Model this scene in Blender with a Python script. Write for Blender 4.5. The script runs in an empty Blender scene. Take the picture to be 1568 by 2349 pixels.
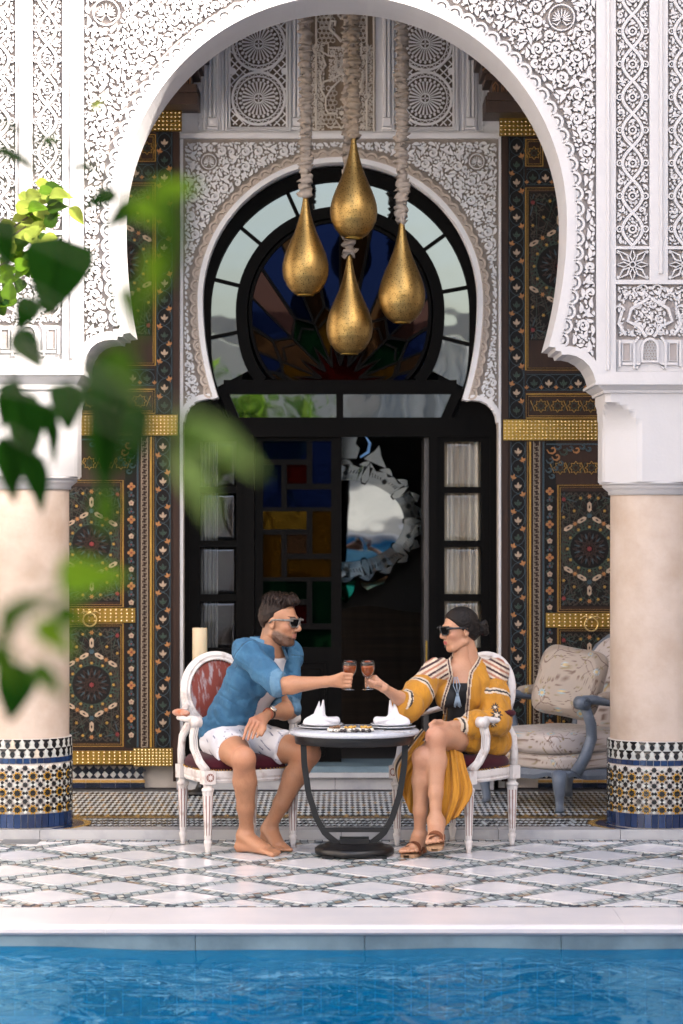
import bpy, math, random, time
import numpy as np
from mathutils import Vector, Matrix
from mathutils.geometry import tessellate_polygon
T0 = time.time()
random.seed(7)
RNG = np.random.default_rng(7)
PI = math.pi
SC = bpy.context.scene
COL = SC.collection
# ------------------------------------------------------------------ camera
F, HX, HY, CH = 6057.0, 784.0, 1204.0, 1.7      # focal length, principal column, horizon row, eye height
def PX(x, d): return (x - HX) * d / F
def PZ(y, d): return CH - (y - HY) * d / F
cam = bpy.data.cameras.new('camera'); cam_o = bpy.data.objects.new('camera', cam); COL.objects.link(cam_o)
cam.sensor_fit = 'VERTICAL'; cam.sensor_height = 36.0; cam.lens = F / 2349 * 36
cam.shift_y = 29.5 / 2349
cam_o.location = (0, 0, CH); cam_o.rotation_euler = (PI / 2, 0, 0)
cam.clip_start = 0.1; cam.clip_end = 2000
cam.dof.use_dof = True; cam.dof.focus_distance = 13.75; cam.dof.aperture_fstop = 3.2
SC.camera = cam_o
# ------------------------------------------------------------------ sky, sun, exposure
SUN = Vector((1.0, -0.95, 1.05)).normalized()
w = bpy.data.worlds.new('World'); SC.world = w; w.use_nodes = True
nt = w.node_tree; bg = nt.nodes['Background']
sky = nt.nodes.new('ShaderNodeTexSky'); sky.sky_type = 'NISHITA'; sky.sun_disc = False
sky.sun_elevation = math.asin(SUN.z); sky.sun_rotation = math.atan2(SUN.x, SUN.y)
sky.air_density = 1.0; sky.dust_density = 5.5; sky.ozone_density = 0.3; sky.altitude = 400
nt.links.new(sky.outputs[0], bg.inputs[0]); bg.inputs[1].default_value = 0.15
sun = bpy.data.lights.new('sun', 'SUN'); sun.energy = 4.2; sun.angle = math.radians(2.5); sun.color = (1, .92, .84)
sun_o = bpy.data.objects.new('sun', sun); COL.objects.link(sun_o)
sun_o.rotation_euler = (-SUN).to_track_quat('-Z', 'Y').to_euler(); sun_o.location = (6, -6, 14)
vs = SC.view_settings; vs.view_transform = 'Standard'; vs.look = 'None'; vs.gamma = 1.0; vs.exposure = 2.22
SC.render.engine = 'CYCLES'
try:
    SC.cycles.use_denoising = True; SC.cycles.max_bounces = 7; SC.cycles.diffuse_bounces = 4
    SC.cycles.glossy_bounces = 4; SC.cycles.transparent_max_bounces = 12; SC.cycles.caustics_reflective = False
except Exception: pass
# ------------------------------------------------------------------ materials
MATS = {}
def mat(name, base=(.5, .5, .5), rough=.6, metal=0.0, noise=None, bump=None, attr=None, spec=.5, coat=0.0,
        base2=None, sheen=0.0, sss=0.0, stretch=None, ramp=(.35, .65), trans=0.0, emit=None):
    """one procedural Principled material; noise=(scale, amount) mixes base with base2 (or a darker tone of itself)"""
    if name in MATS: return MATS[name]
    m = bpy.data.materials.new(name); m.use_nodes = True; MATS[name] = m
    n, l = m.node_tree.nodes, m.node_tree.links
    b = n['Principled BSDF']
    b.inputs['Roughness'].default_value = rough; b.inputs['Metallic'].default_value = metal
    b.inputs['Specular IOR Level'].default_value = spec; b.inputs['Coat Weight'].default_value = coat
    b.inputs['Sheen Weight'].default_value = sheen
    if trans: b.inputs['Transmission Weight'].default_value = trans
    if sss:
        b.inputs['Subsurface Weight'].default_value = sss; b.inputs['Subsurface Radius'].default_value = (.012, .005, .003)
        b.inputs['Subsurface Scale'].default_value = .5
    if emit:
        b.inputs['Emission Color'].default_value = (*emit[0], 1); b.inputs['Emission Strength'].default_value = emit[1]
    tc = n.new('ShaderNodeTexCoord'); src = tc.outputs['Object']
    if stretch:
        mp = n.new('ShaderNodeMapping'); mp.inputs['Scale'].default_value = stretch; l.new(src, mp.inputs[0]); src = mp.outputs[0]
    colr = None
    if attr:
        at = n.new('ShaderNodeAttribute'); at.attribute_name = attr; colr = at.outputs['Color']
    if noise:
        t = n.new('ShaderNodeTexNoise'); t.inputs['Scale'].default_value = noise[0]; t.inputs['Detail'].default_value = 6
        t.inputs['Roughness'].default_value = .6
        l.new(src, t.inputs['Vector'])
        r = n.new('ShaderNodeMapRange'); r.inputs[1].default_value = ramp[0]; r.inputs[2].default_value = ramp[1]
        r.inputs[3].default_value = 0; r.inputs[4].default_value = noise[1]; l.new(t.outputs['Fac'], r.inputs[0])
        mx = n.new('ShaderNodeMix'); mx.data_type = 'RGBA'; l.new(r.outputs[0], mx.inputs[0])
        if attr:
            l.new(colr, mx.inputs[6]); mx.blend_type = 'MULTIPLY'
            mx.inputs[7].default_value = (*(base2 or (.45, .45, .45)), 1)
        else:
            mx.inputs[6].default_value = (*base, 1)
            mx.inputs[7].default_value = (*(base2 or tuple(c * .5 for c in base)), 1)
        colr = mx.outputs[2]
    if colr is not None: l.new(colr, b.inputs['Base Color'])
    else: b.inputs['Base Color'].default_value = (*base, 1)
    if bump:
        t2 = n.new('ShaderNodeTexNoise'); t2.inputs['Scale'].default_value = bump[0]; t2.inputs['Detail'].default_value = 5
        l.new(src, t2.inputs['Vector'])
        bp = n.new('ShaderNodeBump'); bp.inputs['Strength'].default_value = bump[1]
        bp.inputs['Distance'].default_value = bump[2] if len(bump) > 2 else .004
        l.new(t2.outputs['Fac'], bp.inputs['Height']); l.new(bp.outputs[0], b.inputs['Normal'])
    return m
# ------------------------------------------------------------------ objects
def link(o, parent=None):
    COL.objects.link(o)
    if parent is not None: o.parent = parent
    return o
def tag(o, label=None, cat=None, group=None, kind=None):
    for k, v in (('label', label), ('category', cat), ('group', group), ('kind', kind)):
        if v: o[k] = v
    return o
def thing(name, label, cat, loc=(0, 0, 0), group=None, rotz=0):
    o = bpy.data.objects.new(name, None); o.empty_display_size = .1
    o.location = loc; o.rotation_euler = (0, 0, rotz); COL.objects.link(o)
    return tag(o, label, cat, group)
def mesh_from(name, V, FC, mats, midx=None, smooth=None, col=None):
    me = bpy.data.meshes.new(name)
    me.from_pydata(V if isinstance(V, list) else V.tolist(), [], FC if isinstance(FC, list) else FC.tolist())
    for m in (mats if isinstance(mats, (list, tuple)) else [mats]): me.materials.append(m)
    if midx is not None: me.polygons.foreach_set('material_index', np.asarray(midx, dtype=np.int32))
    if smooth is not None:
        s = np.full(len(me.polygons), bool(smooth)) if isinstance(smooth, (bool, int)) else np.asarray(smooth, dtype=bool)
        me.polygons.foreach_set('use_smooth', s)
    if col is not None:
        a = me.color_attributes.new('Col', 'FLOAT_COLOR', 'POINT')
        c = np.ones((len(V), 4), dtype=np.float32); c[:, :3] = col
        a.data.foreach_set('color', c.ravel())
    me.update()
    return me
class MB:
    """collects shapes and builds ONE mesh object"""
    def __init__(s): s.v, s.f, s.m, s.s, s.n = [], [], [], [], 0
    def add(s, V, FC, mi=0, smooth=False):
        V = [tuple(map(float, p)) for p in V]; o = s.n
        s.v += V; s.n += len(V)
        for f in FC: s.f.append(tuple(i + o for i in f)); s.m.append(mi); s.s.append(smooth)
        return s
    def box(s, lo, hi, mi=0):
        (a, b, c), (d, e, f) = lo, hi
        V = [(a, b, c), (d, b, c), (d, e, c), (a, e, c), (a, b, f), (d, b, f), (d, e, f), (a, e, f)]
        return s.add(V, [(0, 3, 2, 1), (4, 5, 6, 7), (0, 1, 5, 4), (1, 2, 6, 5), (2, 3, 7, 6), (3, 0, 4, 7)], mi)
    def obox(s, c, size, R=None, mi=0, taper=1.0):
        x, y, z = (q / 2 for q in size)
        V = [Vector(p) for p in [(-x, -y, -z), (x, -y, -z), (x, y, -z), (-x, y, -z),
             (-x * taper, -y * taper, z), (x * taper, -y * taper, z), (x * taper, y * taper, z), (-x * taper, y * taper, z)]]
        if R is not None: V = [R @ p for p in V]
        V = [p + Vector(c) for p in V]
        return s.add(V, [(0, 3, 2, 1), (4, 5, 6, 7), (0, 1, 5, 4), (1, 2, 6, 5), (2, 3, 7, 6), (3, 0, 4, 7)], mi)
    def lathe(s, prof, n=24, c=(0, 0, 0), mi=0, smooth=True, caps=True, R=None):
        V, FC = [], []
        for r, z in prof:
            for i in range(n):
                a = 2 * PI * i / n; V.append(Vector((r * math.cos(a), r * math.sin(a), z)))
        if R is not None: V = [R @ p for p in V]
        V = [p + Vector(c) for p in V]
        for k in range(len(prof) - 1):
            for i in range(n):
                j = (i + 1) % n; FC.append((k * n + i, k * n + j, (k + 1) * n + j, (k + 1) * n + i))
        if caps:
            FC.append(tuple(range(n - 1, -1, -1))); FC.append(tuple((len(prof) - 1) * n + i for i in range(n)))
        return s.add(V, FC, mi, smooth)
    def tube(s, path, rad, n=8, mi=0, smooth=True, flat=None, closed=False):
        """path of points, radius or list; flat=(sx, sy, up) makes an elliptical section"""
        P = [Vector(p) for p in path]; N = len(P)
        rad = [rad] * N if isinstance(rad, (int, float)) else rad
        up = Vector(flat[2]) if flat else None
        V, FC = [], []; prev = None
        for i in range(N):
            a = P[(i - 1) % N] if closed else P[max(i - 1, 0)]; b = P[(i + 1) % N] if closed else P[min(i + 1, N - 1)]
            t = (b - a).normalized()
            if up is not None: u = t.cross(up).normalized()
            elif prev is None: u = t.orthogonal().normalized()
            else:
                u = (prev - t * prev.dot(t)).normalized()
            prev = u; v = t.cross(u)
            sx, sy = (flat[0], flat[1]) if flat else (1, 1)
            for k in range(n):
                an = 2 * PI * (k + (.5 if n == 4 else 0)) / n
                V.append(P[i] + (u * math.cos(an) * sx + v * math.sin(an) * sy) * rad[i])
        for i in range(N if closed else N - 1):
            for k in range(n):
                j = (k + 1) % n; i2 = (i + 1) % N; FC.append((i * n + k, i * n + j, i2 * n + j, i2 * n + k))
        if not closed:
            FC.append(tuple(range(n - 1, -1, -1))); FC.append(tuple((N - 1) * n + k for k in range(n)))
        return s.add(V, FC, mi, smooth)
    def ell(s, c, r, n=12, m=8, mi=0, R=None, smooth=True):
        prof = [(math.sin(PI * k / m), -math.cos(PI * k / m)) for k in range(m + 1)]
        prof[0] = (1e-4, -1); prof[-1] = (1e-4, 1)
        Rm = Matrix.Diagonal(Vector(r)); 
        if R is not None: Rm = R @ Rm
        return s.lathe(prof, n, c, mi, smooth, False, Rm)
    def grid(s, P, mi=0, smooth=True, flip=False):
        """P[i][j] grid of points"""
        a, b = len(P), len(P[0]); V = [p for r in P for p in r]; FC = []
        for i in range(a - 1):
            for j in range(b - 1):
                q = (i * b + j, i * b + j + 1, (i + 1) * b + j + 1, (i + 1) * b + j)
                FC.append(q[::-1] if flip else q)
        return s.add(V, FC, mi, smooth)
    # --- relief on a mapped surface: mp(u, v, h) -> 3D; polygons counter-clockwise in (u, v), h outwards
    def rib(s, mp, pts, wd, h0, h1, mi=0, closed=False, top=.8):
        pts = np.asarray(pts, float); N = len(pts)
        wd = np.full(N, wd) if np.isscalar(wd) else np.asarray(wd, float)
        if closed: t = np.roll(pts, -1, 0) - np.roll(pts, 1, 0)
        else: t = np.gradient(pts, axis=0)
        t /= np.maximum(np.linalg.norm(t, axis=1, keepdims=True), 1e-9)
        nr = np.stack([-t[:, 1], t[:, 0]], 1)
        V = []
        for p, q, ww in zip(pts, nr, wd):
            a, b = p + q * ww / 2, p - q * ww / 2; c, d = p + q * ww / 2 * top, p - q * ww / 2 * top
            V += [mp(*a, h0), mp(*c, h1), mp(*d, h1), mp(*b, h0)]
        FC = []
        for i in range(N if closed else N - 1):
            j = (i + 1) % N
            for k in range(3): FC.append((i * 4 + k, i * 4 + k + 1, j * 4 + k + 1, j * 4 + k))
        if not closed:
            FC.append((0, 3, 2, 1)); e = (N - 1) * 4; FC.append((e, e + 1, e + 2, e + 3))
        return s.add(V, FC, mi)
    def poly(s, mp, pts, h0, h1, mi=0, inset=0.0, sides=True, mis=None):
        pts = [tuple(p) for p in pts]; N = len(pts)
        ar = sum(pts[i][0] * pts[(i + 1) % N][1] - pts[(i + 1) % N][0] * pts[i][1] for i in range(N))
        if ar < 0: pts = pts[::-1]
        if inset:
            cx = sum(p[0] for p in pts) / N; cy = sum(p[1] for p in pts) / N
            tp = [(cx + (p[0] - cx) * (1 - inset), cy + (p[1] - cy) * (1 - inset)) for p in pts]
        else: tp = pts
        if N <= 4: tri = [tuple(range(N))]
        else:
            tri = []
            for t in tessellate_polygon([[Vector((p[0], p[1], 0)) for p in tp]]):
                a, b, c = (tp[i] for i in t)
                cr = (b[0] - a[0]) * (c[1] - a[1]) - (b[1] - a[1]) * (c[0] - a[0])
                tri.append(tuple(t) if cr > 0 else tuple(t)[::-1])
        s.add([mp(*p, h1) for p in tp], tri, mi)
        if sides:
            V = [mp(*p, h0) for p in pts] + [mp(*p, h1) for p in tp]
            s.add(V, [(i, (i + 1) % N, N + (i + 1) % N, N + i) for i in range(N)], mi if mis is None else mis)
        return s
    def mesh(s, name, mats): return mesh_from(name, s.v, s.f, mats, s.m, s.s)
    def build(s, name, mats, parent=None, kind=None):
        o = bpy.data.objects.new(name, s.mesh(name, mats)); link(o, parent)
        if kind: o['kind'] = kind
        return o
def place(name, me, parent=None, loc=(0, 0, 0), rot=(0, 0, 0), scale=(1, 1, 1)):
    o = bpy.data.objects.new(name, me); link(o, parent); o.location = loc; o.rotation_euler = rot; o.scale = scale
    return o
def front(d):            # wall plane facing the camera at depth d
    return lambda u, v, h: (u, d - h, v)
def flatmap(z):          # level plane seen from above
    return lambda u, v, h: (u, v, z + h)
def star(cx, cy, r1, r2, n, a0=0.0):
    return [(cx + (r1 if i % 2 == 0 else r2) * math.cos(a0 + PI * i / n), cy + (r1 if i % 2 == 0 else r2) * math.sin(a0 + PI * i / n)) for i in range(2 * n)]
def ngon(cx, cy, r, n, a0=0.0, ry=None):
    return [(cx + r * math.cos(a0 + 2 * PI * i / n), cy + (ry or r) * math.sin(a0 + 2 * PI * i / n)) for i in range(n)]
def arcpts(cx, cy, r, a, b, n): return [(cx + r * math.cos(a + (b - a) * i / n), cy + r * math.sin(a + (b - a) * i / n)) for i in range(n + 1)]
def rect(x0, y0, x1, y1): return [(x0, y0), (x1, y0), (x1, y1), (x0, y1)]
def resample(pts, step):
    p = np.asarray(pts, float); s = np.r_[0, np.cumsum(np.linalg.norm(np.diff(p, axis=0), axis=1))]
    n = max(2, int(round(s[-1] / step)) + 1); q = np.linspace(0, s[-1], n)
    return np.stack([np.interp(q, s, p[:, 0]), np.interp(q, s, p[:, 1])], 1)
# common materials
m_stucco = mat('white_stucco', (.46, .45, .455), .75, noise=(6, .25), base2=(.40, .385, .38), bump=(60, .25))
m_ground = mat('darker_stucco_ground', (.33, .295, .28), .85, noise=(12, .5), base2=(.25, .215, .20))  # ground behind the carving, coloured darker than the raised stucco
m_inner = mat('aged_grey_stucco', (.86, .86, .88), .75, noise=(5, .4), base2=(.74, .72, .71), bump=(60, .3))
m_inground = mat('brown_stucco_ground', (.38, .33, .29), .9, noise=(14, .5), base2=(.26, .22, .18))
m_marble = mat('white_marble', (.78, .78, .80), .22, noise=(5, .55), base2=(.55, .57, .62), ramp=(.52, .75), stretch=(1, 3, 3))
m_black = mat('black_painted_wood', (.0040, .0036, .0035), .5, spec=.04, bump=(90, .3))
m_brass = mat('hammered_brass', (.36, .23, .055), .34, 1.0, noise=(9, .6), base2=(.24, .14, .03), bump=(22, .22, .003))
# ================================================================== THE SETTING
m_earth = mat('pale_paving', (.42, .38, .34), .85, noise=(2, .5), bump=(30, .3))
D_POOL, D_COPE, D_STEP, D_WALL = 11.18, 11.71, 14.28, 16.60
ZR = 0.05                                   # raised gallery floor
PX0, PX1, PY0 = -5.6, 5.6, 3.0              # pool outline
b = MB(); G = 600.0; zg = -.06
for lo, hi in (((-G, -G), (G, PY0 - .3)), ((-G, D_STEP), (G, G)), ((-G, PY0 - .3), (PX0 - .3, D_STEP)), ((PX1 + .3, PY0 - .3), (G, D_STEP)),):
    b.add([(lo[0], lo[1], zg), (hi[0], lo[1], zg), (hi[0], hi[1], zg), (lo[0], hi[1], zg)], [(0, 1, 2, 3)])
tag(b.build('ground', m_earth), kind='structure')
# --- pool
m_pooltile = mat('blue_pool_tile', (.010, .30, .60), .35, noise=(3, .5), base2=(.004, .18, .42))
b = MB(); zb = -1.3
b.box((PX0 - .3, PY0 - .3, zb - .1), (PX1 + .3, D_COPE, zb))
b.box((PX0 - .3, D_POOL + .035, zb), (PX1 + .3, D_COPE, -.155)); b.box((PX0 - .3, PY0 - .3, zb), (PX1 + .3, PY0 - .035, -.04))
b.box((PX0 - .3, PY0 - .3, zb), (PX0, D_POOL + .035, -.04)); b.box((PX1, PY0 - .3, zb), (PX1 + .3, D_POOL + .035, -.04))
pool = tag(b.build('pool_basin', m_pooltile), kind='structure')
m_wl = [mat('waterline_tile_%d' % i, c, .15, noise=(4, .4)) for i, c in enumerate([(.008, .10, .24), (.012, .16, .30), (.006, .08, .20)])]
tm = []
for i in range(3):
    t = MB(); t.box((-.036, -.008, -.055), (.036, .004, .055)); tm.append(t.mesh('waterline_tile', m_wl[i]))
n = 0
for r in range(2):
    for i in range(64):
        place('waterline_tile', tm[int(RNG.integers(3))], pool, (-2.42 + i * .0765, D_POOL + .033, -.215 - r * .115)); n += 1
# marble face under the coping
m_grey = mat('water_tinted_marble', (.15, .22, .26), .35, noise=(4, .8), base2=(.07, .11, .14), bump=(40, .2))  # bluish tint stands for light thrown up by the water
b = MB(); x = -3.0
face = thing('pool_wall_facing', 'grey marble band between the pool coping and the water', 'pool wall', (0, 0, 0))
while x < 3.0:
    wv = random.uniform(.7, .95); b = MB(); b.box((x, D_POOL + .02, -.158), (x + wv - .003, D_POOL + .30, -.041)); b.build('marble_slab', m_grey, face); x += wv
# water
m = bpy.data.materials.new('pool_water'); m.use_nodes = True; n_, l_ = m.node_tree.nodes, m.node_tree.links
n_.clear(); out = n_.new('ShaderNodeOutputMaterial'); mixs = n_.new('ShaderNodeMixShader'); tr = n_.new('ShaderNodeBsdfTransparent')
gl = n_.new('ShaderNodeBsdfGlossy'); fr = n_.new('ShaderNodeFresnel'); fr.inputs['IOR'].default_value = 1.33
tr.inputs[0].default_value = (.16, .70, .95, 1); gl.inputs['Roughness'].default_value = .02; gl.inputs[0].default_value = (.34, .70, .86, 1)
tcw = n_.new('ShaderNodeTexCoord'); mpw = n_.new('ShaderNodeMapping'); mpw.inputs['Scale'].default_value = (1.0, .8, 1)
nz = n_.new('ShaderNodeTexNoise'); nz.inputs['Scale'].default_value = 5.5; nz.inputs['Detail'].default_value = 2.5; nz.inputs['Distortion'].default_value = .6
bpw = n_.new('ShaderNodeBump'); bpw.inputs['Strength'].default_value = .55; bpw.inputs['Distance'].default_value = .045
l_.new(tcw.outputs['Object'], mpw.inputs[0]); l_.new(mpw.outputs[0], nz.inputs['Vector']); l_.new(nz.outputs['Fac'], bpw.inputs['Height'])
for t in (gl, fr): l_.new(bpw.outputs[0], t.inputs['Normal'])
df = n_.new('ShaderNodeBsdfDiffuse'); df.inputs[0].default_value = (.0, .125, .29, 1); mx2 = n_.new('ShaderNodeMixShader'); mx2.inputs[0].default_value = .6; l_.new(tr.outputs[0], mx2.inputs[1]); l_.new(df.outputs[0], mx2.inputs[2])
l_.new(fr.outputs[0], mixs.inputs[0]); l_.new(mx2.outputs[0], mixs.inputs[1]); l_.new(gl.outputs[0], mixs.inputs[2]); l_.new(mixs.outputs[0], out.inputs[0])
b = MB(); nx, ny = 70, 60
gx = np.linspace(PX0, PX1, nx); gy = np.linspace(PY0 - .03, D_POOL + .019, ny)
def wz(x, y): return -.098 + .006 * math.sin(3.1 * x + 1.7 * y) + .005 * math.sin(-1.9 * x + 4.3 * y + 1) + .003 * math.sin(7 * x + 2.6 * y)
b.grid([[(x, y, wz(x, y)) for x in gx] for y in gy]); tag(b.build('water', m), kind='structure')
# coping slabs
m_cope = mat('coping_marble', (.54, .515, .52), .3, noise=(3, .6), base2=(.42, .42, .45), bump=(30, .1))
cop = tag(bpy.data.objects.new('pool_coping', None), kind='structure'); COL.objects.link(cop)
def coping_slab(x0, x1):
    t = MB(); pr = [(D_COPE, -.045), (D_COPE, 0.004), (D_POOL + .02, 0.004), (D_POOL + .006, -.001), (D_POOL, -.012), (D_POOL, -.028), (D_POOL + .008, -.037), (D_POOL + .02, -.041)]
    V = [(x0, y, z) for y, z in pr] + [(x1, y, z) for y, z in pr]; k = len(pr)
    FC = [(i, i + k, (i + 1) % k + k, (i + 1) % k) for i in range(k)] + [tuple(range(k)), tuple(range(2 * k - 1, k - 1, -1))]
    t.add(V, FC); return t.build('coping_slab', m_cope, cop)
x = -3.2
while x < 3.2: coping_slab(x, x + 2.1992); x += 2.2
b = MB(); b.box((PX0 - .4, PY0 - .5, -.05), (PX1 + .4, PY0, .0)); b.box((PX0 - .4, PY0, -.05), (PX0, D_COPE, 0)); b.box((PX1, PY0, -.05), (PX1 + .4, D_COPE, 0)); b.build('coping_edge', m_cope, cop)
# --- terrace floor: grout bed, marble lozenges, mosaic strips
m_grout = mat('dark_mosaic_grout', (.035, .045, .07), .6, noise=(20, .5))
b = MB(); b.box((-5.6, D_COPE, -.06), (5.6, D_STEP + .02, -.004)); terr = tag(b.build('terrace_floor', m_grout), kind='structure')
def clip(poly, axis, val, keep_less):
    out = []
    for i in range(len(poly)):
        p, q = poly[i], poly[(i + 1) % len(poly)]
        a, c = (p[axis] <= val) == keep_less, (q[axis] <= val) == keep_less
        if a: out.append(p)
        if a != c:
            t = (val - p[axis]) / (q[axis] - p[axis]); out.append((p[0] + (q[0] - p[0]) * t, p[1] + (q[1] - p[1]) * t))
    return out
LX, LY, CX0, CY0 = .598, .605, -.16, 13.28
ya, yb = D_COPE + .085, D_STEP - .125
m_lozs = [mat('lozenge_marble_%d' % i, c, .16, noise=(3.5, .6), base2=c2, ramp=(.5, .8), stretch=(1, 2.5, 1)) for i, (c, c2) in enumerate([((.62, .62, .64), (.46, .48, .53)), ((.58, .59, .62), (.44, .46, .52)), ((.65, .64, .655), (.50, .51, .55))])]
hx, hy = .207, .215
for par in (0, 1):
    for i in range(-8, 9):
        for j in range(-5, 5):
            cx, cy = CX0 + (i + par / 2) * LX, CY0 + (j + par / 2) * LY
            if abs(cx) > 2.6: continue
            p = [(cx - hx, cy), (cx, cy - hy), (cx + hx, cy), (cx, cy + hy)]
            p = clip(clip(p, 1, yb, True), 1, ya, False) if p else p
            if len(p) < 3: continue
            t = MB(); t.poly(flatmap(0), p, -.01, random.uniform(.0, .0015), 0); t.build('marble_tile', m_lozs[random.randrange(3)], terr)
bitcols = [(.50, .50, .46), (.20, .26, .28), (.22, .13, .08), (.46, .52, .53), (.05, .08, .11), (.33, .25, .16), (.13, .18, .19), (.015, .025, .06)]
m_bits = [mat('mosaic_bit_%d' % i, c, .3, noise=(30, .3)) for i, c in enumerate(bitcols)]
b = MB(); fm = flatmap(0)
dl = math.hypot(LX, LY) / 2; e1 = np.array([LX, LY]) / math.hypot(LX, LY); e2 = np.array([LX, -LY]) / math.hypot(LX, LY)
def strips(e, o, skip):
    perp = np.array([-e[1], e[0]])
    # lines of the lattice: through centre offsets
    pitch = abs(np.dot(o * dl, perp))
    base = np.dot(np.array([CX0, CY0]), perp); along0 = np.dot(np.array([CX0, CY0]), e)
    for k in range(-16, 17):
        off = base + (k + .5) * pitch
        for row in range(3):
            ro = off + (row - 1) * .033
            for q in range(-150, 151):
                a = along0 + q * .047 + (row % 2) * .0235
                c = e * a + perp * ro
                if not (-2.55 < c[0] < 2.55 and ya - .0 < c[1] < yb): continue
                if skip:
                    perp2 = np.array([-o[1], o[0]]); pitch2 = pitch
                    dd = (np.dot(c, perp2) - np.dot(np.array([CX0, CY0]), perp2)) / pitch2 - .5
                    if abs(dd - round(dd)) * pitch2 < .06: continue
                L, W = .0205, .0142
                q_ = e * (-.009 if skip else .009); p = [c - e * L - perp * W - q_, c + e * L - perp * W - q_, c + e * L + perp * W + q_, c - e * L + perp * W + q_]
                mi = (0, 1, 3, 1)[int((q * 3 + row * 2 + k) % 4)] if random.random() < .8 else random.randrange(7)
                b.poly(fm, p, -.006, random.uniform(-.0015, .0), mi, sides=False)
strips(e1, e2, False); strips(e2, e1, True)
for y0, y1, rows in ((ya - .08, ya - .01, 2), (yb + .01, D_STEP - .012, 3)):
    rh = (y1 - y0) / rows
    for r in range(rows):
        x = -2.5
        while x < 2.5:
            b.poly(fm, rect(x, y0 + r * rh + .003, x + .034, y0 + (r + 1) * rh - .003), -.006, -.001, [0, 4, 3, 7, 2, 3][(int(x / .04) + r * 2) % 6], sides=False); x += .04
b.build('mosaic_strips', m_bits, terr, kind='stuff')
b = MB(); b.box((PX(8, 14.2), 14.05, -.004), (PX(92, 14.2), 14.24, .004)); b.build('drain_cover', mat('drain_grey', (.18, .19, .2), .5, .4), terr)
# --- marble step
m_step = mat('step_marble', (.40, .40, .41), .25, noise=(3.2, .8), base2=(.22, .23, .26), ramp=(.5, .75))
stp = tag(bpy.data.objects.new('gallery_step', None), kind='structure'); COL.objects.link(stp)
x = -3.0
for wv in (.75, .62, .93, .70, .85, .66, .9, .8):
    b = MB(); b.box((x, D_STEP, -.06), (x + wv - .003, D_STEP + .16, ZR + random.uniform(0, .0012))); b.build('marble_slab', m_step, stp); x += wv
# --- gallery floor: lozenge mosaic
b = MB(); b.box((-4.5, D_STEP + .16, -.06), (4.5, 20.6, ZR - .006)); gal = tag(b.build('gallery_floor', mat('gallery_grout', (.05, .05, .055), .6)), kind='structure')
gcols = [(.010, .011, .016), (.62, .67, .70), (.42, .25, .07), (.54, .60, .63), (.02, .03, .05)]
m_g = [mat('gallery_bit_%d' % i, c, .22, noise=(40, .3)) for i, c in enumerate(gcols)]
b = MB(); gm = flatmap(ZR)
def lozfield(y0, y1, w, h, slant, fn):
    r = 0; y = y0
    while y < y1 - h * .4:
        x = -2.35 + (w / 2 if r % 2 else 0); i = 0
        while x < 2.35:
            s = slant * (y - y0)
            p = [(x + s - w * .47, y), (x + s, y - h * .47), (x + s + w * .47, y), (x + s, y + h * .47)]
            b.poly(gm, p, -.006, random.uniform(-.002, -.0005), fn(r, i), sides=False); x += w; i += 1
        y += h / 2; r += 1
lozfield(14.475, 14.86, .030, .13, .16, lambda r, i: (0 if r % 2 == 0 else 1) if random.random() < .97 else 3)
for y0, mi in ((14.885, 2), (14.915, 0), (14.945, 2)):
    x = -2.4
    while x < 2.4: b.poly(gm, rect(x, y0, x + .098, y0 + .026), -.006, -.0012, mi, sides=False); x += .1
lozfield(15.02, 16.42, .034, .135, .0, lambda r, i: (1 if r % 2 else (0 if (i * 2 + r // 2) % 5 else 2)))
lozfield(17.6, 19.8, .034, .135, .0, lambda r, i: (1 if r % 2 else (0 if (i + r // 2) % 3 else 2)))
b.build('mosaic_lozenges', m_g, gal, kind='stuff')
# --- unseen side wings added to shade the sun and bounce warm light, and the gallery ceiling
m_wing = mat('added_wing_plaster', (.80, .74, .69), .85, noise=(1.5, .2))
b = MB(); b.box((5.75, -4.5, -.06), (8.5, 20.9, 9.6)); b.box((5.6, -4.5, 9.6), (8.6, 20.9, 9.75))
tag(b.build('light_shaping_wing', m_wing), 'unseen plain wing added to shade the arcade, away from the shrub', 'building')  # unseen wing, added at this height to keep sun off most of the arcade
b = MB(); b.box((-8.6, -4.5, -.06), (-5.75, 20.9, 8.6)); b.box((-8.7, -4.5, 8.6), (-5.6, 20.9, 8.75))
tag(b.build('light_shaping_wing', m_wing), 'unseen plain wing added to bounce warm light, on the shrub side', 'building')  # unseen wing, added tall and pale as a warm bounce from the left
m_wood = mat('dark_cedar', (.05, .024, .014), .5, noise=(5, .6), stretch=(8, 1, 1), bump=(40, .3))
b = MB(); b.box((-4.5, 14.9, 5.45), (4.5, 16.9, 5.6))
for i in range(-9, 10): b.box((i * .45 - .06, 14.9, 5.3), (i * .45 + .06, 16.58, 5.449))
tag(b.build('gallery_ceiling', mat('pale_ceiling', (.62, .56, .50), .8)), kind='structure')
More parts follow.
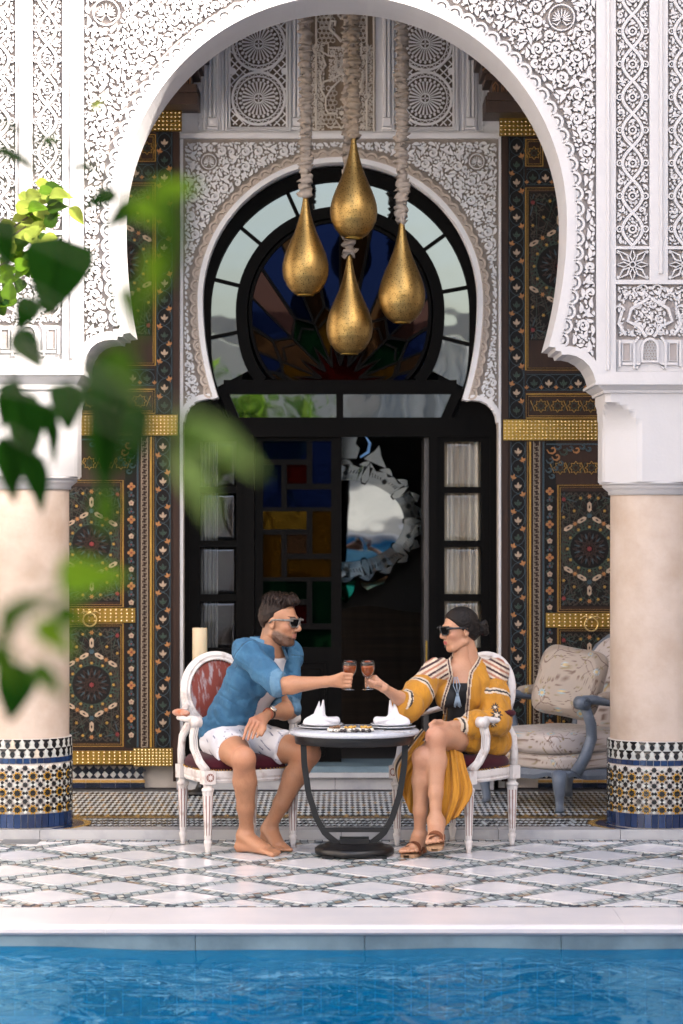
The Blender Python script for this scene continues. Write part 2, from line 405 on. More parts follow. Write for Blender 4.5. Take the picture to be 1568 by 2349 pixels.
# --- columns
m_shaft = mat('tadelakt_shaft', (.47, .385, .325), .6, noise=(3.5, .7), base2=(.33, .24, .17), bump=(9, .5, .014), ramp=(.42, .72))
m_zel = [mat('zellige_%d' % i, c, .18, noise=(25, .35), base2=tuple(q * .6 for q in c)) for i, c in enumerate([(.50, .51, .48), (.007, .007, .008), (.46, .25, .02), (.52, .45, .37)])]
m_blue = [mat('cobalt_tile_%d' % i, c, .16, noise=(10, .5), base2=(.01, .02, .05)) for i, c in enumerate([(.006, .026, .095), (.009, .036, .12), (.004, .016, .06)])]
m_bed = mat('tile_bedding', (.55, .50, .46), .8)
RC, DC = .253, 14.58
def column(X, yab0, yab1, yr0, yr1, ytile, label):
    c = thing('column', label, 'column', (X, DC, ZR), 'columns of the arcade')
    Z = lambda y, d=14.33: PZ(y, d) - ZR
    zt = Z(ytile); zr1, zr0, za1, za0 = Z(yr1, 14.3), Z(yr0, 14.28), Z(yab1, 14.26), Z(yab0, 14.25)
    b = MB(); b.lathe([(RC, zt), (RC * 1.0, zt + .5), (RC * .995, zr1)], 64, mi=0, caps=False); b.build('shaft', m_shaft, c)
    b = MB(); h = zr0 - zr1
    b.lathe([(RC, zr1 - .004), (.262, zr1 - .004), (.264, zr1 + h * .2), (.285, zr1 + h * .45), (.297, zr1 + h * .62), (.297, zr1 + h * .8), (.312, zr1 + h * .82), (.312, zr0)], 64); b.build('ring_moulding', m_stucco, c)
    # capital: octagon below, square on top, with curved stops
    b = MB(); q = .31; N = 64
    def outline(t):     # t 0 octagon .. 1 square; 64 points round
        P = []
        for i in range(N):
            a = 2 * PI * (i + .5) / N; ca, sa = math.cos(a), math.sin(a); ch = .185 * (1 - t)
            r = min(q / max(abs(ca), 1e-6), q / max(abs(sa), 1e-6), (2 * q - ch) / (abs(ca) + abs(sa))); P.append((r * ca, r * sa))
        return P
    H = za1 - zr0; rows = []
    for s_, t in [(0, 0)] + [(.55 + .35 * math.sin(PI / 2 * q / 22), 1 - math.cos(PI / 2 * q / 22)) for q in range(23)] + [(1, 1)]:
        rows.append([(x, y, zr0 + H * s_) for x, y in outline(t)] )
    rows = [r + [r[0]] for r in rows]
    b.grid(rows, smooth=False); b.build('capital', m_stucco, c)
    b = MB(); a = za0 - za1; pr = [(q, za1 - .002), (q + .012, za1), (q + .014, za1 + a * .25), (q + .04, za1 + a * .6), (q + .045, za1 + a * .72), (q + .06, za1 + a * .75), (q + .06, za0)]
    rows = [[(sx * r, sy * r, z) for sx, sy in ((-1, -1), (1, -1), (1, 1), (-1, 1), (-1, -1))] for r, z in pr]
    b.grid(rows, smooth=False); b.add([(s1 * (q + .06), s2 * (q + .06), za0) for s1, s2 in ((-1, -1), (1, -1), (1, 1), (-1, 1))], [(0, 1, 2, 3)]); b.build('abacus', m_stucco, c)
    # tiled foot
    zb0, zb1, zs1 = .004, .080, Z(1868); zs1 = .082; zb2 = Z(1757) if X > 0 else Z(1752); zb3 = zb2 + .03; 
    b = MB(); b.lathe([(RC + .012, 0), (RC + .012, zt - .002)], 64, smooth=True); b.build('tile_bed', m_bed, c)
    R0 = RC + .012
    cyl = lambda u, v, hh: ((R0 + hh) * math.cos(u / R0 - PI / 2), (R0 + hh) * math.sin(u / R0 - PI / 2), v)
    nb = 44; tms = []
    for i in range(3):
        t = MB(); ww = 2 * PI * R0 / nb / 2 - .0015; t.poly(cyl, rect(-ww, zb0, ww, zb1), 0, .007, 0, .03); tms.append(t.mesh('blue_tile', m_blue[i]))
    tmb = []
    for i in range(3):
        t = MB(); t.poly(cyl, rect(-ww, zb2 + .001, ww, zb3 - .001), 0, .007, 0, .03); tmb.append(t.mesh('blue_tile', m_blue[i]))
    for i in range(nb):
        place('blue_tile', random.choice(tms), c, rot=(0, 0, 2 * PI * i / nb)); place('blue_tile', random.choice(tmb), c, rot=(0, 0, 2 * PI * (i + .3) / nb))
    b = MB(); ncell = 20; p = 2 * PI * R0 / ncell; nrow = max(1, round((zb2 - zs1) / p)); pv = (zb2 - zs1) / nrow
    jt = lambda: random.uniform(.0, .0012)
    for i in range(ncell):
        for j in range(nrow + 1):
            u, v = i * p, zs1 + (j + .25) * pv
            if v < zb2 - .02:
                b.poly(cyl, star(u, v, p * .335, p * .225, 8, PI / 8), 0, .0045, 2, sides=True)
                b.poly(cyl, star(u, v, p * .225, p * .16, 8), 0, .0062 + jt(), 1)
                for k in range(8):
                    a = PI / 4 * k; s4 = p * (.105 if k % 2 else .12); rr = p * (.415 if k % 2 == 0 else .40)
                    q4 = ngon(u + rr * math.cos(a), v + rr * math.sin(a), s4 * 1.05, 4, a)
                    if min(y for _, y in q4) > zs1 and max(y for _, y in q4) < zb2: b.poly(cyl, q4, 0, .0062 + jt(), 1)
            v2 = v + pv / 2; u2 = u + p / 2
            if v2 < zb2 - .012: b.poly(cyl, star(u2, v2, p * .20, p * .13, 8), 0, .0062 + jt(), 1)
            for (uu, vv, ax) in ((u2, v, 0), (u, v2, 1)):     # white lobed pieces between the stars
                if vv > zb2 - .02: continue
                L, W = p * .47, p * .14
                for sg in (-1, 1):
                    if ax == 0: q4 = [(uu, vv), (uu + sg * 0 - W, vv + sg * L * .35), (uu, vv + sg * L * .62), (uu + W, vv + sg * L * .35)]
                    else: q4 = [(uu, vv), (uu + sg * L * .35, vv - W), (uu + sg * L * .62, vv), (uu + sg * L * .35, vv + W)]
                    b.poly(cyl, q4, 0, .0052 + jt(), 0 if random.random() > .06 else 3)
    # crenellated band above the blue course
    n2 = 32; pp = 2 * PI * R0 / n2; za, zc = zb3 + .002, zt - .004; zm = (za + zc) / 2
    for i in range(n2):
        u = i * pp
        for (z0, z1, off) in ((zm, zc, 0), (za, zm - .001, .5)):
            uu = u + off * pp; hh = z1 - z0; wv = pp * .40
            pl = [(uu - wv, z1), (uu - wv * .9, z1 - hh * .15), (uu - wv * .3, z1 - hh * .3), (uu - wv * .62, z1 - hh * .55), (uu - wv * .45, z1 - hh * .85), (uu, z1 - hh), (uu + wv * .45, z1 - hh * .85), (uu + wv * .62, z1 - hh * .55), (uu + wv * .3, z1 - hh * .3), (uu + wv * .9, z1 - hh * .15), (uu + wv, z1)]
            b.poly(cyl, pl, 0, .006 + jt(), 1)
            pl = [(pu + pp / 2, 2 * (z0 + z1) / 2 - pv2 + 0) for pu, pv2 in pl]
            b.poly(cyl, pl, 0, .005 + jt(), 0 if random.random() > .1 else 3)
    b.build('zellige_mosaic', m_zel, c, kind='stuff')
    # rings of tile let into the floor round the foot
    for r0, r1, mm in ((.28, .335, m_blue[0]), (.338, .375, m_g[2])):
        b = MB(); n = 48; V = [(r * math.cos(2 * PI * i / n), r * math.sin(2 * PI * i / n), .0015) for r in (r0, r1) for i in range(n)]
        FC = [(i, n + i, n + (i + 1) % n, (i + 1) % n) for i in range(n)]
        FC = [f[::-1] if False else f for f in FC]
        V2 = []; F2 = []
        for f in FC:
            if all(V[k][1] > -.29 for k in f): F2.append(f)
        b.add(V, F2); b.build('floor_ring', mm, c)
    c['kind'] = 'thing'; return c
colL = column(-1.757, 850, 893, 1092, 1120, 1695, 'cream column with tiled foot behind the blurred leaves')
colR = column(1.737, 877, 901, 1105, 1133, 1701, 'cream column with tiled foot beside the floral armchair')
# ================================================================== CARVED STUCCO
# ---- arabesque: scrolls, split leaves and buds packed into a free shape
def el_scroll(R, w, turns=1.35):
    n = 15; P, W = [], []
    for i in range(n):
        t = i / (n - 1); a = t * turns * 2 * PI; r = R * (1 - .72 * t)
        P.append((r * math.cos(a), r * math.sin(a))); W.append(w * (.35 + .75 * math.sin(PI * min(1, t * 1.2 + .12)) ** .6))
    W[-1] = w * 1.25; W[-2] = w * 1.2; W[0] = w * .2
    P.insert(0, (R * 1.02, -R * .75)); W.insert(0, w * .15)
    tail = ([(R * .95, -R * .2), (R * 1.45, -R * .1), (R * 1.75, R * .35)], [w * .5, w * 1.1, w * .1])
    return [(P, W), tail]
def el_leaf(L, w, bend):
    n = 6; P, W = [], []
    for i in range(n):
        t = i / (n - 1); a = bend * t
        P.append((L * t - L / 2, L * .35 * bend * (t - .5) ** 2)); W.append(w * max(.12, math.sin(PI * (t ** .75))))
    return [(P, W)]
def el_split(L, w):
    a = [((x + L / 2) * math.cos(.55) - y * math.sin(.55), (x + L / 2) * math.sin(.55) + y * math.cos(.55)) for x, y in el_leaf(L, w, 1.4)[0][0]]
    c = [((x + L / 2) * math.cos(-.6) - (-y) * math.sin(-.6), (x + L / 2) * math.sin(-.6) + (-y) * math.cos(-.6)) for x, y in el_leaf(L, w, 1.4)[0][0]]
    W = el_leaf(L, w, 1)[0][1]
    return [(a, W), (c, W), ([(-L * .5, L * .18), (-L * .25, 0), (0.0, 0)], [w * .2, w * .6, w * .5])]
def el_tref(L, w):
    out = []
    for a in (0, 1.05, -1.05):
        P = [((x + L / 2) * math.cos(a), (x + L / 2) * math.sin(a)) for x in np.linspace(-L / 2, L / 2, 5)]
        out.append((P, [w * .4, w * .95, w, w * .7, w * .12]))
    out.append(([(-L * .7, -L * .2), (-L * .3, 0), (0, 0)], [w * .25, w * .5, w * .5]))
    return out
def el_ess(L, w):
    P = [(L * (t - .5), L * .28 * math.sin(2 * PI * t)) for t in np.linspace(0, 1, 9)]
    return [(P, [w * q for q in (.15, .7, 1, .8, .55, .8, 1, .7, .15)])]
def arabesque(mb, mp, inside, box, seed=1, sc=1.0, h0=-.002, h1=.03, gap=.0034, cell=.0031, mi=0, fill=1.0):
    rg = np.random.default_rng(seed); x0, z0, x1, z1 = box
    nx, nz = int((x1 - x0) / cell) + 1, int((z1 - z0) / cell) + 1
    X, Z = np.meshgrid(x0 + np.arange(nx) * cell, z0 + np.arange(nz) * cell)
    occ = ~inside(X, Z)
    kinds = [(el_scroll(.031 * sc, .0165 * sc), 110), (el_split(.056 * sc, .021 * sc), 420), (el_scroll(.023 * sc, .0145 * sc, 1.1), 500), (el_split(.044 * sc, .018 * sc), 1500), (el_tref(.034 * sc, .019 * sc), 1300),
             (el_ess(.075 * sc, .0165 * sc), 1400), (el_leaf(.060 * sc, .019 * sc, 1.6), 2200), (el_leaf(.042 * sc, .016 * sc, 1.2), 4200), (el_leaf(.028 * sc, .013 * sc, 1.0), 9000), (el_leaf(.018 * sc, .010 * sc, .5), 9000)]
    area = float((~occ).sum()) * cell * cell
    for el, tries in kinds:
        st = []
        for k in range(32):
            a = 2 * PI * k / 16; fl = 1 if k < 16 else -1
            ca, sa = math.cos(a), math.sin(a); polys, SP, SR = [], [], []
            for P, W in el:
                Q = np.array([(x * ca - fl * y * sa, x * sa + fl * y * ca) for x, y in P]); polys.append((Q, np.array(W)))
                s = np.linspace(0, len(Q) - 1, (len(Q) - 1) * 4 + 1); SP.append(np.stack([np.interp(s, range(len(Q)), Q[:, 0]), np.interp(s, range(len(Q)), Q[:, 1])], 1)); SR.append(np.interp(s, range(len(Q)), W) / 2)
            SP, SR = np.concatenate(SP) / cell, np.concatenate(SR) / cell; g_ = gap / cell; m0, m1 = np.floor((SP - SR[:, None] - g_).min(0)).astype(int), np.ceil((SP + SR[:, None] + g_).max(0)).astype(int)
            I, J = np.meshgrid(np.arange(m0[0], m1[0] + 1), np.arange(m0[1], m1[1] + 1)); I, J = I.ravel(), J.ravel(); D = (np.sqrt((I[:, None] - SP[None, :, 0]) ** 2 + (J[:, None] - SP[None, :, 1]) ** 2) - SR[None]).min(1)
            st.append((np.stack([J, I], 1)[D <= g_], np.stack([J, I], 1)[D <= 0], polys))
        nt_ = int(tries * area * fill / sc ** 2)
        done = 0
        free = np.argwhere(~occ)
        while done < nt_ and len(free):
            big, raw, polys = st[rg.integers(32)]; C = free[rg.integers(len(free), size=96)]; done += 96
            lo_, hi_ = big.min(0), big.max(0); C = C[(C[:, 0] + lo_[0] >= 0) & (C[:, 1] + lo_[1] >= 0) & (C[:, 0] + hi_[0] < nz) & (C[:, 1] + hi_[1] < nx)]
            if not len(C): continue
            sub_ = big[::5]; ok = ~occ[C[:, 0, None] + sub_[None, :, 0], C[:, 1, None] + sub_[None, :, 1]].any(1)
            for c in C[ok]:
                B = big + c
                if occ[B[:, 0], B[:, 1]].any(): continue
                Rw = raw + c; occ[Rw[:, 0], Rw[:, 1]] = True
                ox, oz = x0 + c[1] * cell, z0 + c[0] * cell; dh = rg.uniform(-.0012, .0008)
                for Q, W in polys: mb.rib(mp, Q + (ox, oz), W * 1.36, h0, h1 + dh + rg.uniform(-.0005, .0005), mi, top=.93)
            if rg.random() < .1: free = np.argwhere(~occ)
    return mb
def chain_strip(mb, mp, xc, w, z0, z1, h1=.02, per=None):
    """interlaced vine with pierced rosettes"""
    per = per or w * 2.1; n = max(1, round((z1 - z0) / per)); per = (z1 - z0) / n
    A = w * .30; tt = np.linspace(0, n * 2 * PI, n * 16 + 1)
    for s, ph, dh in ((1, 0, 0), (-1, .4, .0015)):
        mb.rib(mp, np.stack([xc + s * A * np.sin(tt), z0 + tt / (2 * PI) * per], 1), w * .11, -.002, h1 + dh, top=.7)
    for k in range(n):
        for s, ph in ((-1, .25), (1, .75), (1, .25), (-1, .75)):
            z = z0 + (k + ph) * per; x = xc + s * w * .36
            mb.rib(mp, ngon(x, z, w * .095, 10), w * .075, -.002, h1 + .002, closed=True, top=.7)
            mb.rib(mp, [(x - w * .07, z), (x + w * .07, z)], w * .03, -.002, h1, top=.6); mb.rib(mp, [(x, z - w * .07), (x, z + w * .07)], w * .03, -.002, h1 - .001, top=.6)
        for s in (-1, 1):
            for q, dz, fl in ((.5, .0, 1), (0, .0, -1)):
                z = z0 + (k + q) * per
                P = np.array([(0, 0), (.16, .10), (.30, .12), (.42, .02)]) * w * .95
                for m in (1, -1): mb.rib(mp, [(xc + s * (u + .03 * w), z + m * v * fl) for u, v in P], np.array([.03, .13, .14, .03]) * w, -.002, h1 - .002, top=.7)
                mb.rib(mp, [(xc + s * .33 * w, z + .17 * per), (xc + s * .45 * w, z + .08 * per), (xc + s * .47 * w, z - .07 * per)], [.02 * w, .10 * w, .03 * w], -.002, h1 - .003, top=.7)
# ---- arch outlines
def arch_line(cx, cy, r, tl, tr, footL, footR, d, n=56):
    """wall-plane points of a horseshoe arch, from the left foot over the crown to the right foot (given in picture rows/columns at depth d)"""
    L = []
    def side(tip, sgn):
        P = []
        for i in range(1, 15):
            t = i / 14; y = cy + (tip[1] - cy) * t; rx = r - (r - abs(tip[0] - cx)) * t ** 2.1; P.append((cx + sgn * rx, y))
        return P
    up = [(cx - r * math.cos(PI * i / n), cy - r * math.sin(PI * i / n)) for i in range(n + 1)]
    pts = footL + side(tl, -1)[::-1] + up + side(tr, 1) + footR
    return [(PX(x, d), PZ(y, d)) for x, y in pts]
def offset_line(pts, o):
    p = np.asarray(pts); t = np.gradient(p, axis=0); t /= np.linalg.norm(t, axis=1, keepdims=True)
    return p + np.stack([-t[:, 1], t[:, 0]], 1) * o      # path runs left-foot to right-foot, so its left side is outside the opening
def in_poly(X, Z, poly):
    res = np.zeros(X.shape, bool); n = len(poly)
    for i in range(n):
        (xa, ya), (xb, yb) = poly[i], poly[(i + 1) % n]
        if ya == yb: continue
        c = ((ya > Z) != (yb > Z)) & (X < (xb - xa) * (Z - ya) / (yb - ya) + xa); res ^= c
    return res
# ================================================================== OUTER ARCADE
DA = 14.34
footL = [(191, 853), (193, 835), (199, 816), (210, 798), (224, 787), (240, 781), (258, 779), (270, 780), (271, 772), (283, 772), (284, 766)]
footR = [(1274, 797), (1275, 805), (1287, 806), (1289, 814), (1304, 813), (1322, 817), (1338, 826), (1352, 840), (1362, 858), (1368, 879)]
A_out = arch_line(787, 505, 514, (299, 764), (1259, 796), footL, footR, DA)
WX, WT = 3.0, 6.2
zl, zr = A_out[0][1], A_out[-1][1]
WX = 2.12
poly = [(-4.5, 4.45), (-WX, 4.45), (-WX, zl)] + A_out + [(WX, zr), (WX, 4.45), (4.5, 4.45), (4.5, WT), (-4.5, WT)]
arc = thing('arcade_wall', 'white carved stucco arcade wall with the great horseshoe arch', 'wall', (0, 0, 0))
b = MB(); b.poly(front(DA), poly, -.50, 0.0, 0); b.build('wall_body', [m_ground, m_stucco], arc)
# smooth plaster lining of the arch (reveal + plain rim)
fa = front(DA)
rim = offset_line(A_out, .044)
b = MB(); h1 = .032
n = len(A_out)
V = [fa(*p, h1) for p in A_out] + [fa(*p, h1) for p in rim] + [fa(*p, -.499) for p in offset_line(A_out, -.002)] + [fa(*p, h1) for p in offset_line(A_out, -.002)] + [fa(*p, -.001) for p in rim]
FC = []
for i in range(n - 1):
    FC += [(3 * n + i, 3 * n + i + 1, n + i + 1, n + i), (2 * n + i, 2 * n + i + 1, 3 * n + i + 1, 3 * n + i), (n + i, n + i + 1, 4 * n + i + 1, 4 * n + i)]
b.add(V, FC); b.build('arch_lining', m_stucco, arc)
# scallops
def scallops(parent, line, o, wid, step, mp, m, h, i0, i1):
    P = resample(line[i0:i1], step); t = np.gradient(P, axis=0); t /= np.linalg.norm(t, axis=1, keepdims=True)
    r = step * .47; tb = MB(); mq = lambda u, v, hh: (u, -hh, v)
    tb.rib(mq, arcpts(0, 0, r, PI * .98, PI * .02, 10), r * .42, -.002, h, top=.9)
    tb.poly(mq, arcpts(0, 0, r * .52, 0, PI, 8), -.002, h * .86, 0)
    tb.rib(mq, [(-r * 1.05, -r * .12), (r * 1.05, -r * .12)], r * .3, -.002, h * 1.01, top=.9)
    me = tb.mesh('scallop', m)
    d = mp(0, 0, 0)[1]
    for p, q in zip(P, t):
        nrm = np.array([-q[1], q[0]]); c = p + nrm * (o + r * .25)
        place('scallop', me, parent, (c[0], d, c[1]), (0, -math.atan2(q[1], q[0]), 0))
def band(parent, line, o0, o1, mp, h, m, i0, i1):
    a_, c_ = offset_line(line, o0)[i0:i1], offset_line(line, o1)[i0:i1]; q = MB(); n_ = len(a_); q.add([mp(*p, h) for p in a_] + [mp(*p, h) for p in c_] + [mp(*p, -.002) for p in c_], [(i, i + 1, n_ + i + 1, n_ + i) for i in range(n_ - 1)] + [(n_ + i, n_ + i + 1, 2 * n_ + i + 1, 2 * n_ + i) for i in range(n_ - 1)]); q.build('scallop_band', m, parent)
band(arc, A_out, .043, .0865, fa, .008, m_stucco, 11, len(A_out) - 10)
scallops(arc, A_out, .044, .04, .0785, fa, m_stucco, .030, 13, len(A_out) - 11)
# spandrels
xl, xr = PX(195, DA), PX(1366, DA)
zone = [(xl, PZ(820, DA))] + [p for p in offset_line(A_out, .100)[11:-11]] + [(xr, PZ(850, DA)), (xr, PZ(-60, DA)), (xl, PZ(-60, DA))]
med = [(PX(1288, DA), PZ(42, DA), .075), (PX(245, DA), PZ(30, DA), .075)]
def inside_out(X, Z):
    r = in_poly(X, Z, zone)
    for mx, mz, mr in med: r &= (X - mx) ** 2 + (Z - mz) ** 2 > (mr + .006) ** 2
    return r
b = MB(); arabesque(b, fa, inside_out, (xl, PZ(860, DA), xr, PZ(-60, DA)), 3, 1.0)
def medallion(mb, mp, mx, mz, r, h=.03):
    mb.rib(mp, ngon(mx, mz, r * .93, 24), r * .14, -.002, h, closed=True, top=.7)
    for k in range(11):
        a = PI / 2 + (k - 5) * .36; L = r * (.78 - .02 * abs(k - 5))
        P = [(mx + math.cos(a) * L * t - math.sin(a) * .06 * r * math.sin(PI * t) * (1 if k > 5 else -1 if k < 5 else 0), mz - r * .15 + math.sin(a) * L * t * (1 if k in range(1, 10) else .6)) for t in (.15, .45, .75, 1)]
        mb.rib(mp, P, [r * .05, r * .12, r * .14, r * .04], -.002, h - .002, top=.7)
    for s in (-1, 1): mb.rib(mp, [(mx + s * .05 * r, mz - .2 * r), (mx + s * .35 * r, mz - .55 * r), (mx + s * .7 * r, mz - .4 * r)], [.05 * r, .16 * r, .05 * r], -.002, h - .002)
for q in med: medallion(b, fa, *q)
b.build('spandrel_arabesque', m_stucco, arc, kind='stuff')
# pilasters with carved strips
def pilaster(side, xs, ystrip, ybox, ypan, ybot):
    """xs: plain edge, strip1, strip2 columns (from the arch outwards), rows of the ornaments"""
    sg = 1 if side > 0 else -1; X = lambda x: PX(x, DA); Z = lambda y: PZ(y, DA)
    (e0, s0, s1, s2, s3) = xs; top = WT - .05
    lo = lambda a, c: (min(a, c), max(a, c))
    b = MB(); hp = .034
    def plate(xa, xb, za, zb, h=hp): xa, xb = lo(xa, xb); za, zb = lo(za, zb); b.poly(fa, rect(xa, za, xb, zb), -.002, h, 0)
    plate(X(e0), X(s0), Z(ybot), top); 
    xin = X(s0 + sg * -1)
    plate(X(s0), X(s1), Z(ystrip), Z(ybox[0])); plate(X(s0), X(s1), Z(ybox[1]), Z(ypan[0]))
    plate(X(s1), X(s2), Z(ypan[0]), top); plate(X(s2), X(s3), Z(ystrip), Z(ybox[0])); plate(X(s2), X(s3), Z(ybox[1]), Z(ypan[0]))
    plate(X(s0), sg * WX, Z(ypan[1]), Z(ybot)); plate(X(s3), sg * WX, Z(ypan[1]), top)
    # half-round mouldings
    for xm in (e0 + sg * 27, s1 + sg * 26): b.rib(fa, [(X(xm), Z(ybot - (30 if xm != s1 + sg * 26 else 250))), (X(xm), top)], .026, hp - .002, hp + .014, top=.45)
    b.build('pilaster_plaster', m_stucco, arc)
    b = MB()
    for a, c in ((s0, s1), (s2, s3)):
        xc = (X(a) + X(c)) / 2; wv = abs(X(c) - X(a))
        z0_, z1_ = Z(ystrip) + .004, Z(-40); per = wv * 1.9; nn = round((z1_ - z0_) / per); per = (z1_ - z0_) / nn; tt = np.linspace(0, nn * 2 * PI, nn * 16 + 1); A_ = wv * .30
        for s_, dh in ((1, 0), (-1, .0012)): b.rib(fa, np.stack([xc + s_ * A_ * np.sin(tt), z0_ + tt / (2 * PI) * per], 1), wv * .125, -.002, .028 + dh, top=.7)
        ros = []
        for k in range(nn):
            for s_ in (-1, 1):
                for ph in (.25, .75): ros.append((xc + s_ * wv * .385, z0_ + (k + ph) * per))
            for ph in (0, .5): ros.append((xc, z0_ + (k + ph + .25) * per)) 
        for rx, rz in ros:
            r_ = wv * (.085 if abs(rx - xc) > .01 else .11); b.rib(fa, ngon(rx, rz, r_, 10), r_ * .75, -.002, .030, closed=True, top=.7); b.poly(fa, ngon(rx, rz, r_ * .3, 5), -.002, .027, 0)
        def ins_s(XX, ZZ, xc=xc, wv=wv):
            r = (np.abs(XX - xc) < wv * .48) & (ZZ > z0_) & (ZZ < z1_); sn = A_ * np.sin((ZZ - z0_) / per * 2 * PI)
            r &= (np.abs(XX - xc - sn) > wv * .062) & (np.abs(XX - xc + sn) > wv * .062)
            for rx, rz in ros: r &= (XX - rx) ** 2 + (ZZ - rz) ** 2 > (wv * .125) ** 2
            return r
        arabesque(b, fa, ins_s, (xc - wv * .5, z0_, xc + wv * .5, z1_), int(abs(xc) * 100), .74, h1=.024, gap=.003)
        # rosette box
        zc = (Z(ybox[0]) + Z(ybox[1])) / 2; hb = abs(Z(ybox[0]) - Z(ybox[1])) / 2; wb = wv / 2
        for k in range(8):
            an = PI / 4 * k; L = wb * (.92 if k % 2 == 0 else 1.12)
            pt = lambda u, v: (xc + u * math.cos(an) - v * math.sin(an), zc + u * math.sin(an) + v * math.cos(an))
            for s in (-1, 1): b.rib(fa, [pt(.22 * L, .0 * s), pt(.55 * L, s * .17 * L), pt(L * .98, s * .02 * L)], [.06 * L, .12 * L, .05 * L], -.002, .028 + .001 * s)
        b.rib(fa, ngon(xc, zc, wb * .18, 8), wb * .10, -.002, .029, closed=True)
        for s in (-1, 1):
            for t in (-1, 1): b.poly(fa, ngon(xc + s * wb * .86, zc + t * hb * .84, wb * .12, 5), -.002, .026, 0)
    b.build('carved_strip', m_stucco, arc, kind='stuff')
    # arcaded panel
    b = MB(); x0, x1 = lo(X(s0), sg * 2.11); z1, z0 = Z(ypan[0]), Z(ypan[1]); H = z1 - z0; pw = .375
    b.poly(fa, rect(x0 + .004, z0 + .002, x1, z0 + H * .37), -.002, .013, 0)
    k = 0; excl = []
    while k < 2:
        c = X(s0) + sg * (k + .5) * pw * .99
        zw0, zw1 = z0 + H * .12, z0 + H * .29
        win = rect(c - .042, zw0, c + .042, zw1)[:2] + arcpts(c, zw1, .042, 0, PI, 8)
        b.rib(fa, win, .018, -.002, .028, closed=True); b.poly(fa, win, .012, .0137, 1, sides=False)  # dark window hole laid on as a flat brown face
        for s in (-1, 1):
            q0, q1 = sorted((c + s * .105, c + s * .148)); b.poly(fa, rect(q0, z0 + .062, q1, z0 + H * .33), .012, .0137, 2, sides=False); b.rib(fa, rect(q0, z0 + .062, q1, z0 + H * .33), .007, .012, .024, closed=True)  # recessed look of the side panels put in by darker flat faces
        b.rib(fa, [(c - .15, z0 + .045), (c - .05, z0 + .045), (c - .075, z0 + .02)], .016, -.002, .025); b.rib(fa, [(c + .15, z0 + .045), (c + .05, z0 + .045), (c + .075, z0 + .02)], .016, -.002, .0255)
        for zz in np.arange(zw0 + .012, zw1 + .03, .0155):
            for q in range(5):
                xx = c - .034 + q * .0155 + (.0077 if int(round((zz - zw0) / .0155)) % 2 else 0)
                if abs(xx - c) < .036: b.rib(fa, ngon(xx, zz, .0072, 6), .0034, .012, .021, closed=True)
        for s in (-1, 1):
            b.rib(fa, [(c + s * .085, z0 + .02), (c + s * .085, z0 + H * .33), (c + s * .06, z0 + H * .40)], .015, -.002, .027)
            b.rib(fa, [(c + s * .165, z0 + .03), (c + s * .165, z0 + H * .36)], .022, -.002, .03, top=.5)
            b.rib(fa, [(c + s * .02, z0 + H * .40), (c + s * .06, z0 + H * .52), (c + s * .12, z0 + H * .58), (c + s * .10, z0 + H * .72), (c, z0 + H * .85)], .02, -.002, .0285)
            b.rib(fa, [(c + s * .13, z0 + H * .42), (c + s * .17, z0 + H * .55), (c + s * .15, z0 + H * .70)], .018, -.002, .027)
            for q, (ax, az) in enumerate(((.165, .70), (.11, .84), (.04, .94))): b.rib(fa, arcpts(c + s * ax, z0 + H * az, .026, PI * .0, PI, 7), .012, -.002, .027 - q * .0005)
            b.rib(fa, el_scroll(.028, .012)[0][0] @ np.array([[s, 0], [0, 1]]) + (c + s * .075, z0 + H * .56) if False else [(c + s * (.06 + .022 * math.cos(t)), z0 + H * .50 + .022 * math.sin(t)) for t in np.linspace(0, 5, 10)], .011, -.002, .0265)
        excl.append(c); k += 1
    def ins(XX, ZZ):
        r = (XX > x0 + .01) & (XX < x1) & (ZZ > z0 + H * .40) & (ZZ < z1 - .006)
        for c in excl:
            r &= ~((np.abs(XX - c) > .09) & (np.abs(XX - c) < .135) & (ZZ < z0 + H * .8) & (ZZ > z0 + H * .5))
        return r
    arabesque(b, fa, ins, (x0, z0, x1, z1), 11 if sg > 0 else 12, .72, h1=.022)
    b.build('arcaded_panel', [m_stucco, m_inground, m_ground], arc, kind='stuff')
pilaster(1, (1367, 1412, 1489, 1531, 1608), 566, (573, 643), (653, 854), 879)
pilaster(-1, (194, 145, 76, 38, -38), 530, (540, 606), (614, 826), 853)

# ================================================================== INNER PORTAL WALL
DI = D_WALL; fi = front(DI)
XI = lambda x: PX(x, DI); ZI = lambda y: PZ(y, DI)
por = thing('portal_wall', 'grey carved stucco wall round the glazed doorway', 'wall', (0, 0, 0))
fL = [(423, 968), (426, 950), (433, 935), (446, 923), (462, 917), (480, 914), (490, 915)]
fR = [(1073, 919), (1085, 917), (1102, 919), (1118, 926), (1131, 938), (1138, 953), (1141, 970)]
A_in = arch_line(781, 688, 316, (500, 911), (1062, 916), fL, fR, DI)
poly = [(XI(405), 0.05), (XI(421), .05)] + [(XI(422), ZI(975))] + A_in + [(XI(1142), ZI(975)), (XI(1143), .05), (XI(1160), .05), (XI(1160), ZI(319)), (XI(405), ZI(319))]
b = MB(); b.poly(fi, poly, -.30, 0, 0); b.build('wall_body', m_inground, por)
b = MB(); n = len(A_in); rim = offset_line(A_in, .030); inn = offset_line(A_in, -.002)
V = [fi(*p, .024) for p in inn] + [fi(*p, .024) for p in rim] + [fi(*p, -.20) for p in inn] + [fi(*p, -.001) for p in rim]
FC = []
for i in range(n - 1): FC += [(i, i + 1, n + i + 1, n + i), (2 * n + i, 2 * n + i + 1, i + 1, i), (n + i, n + i + 1, 3 * n + i + 1, 3 * n + i)]
b.add(V, FC)
for a, c in ((406, 421), (1144, 1158)):
    b.poly(fi, rect(XI(a), .05, XI(c), ZI(320)), -.002, .022, 0)
b.poly(fi, rect(XI(406), ZI(319), XI(1158), ZI(307)), -.2, .034, 0)
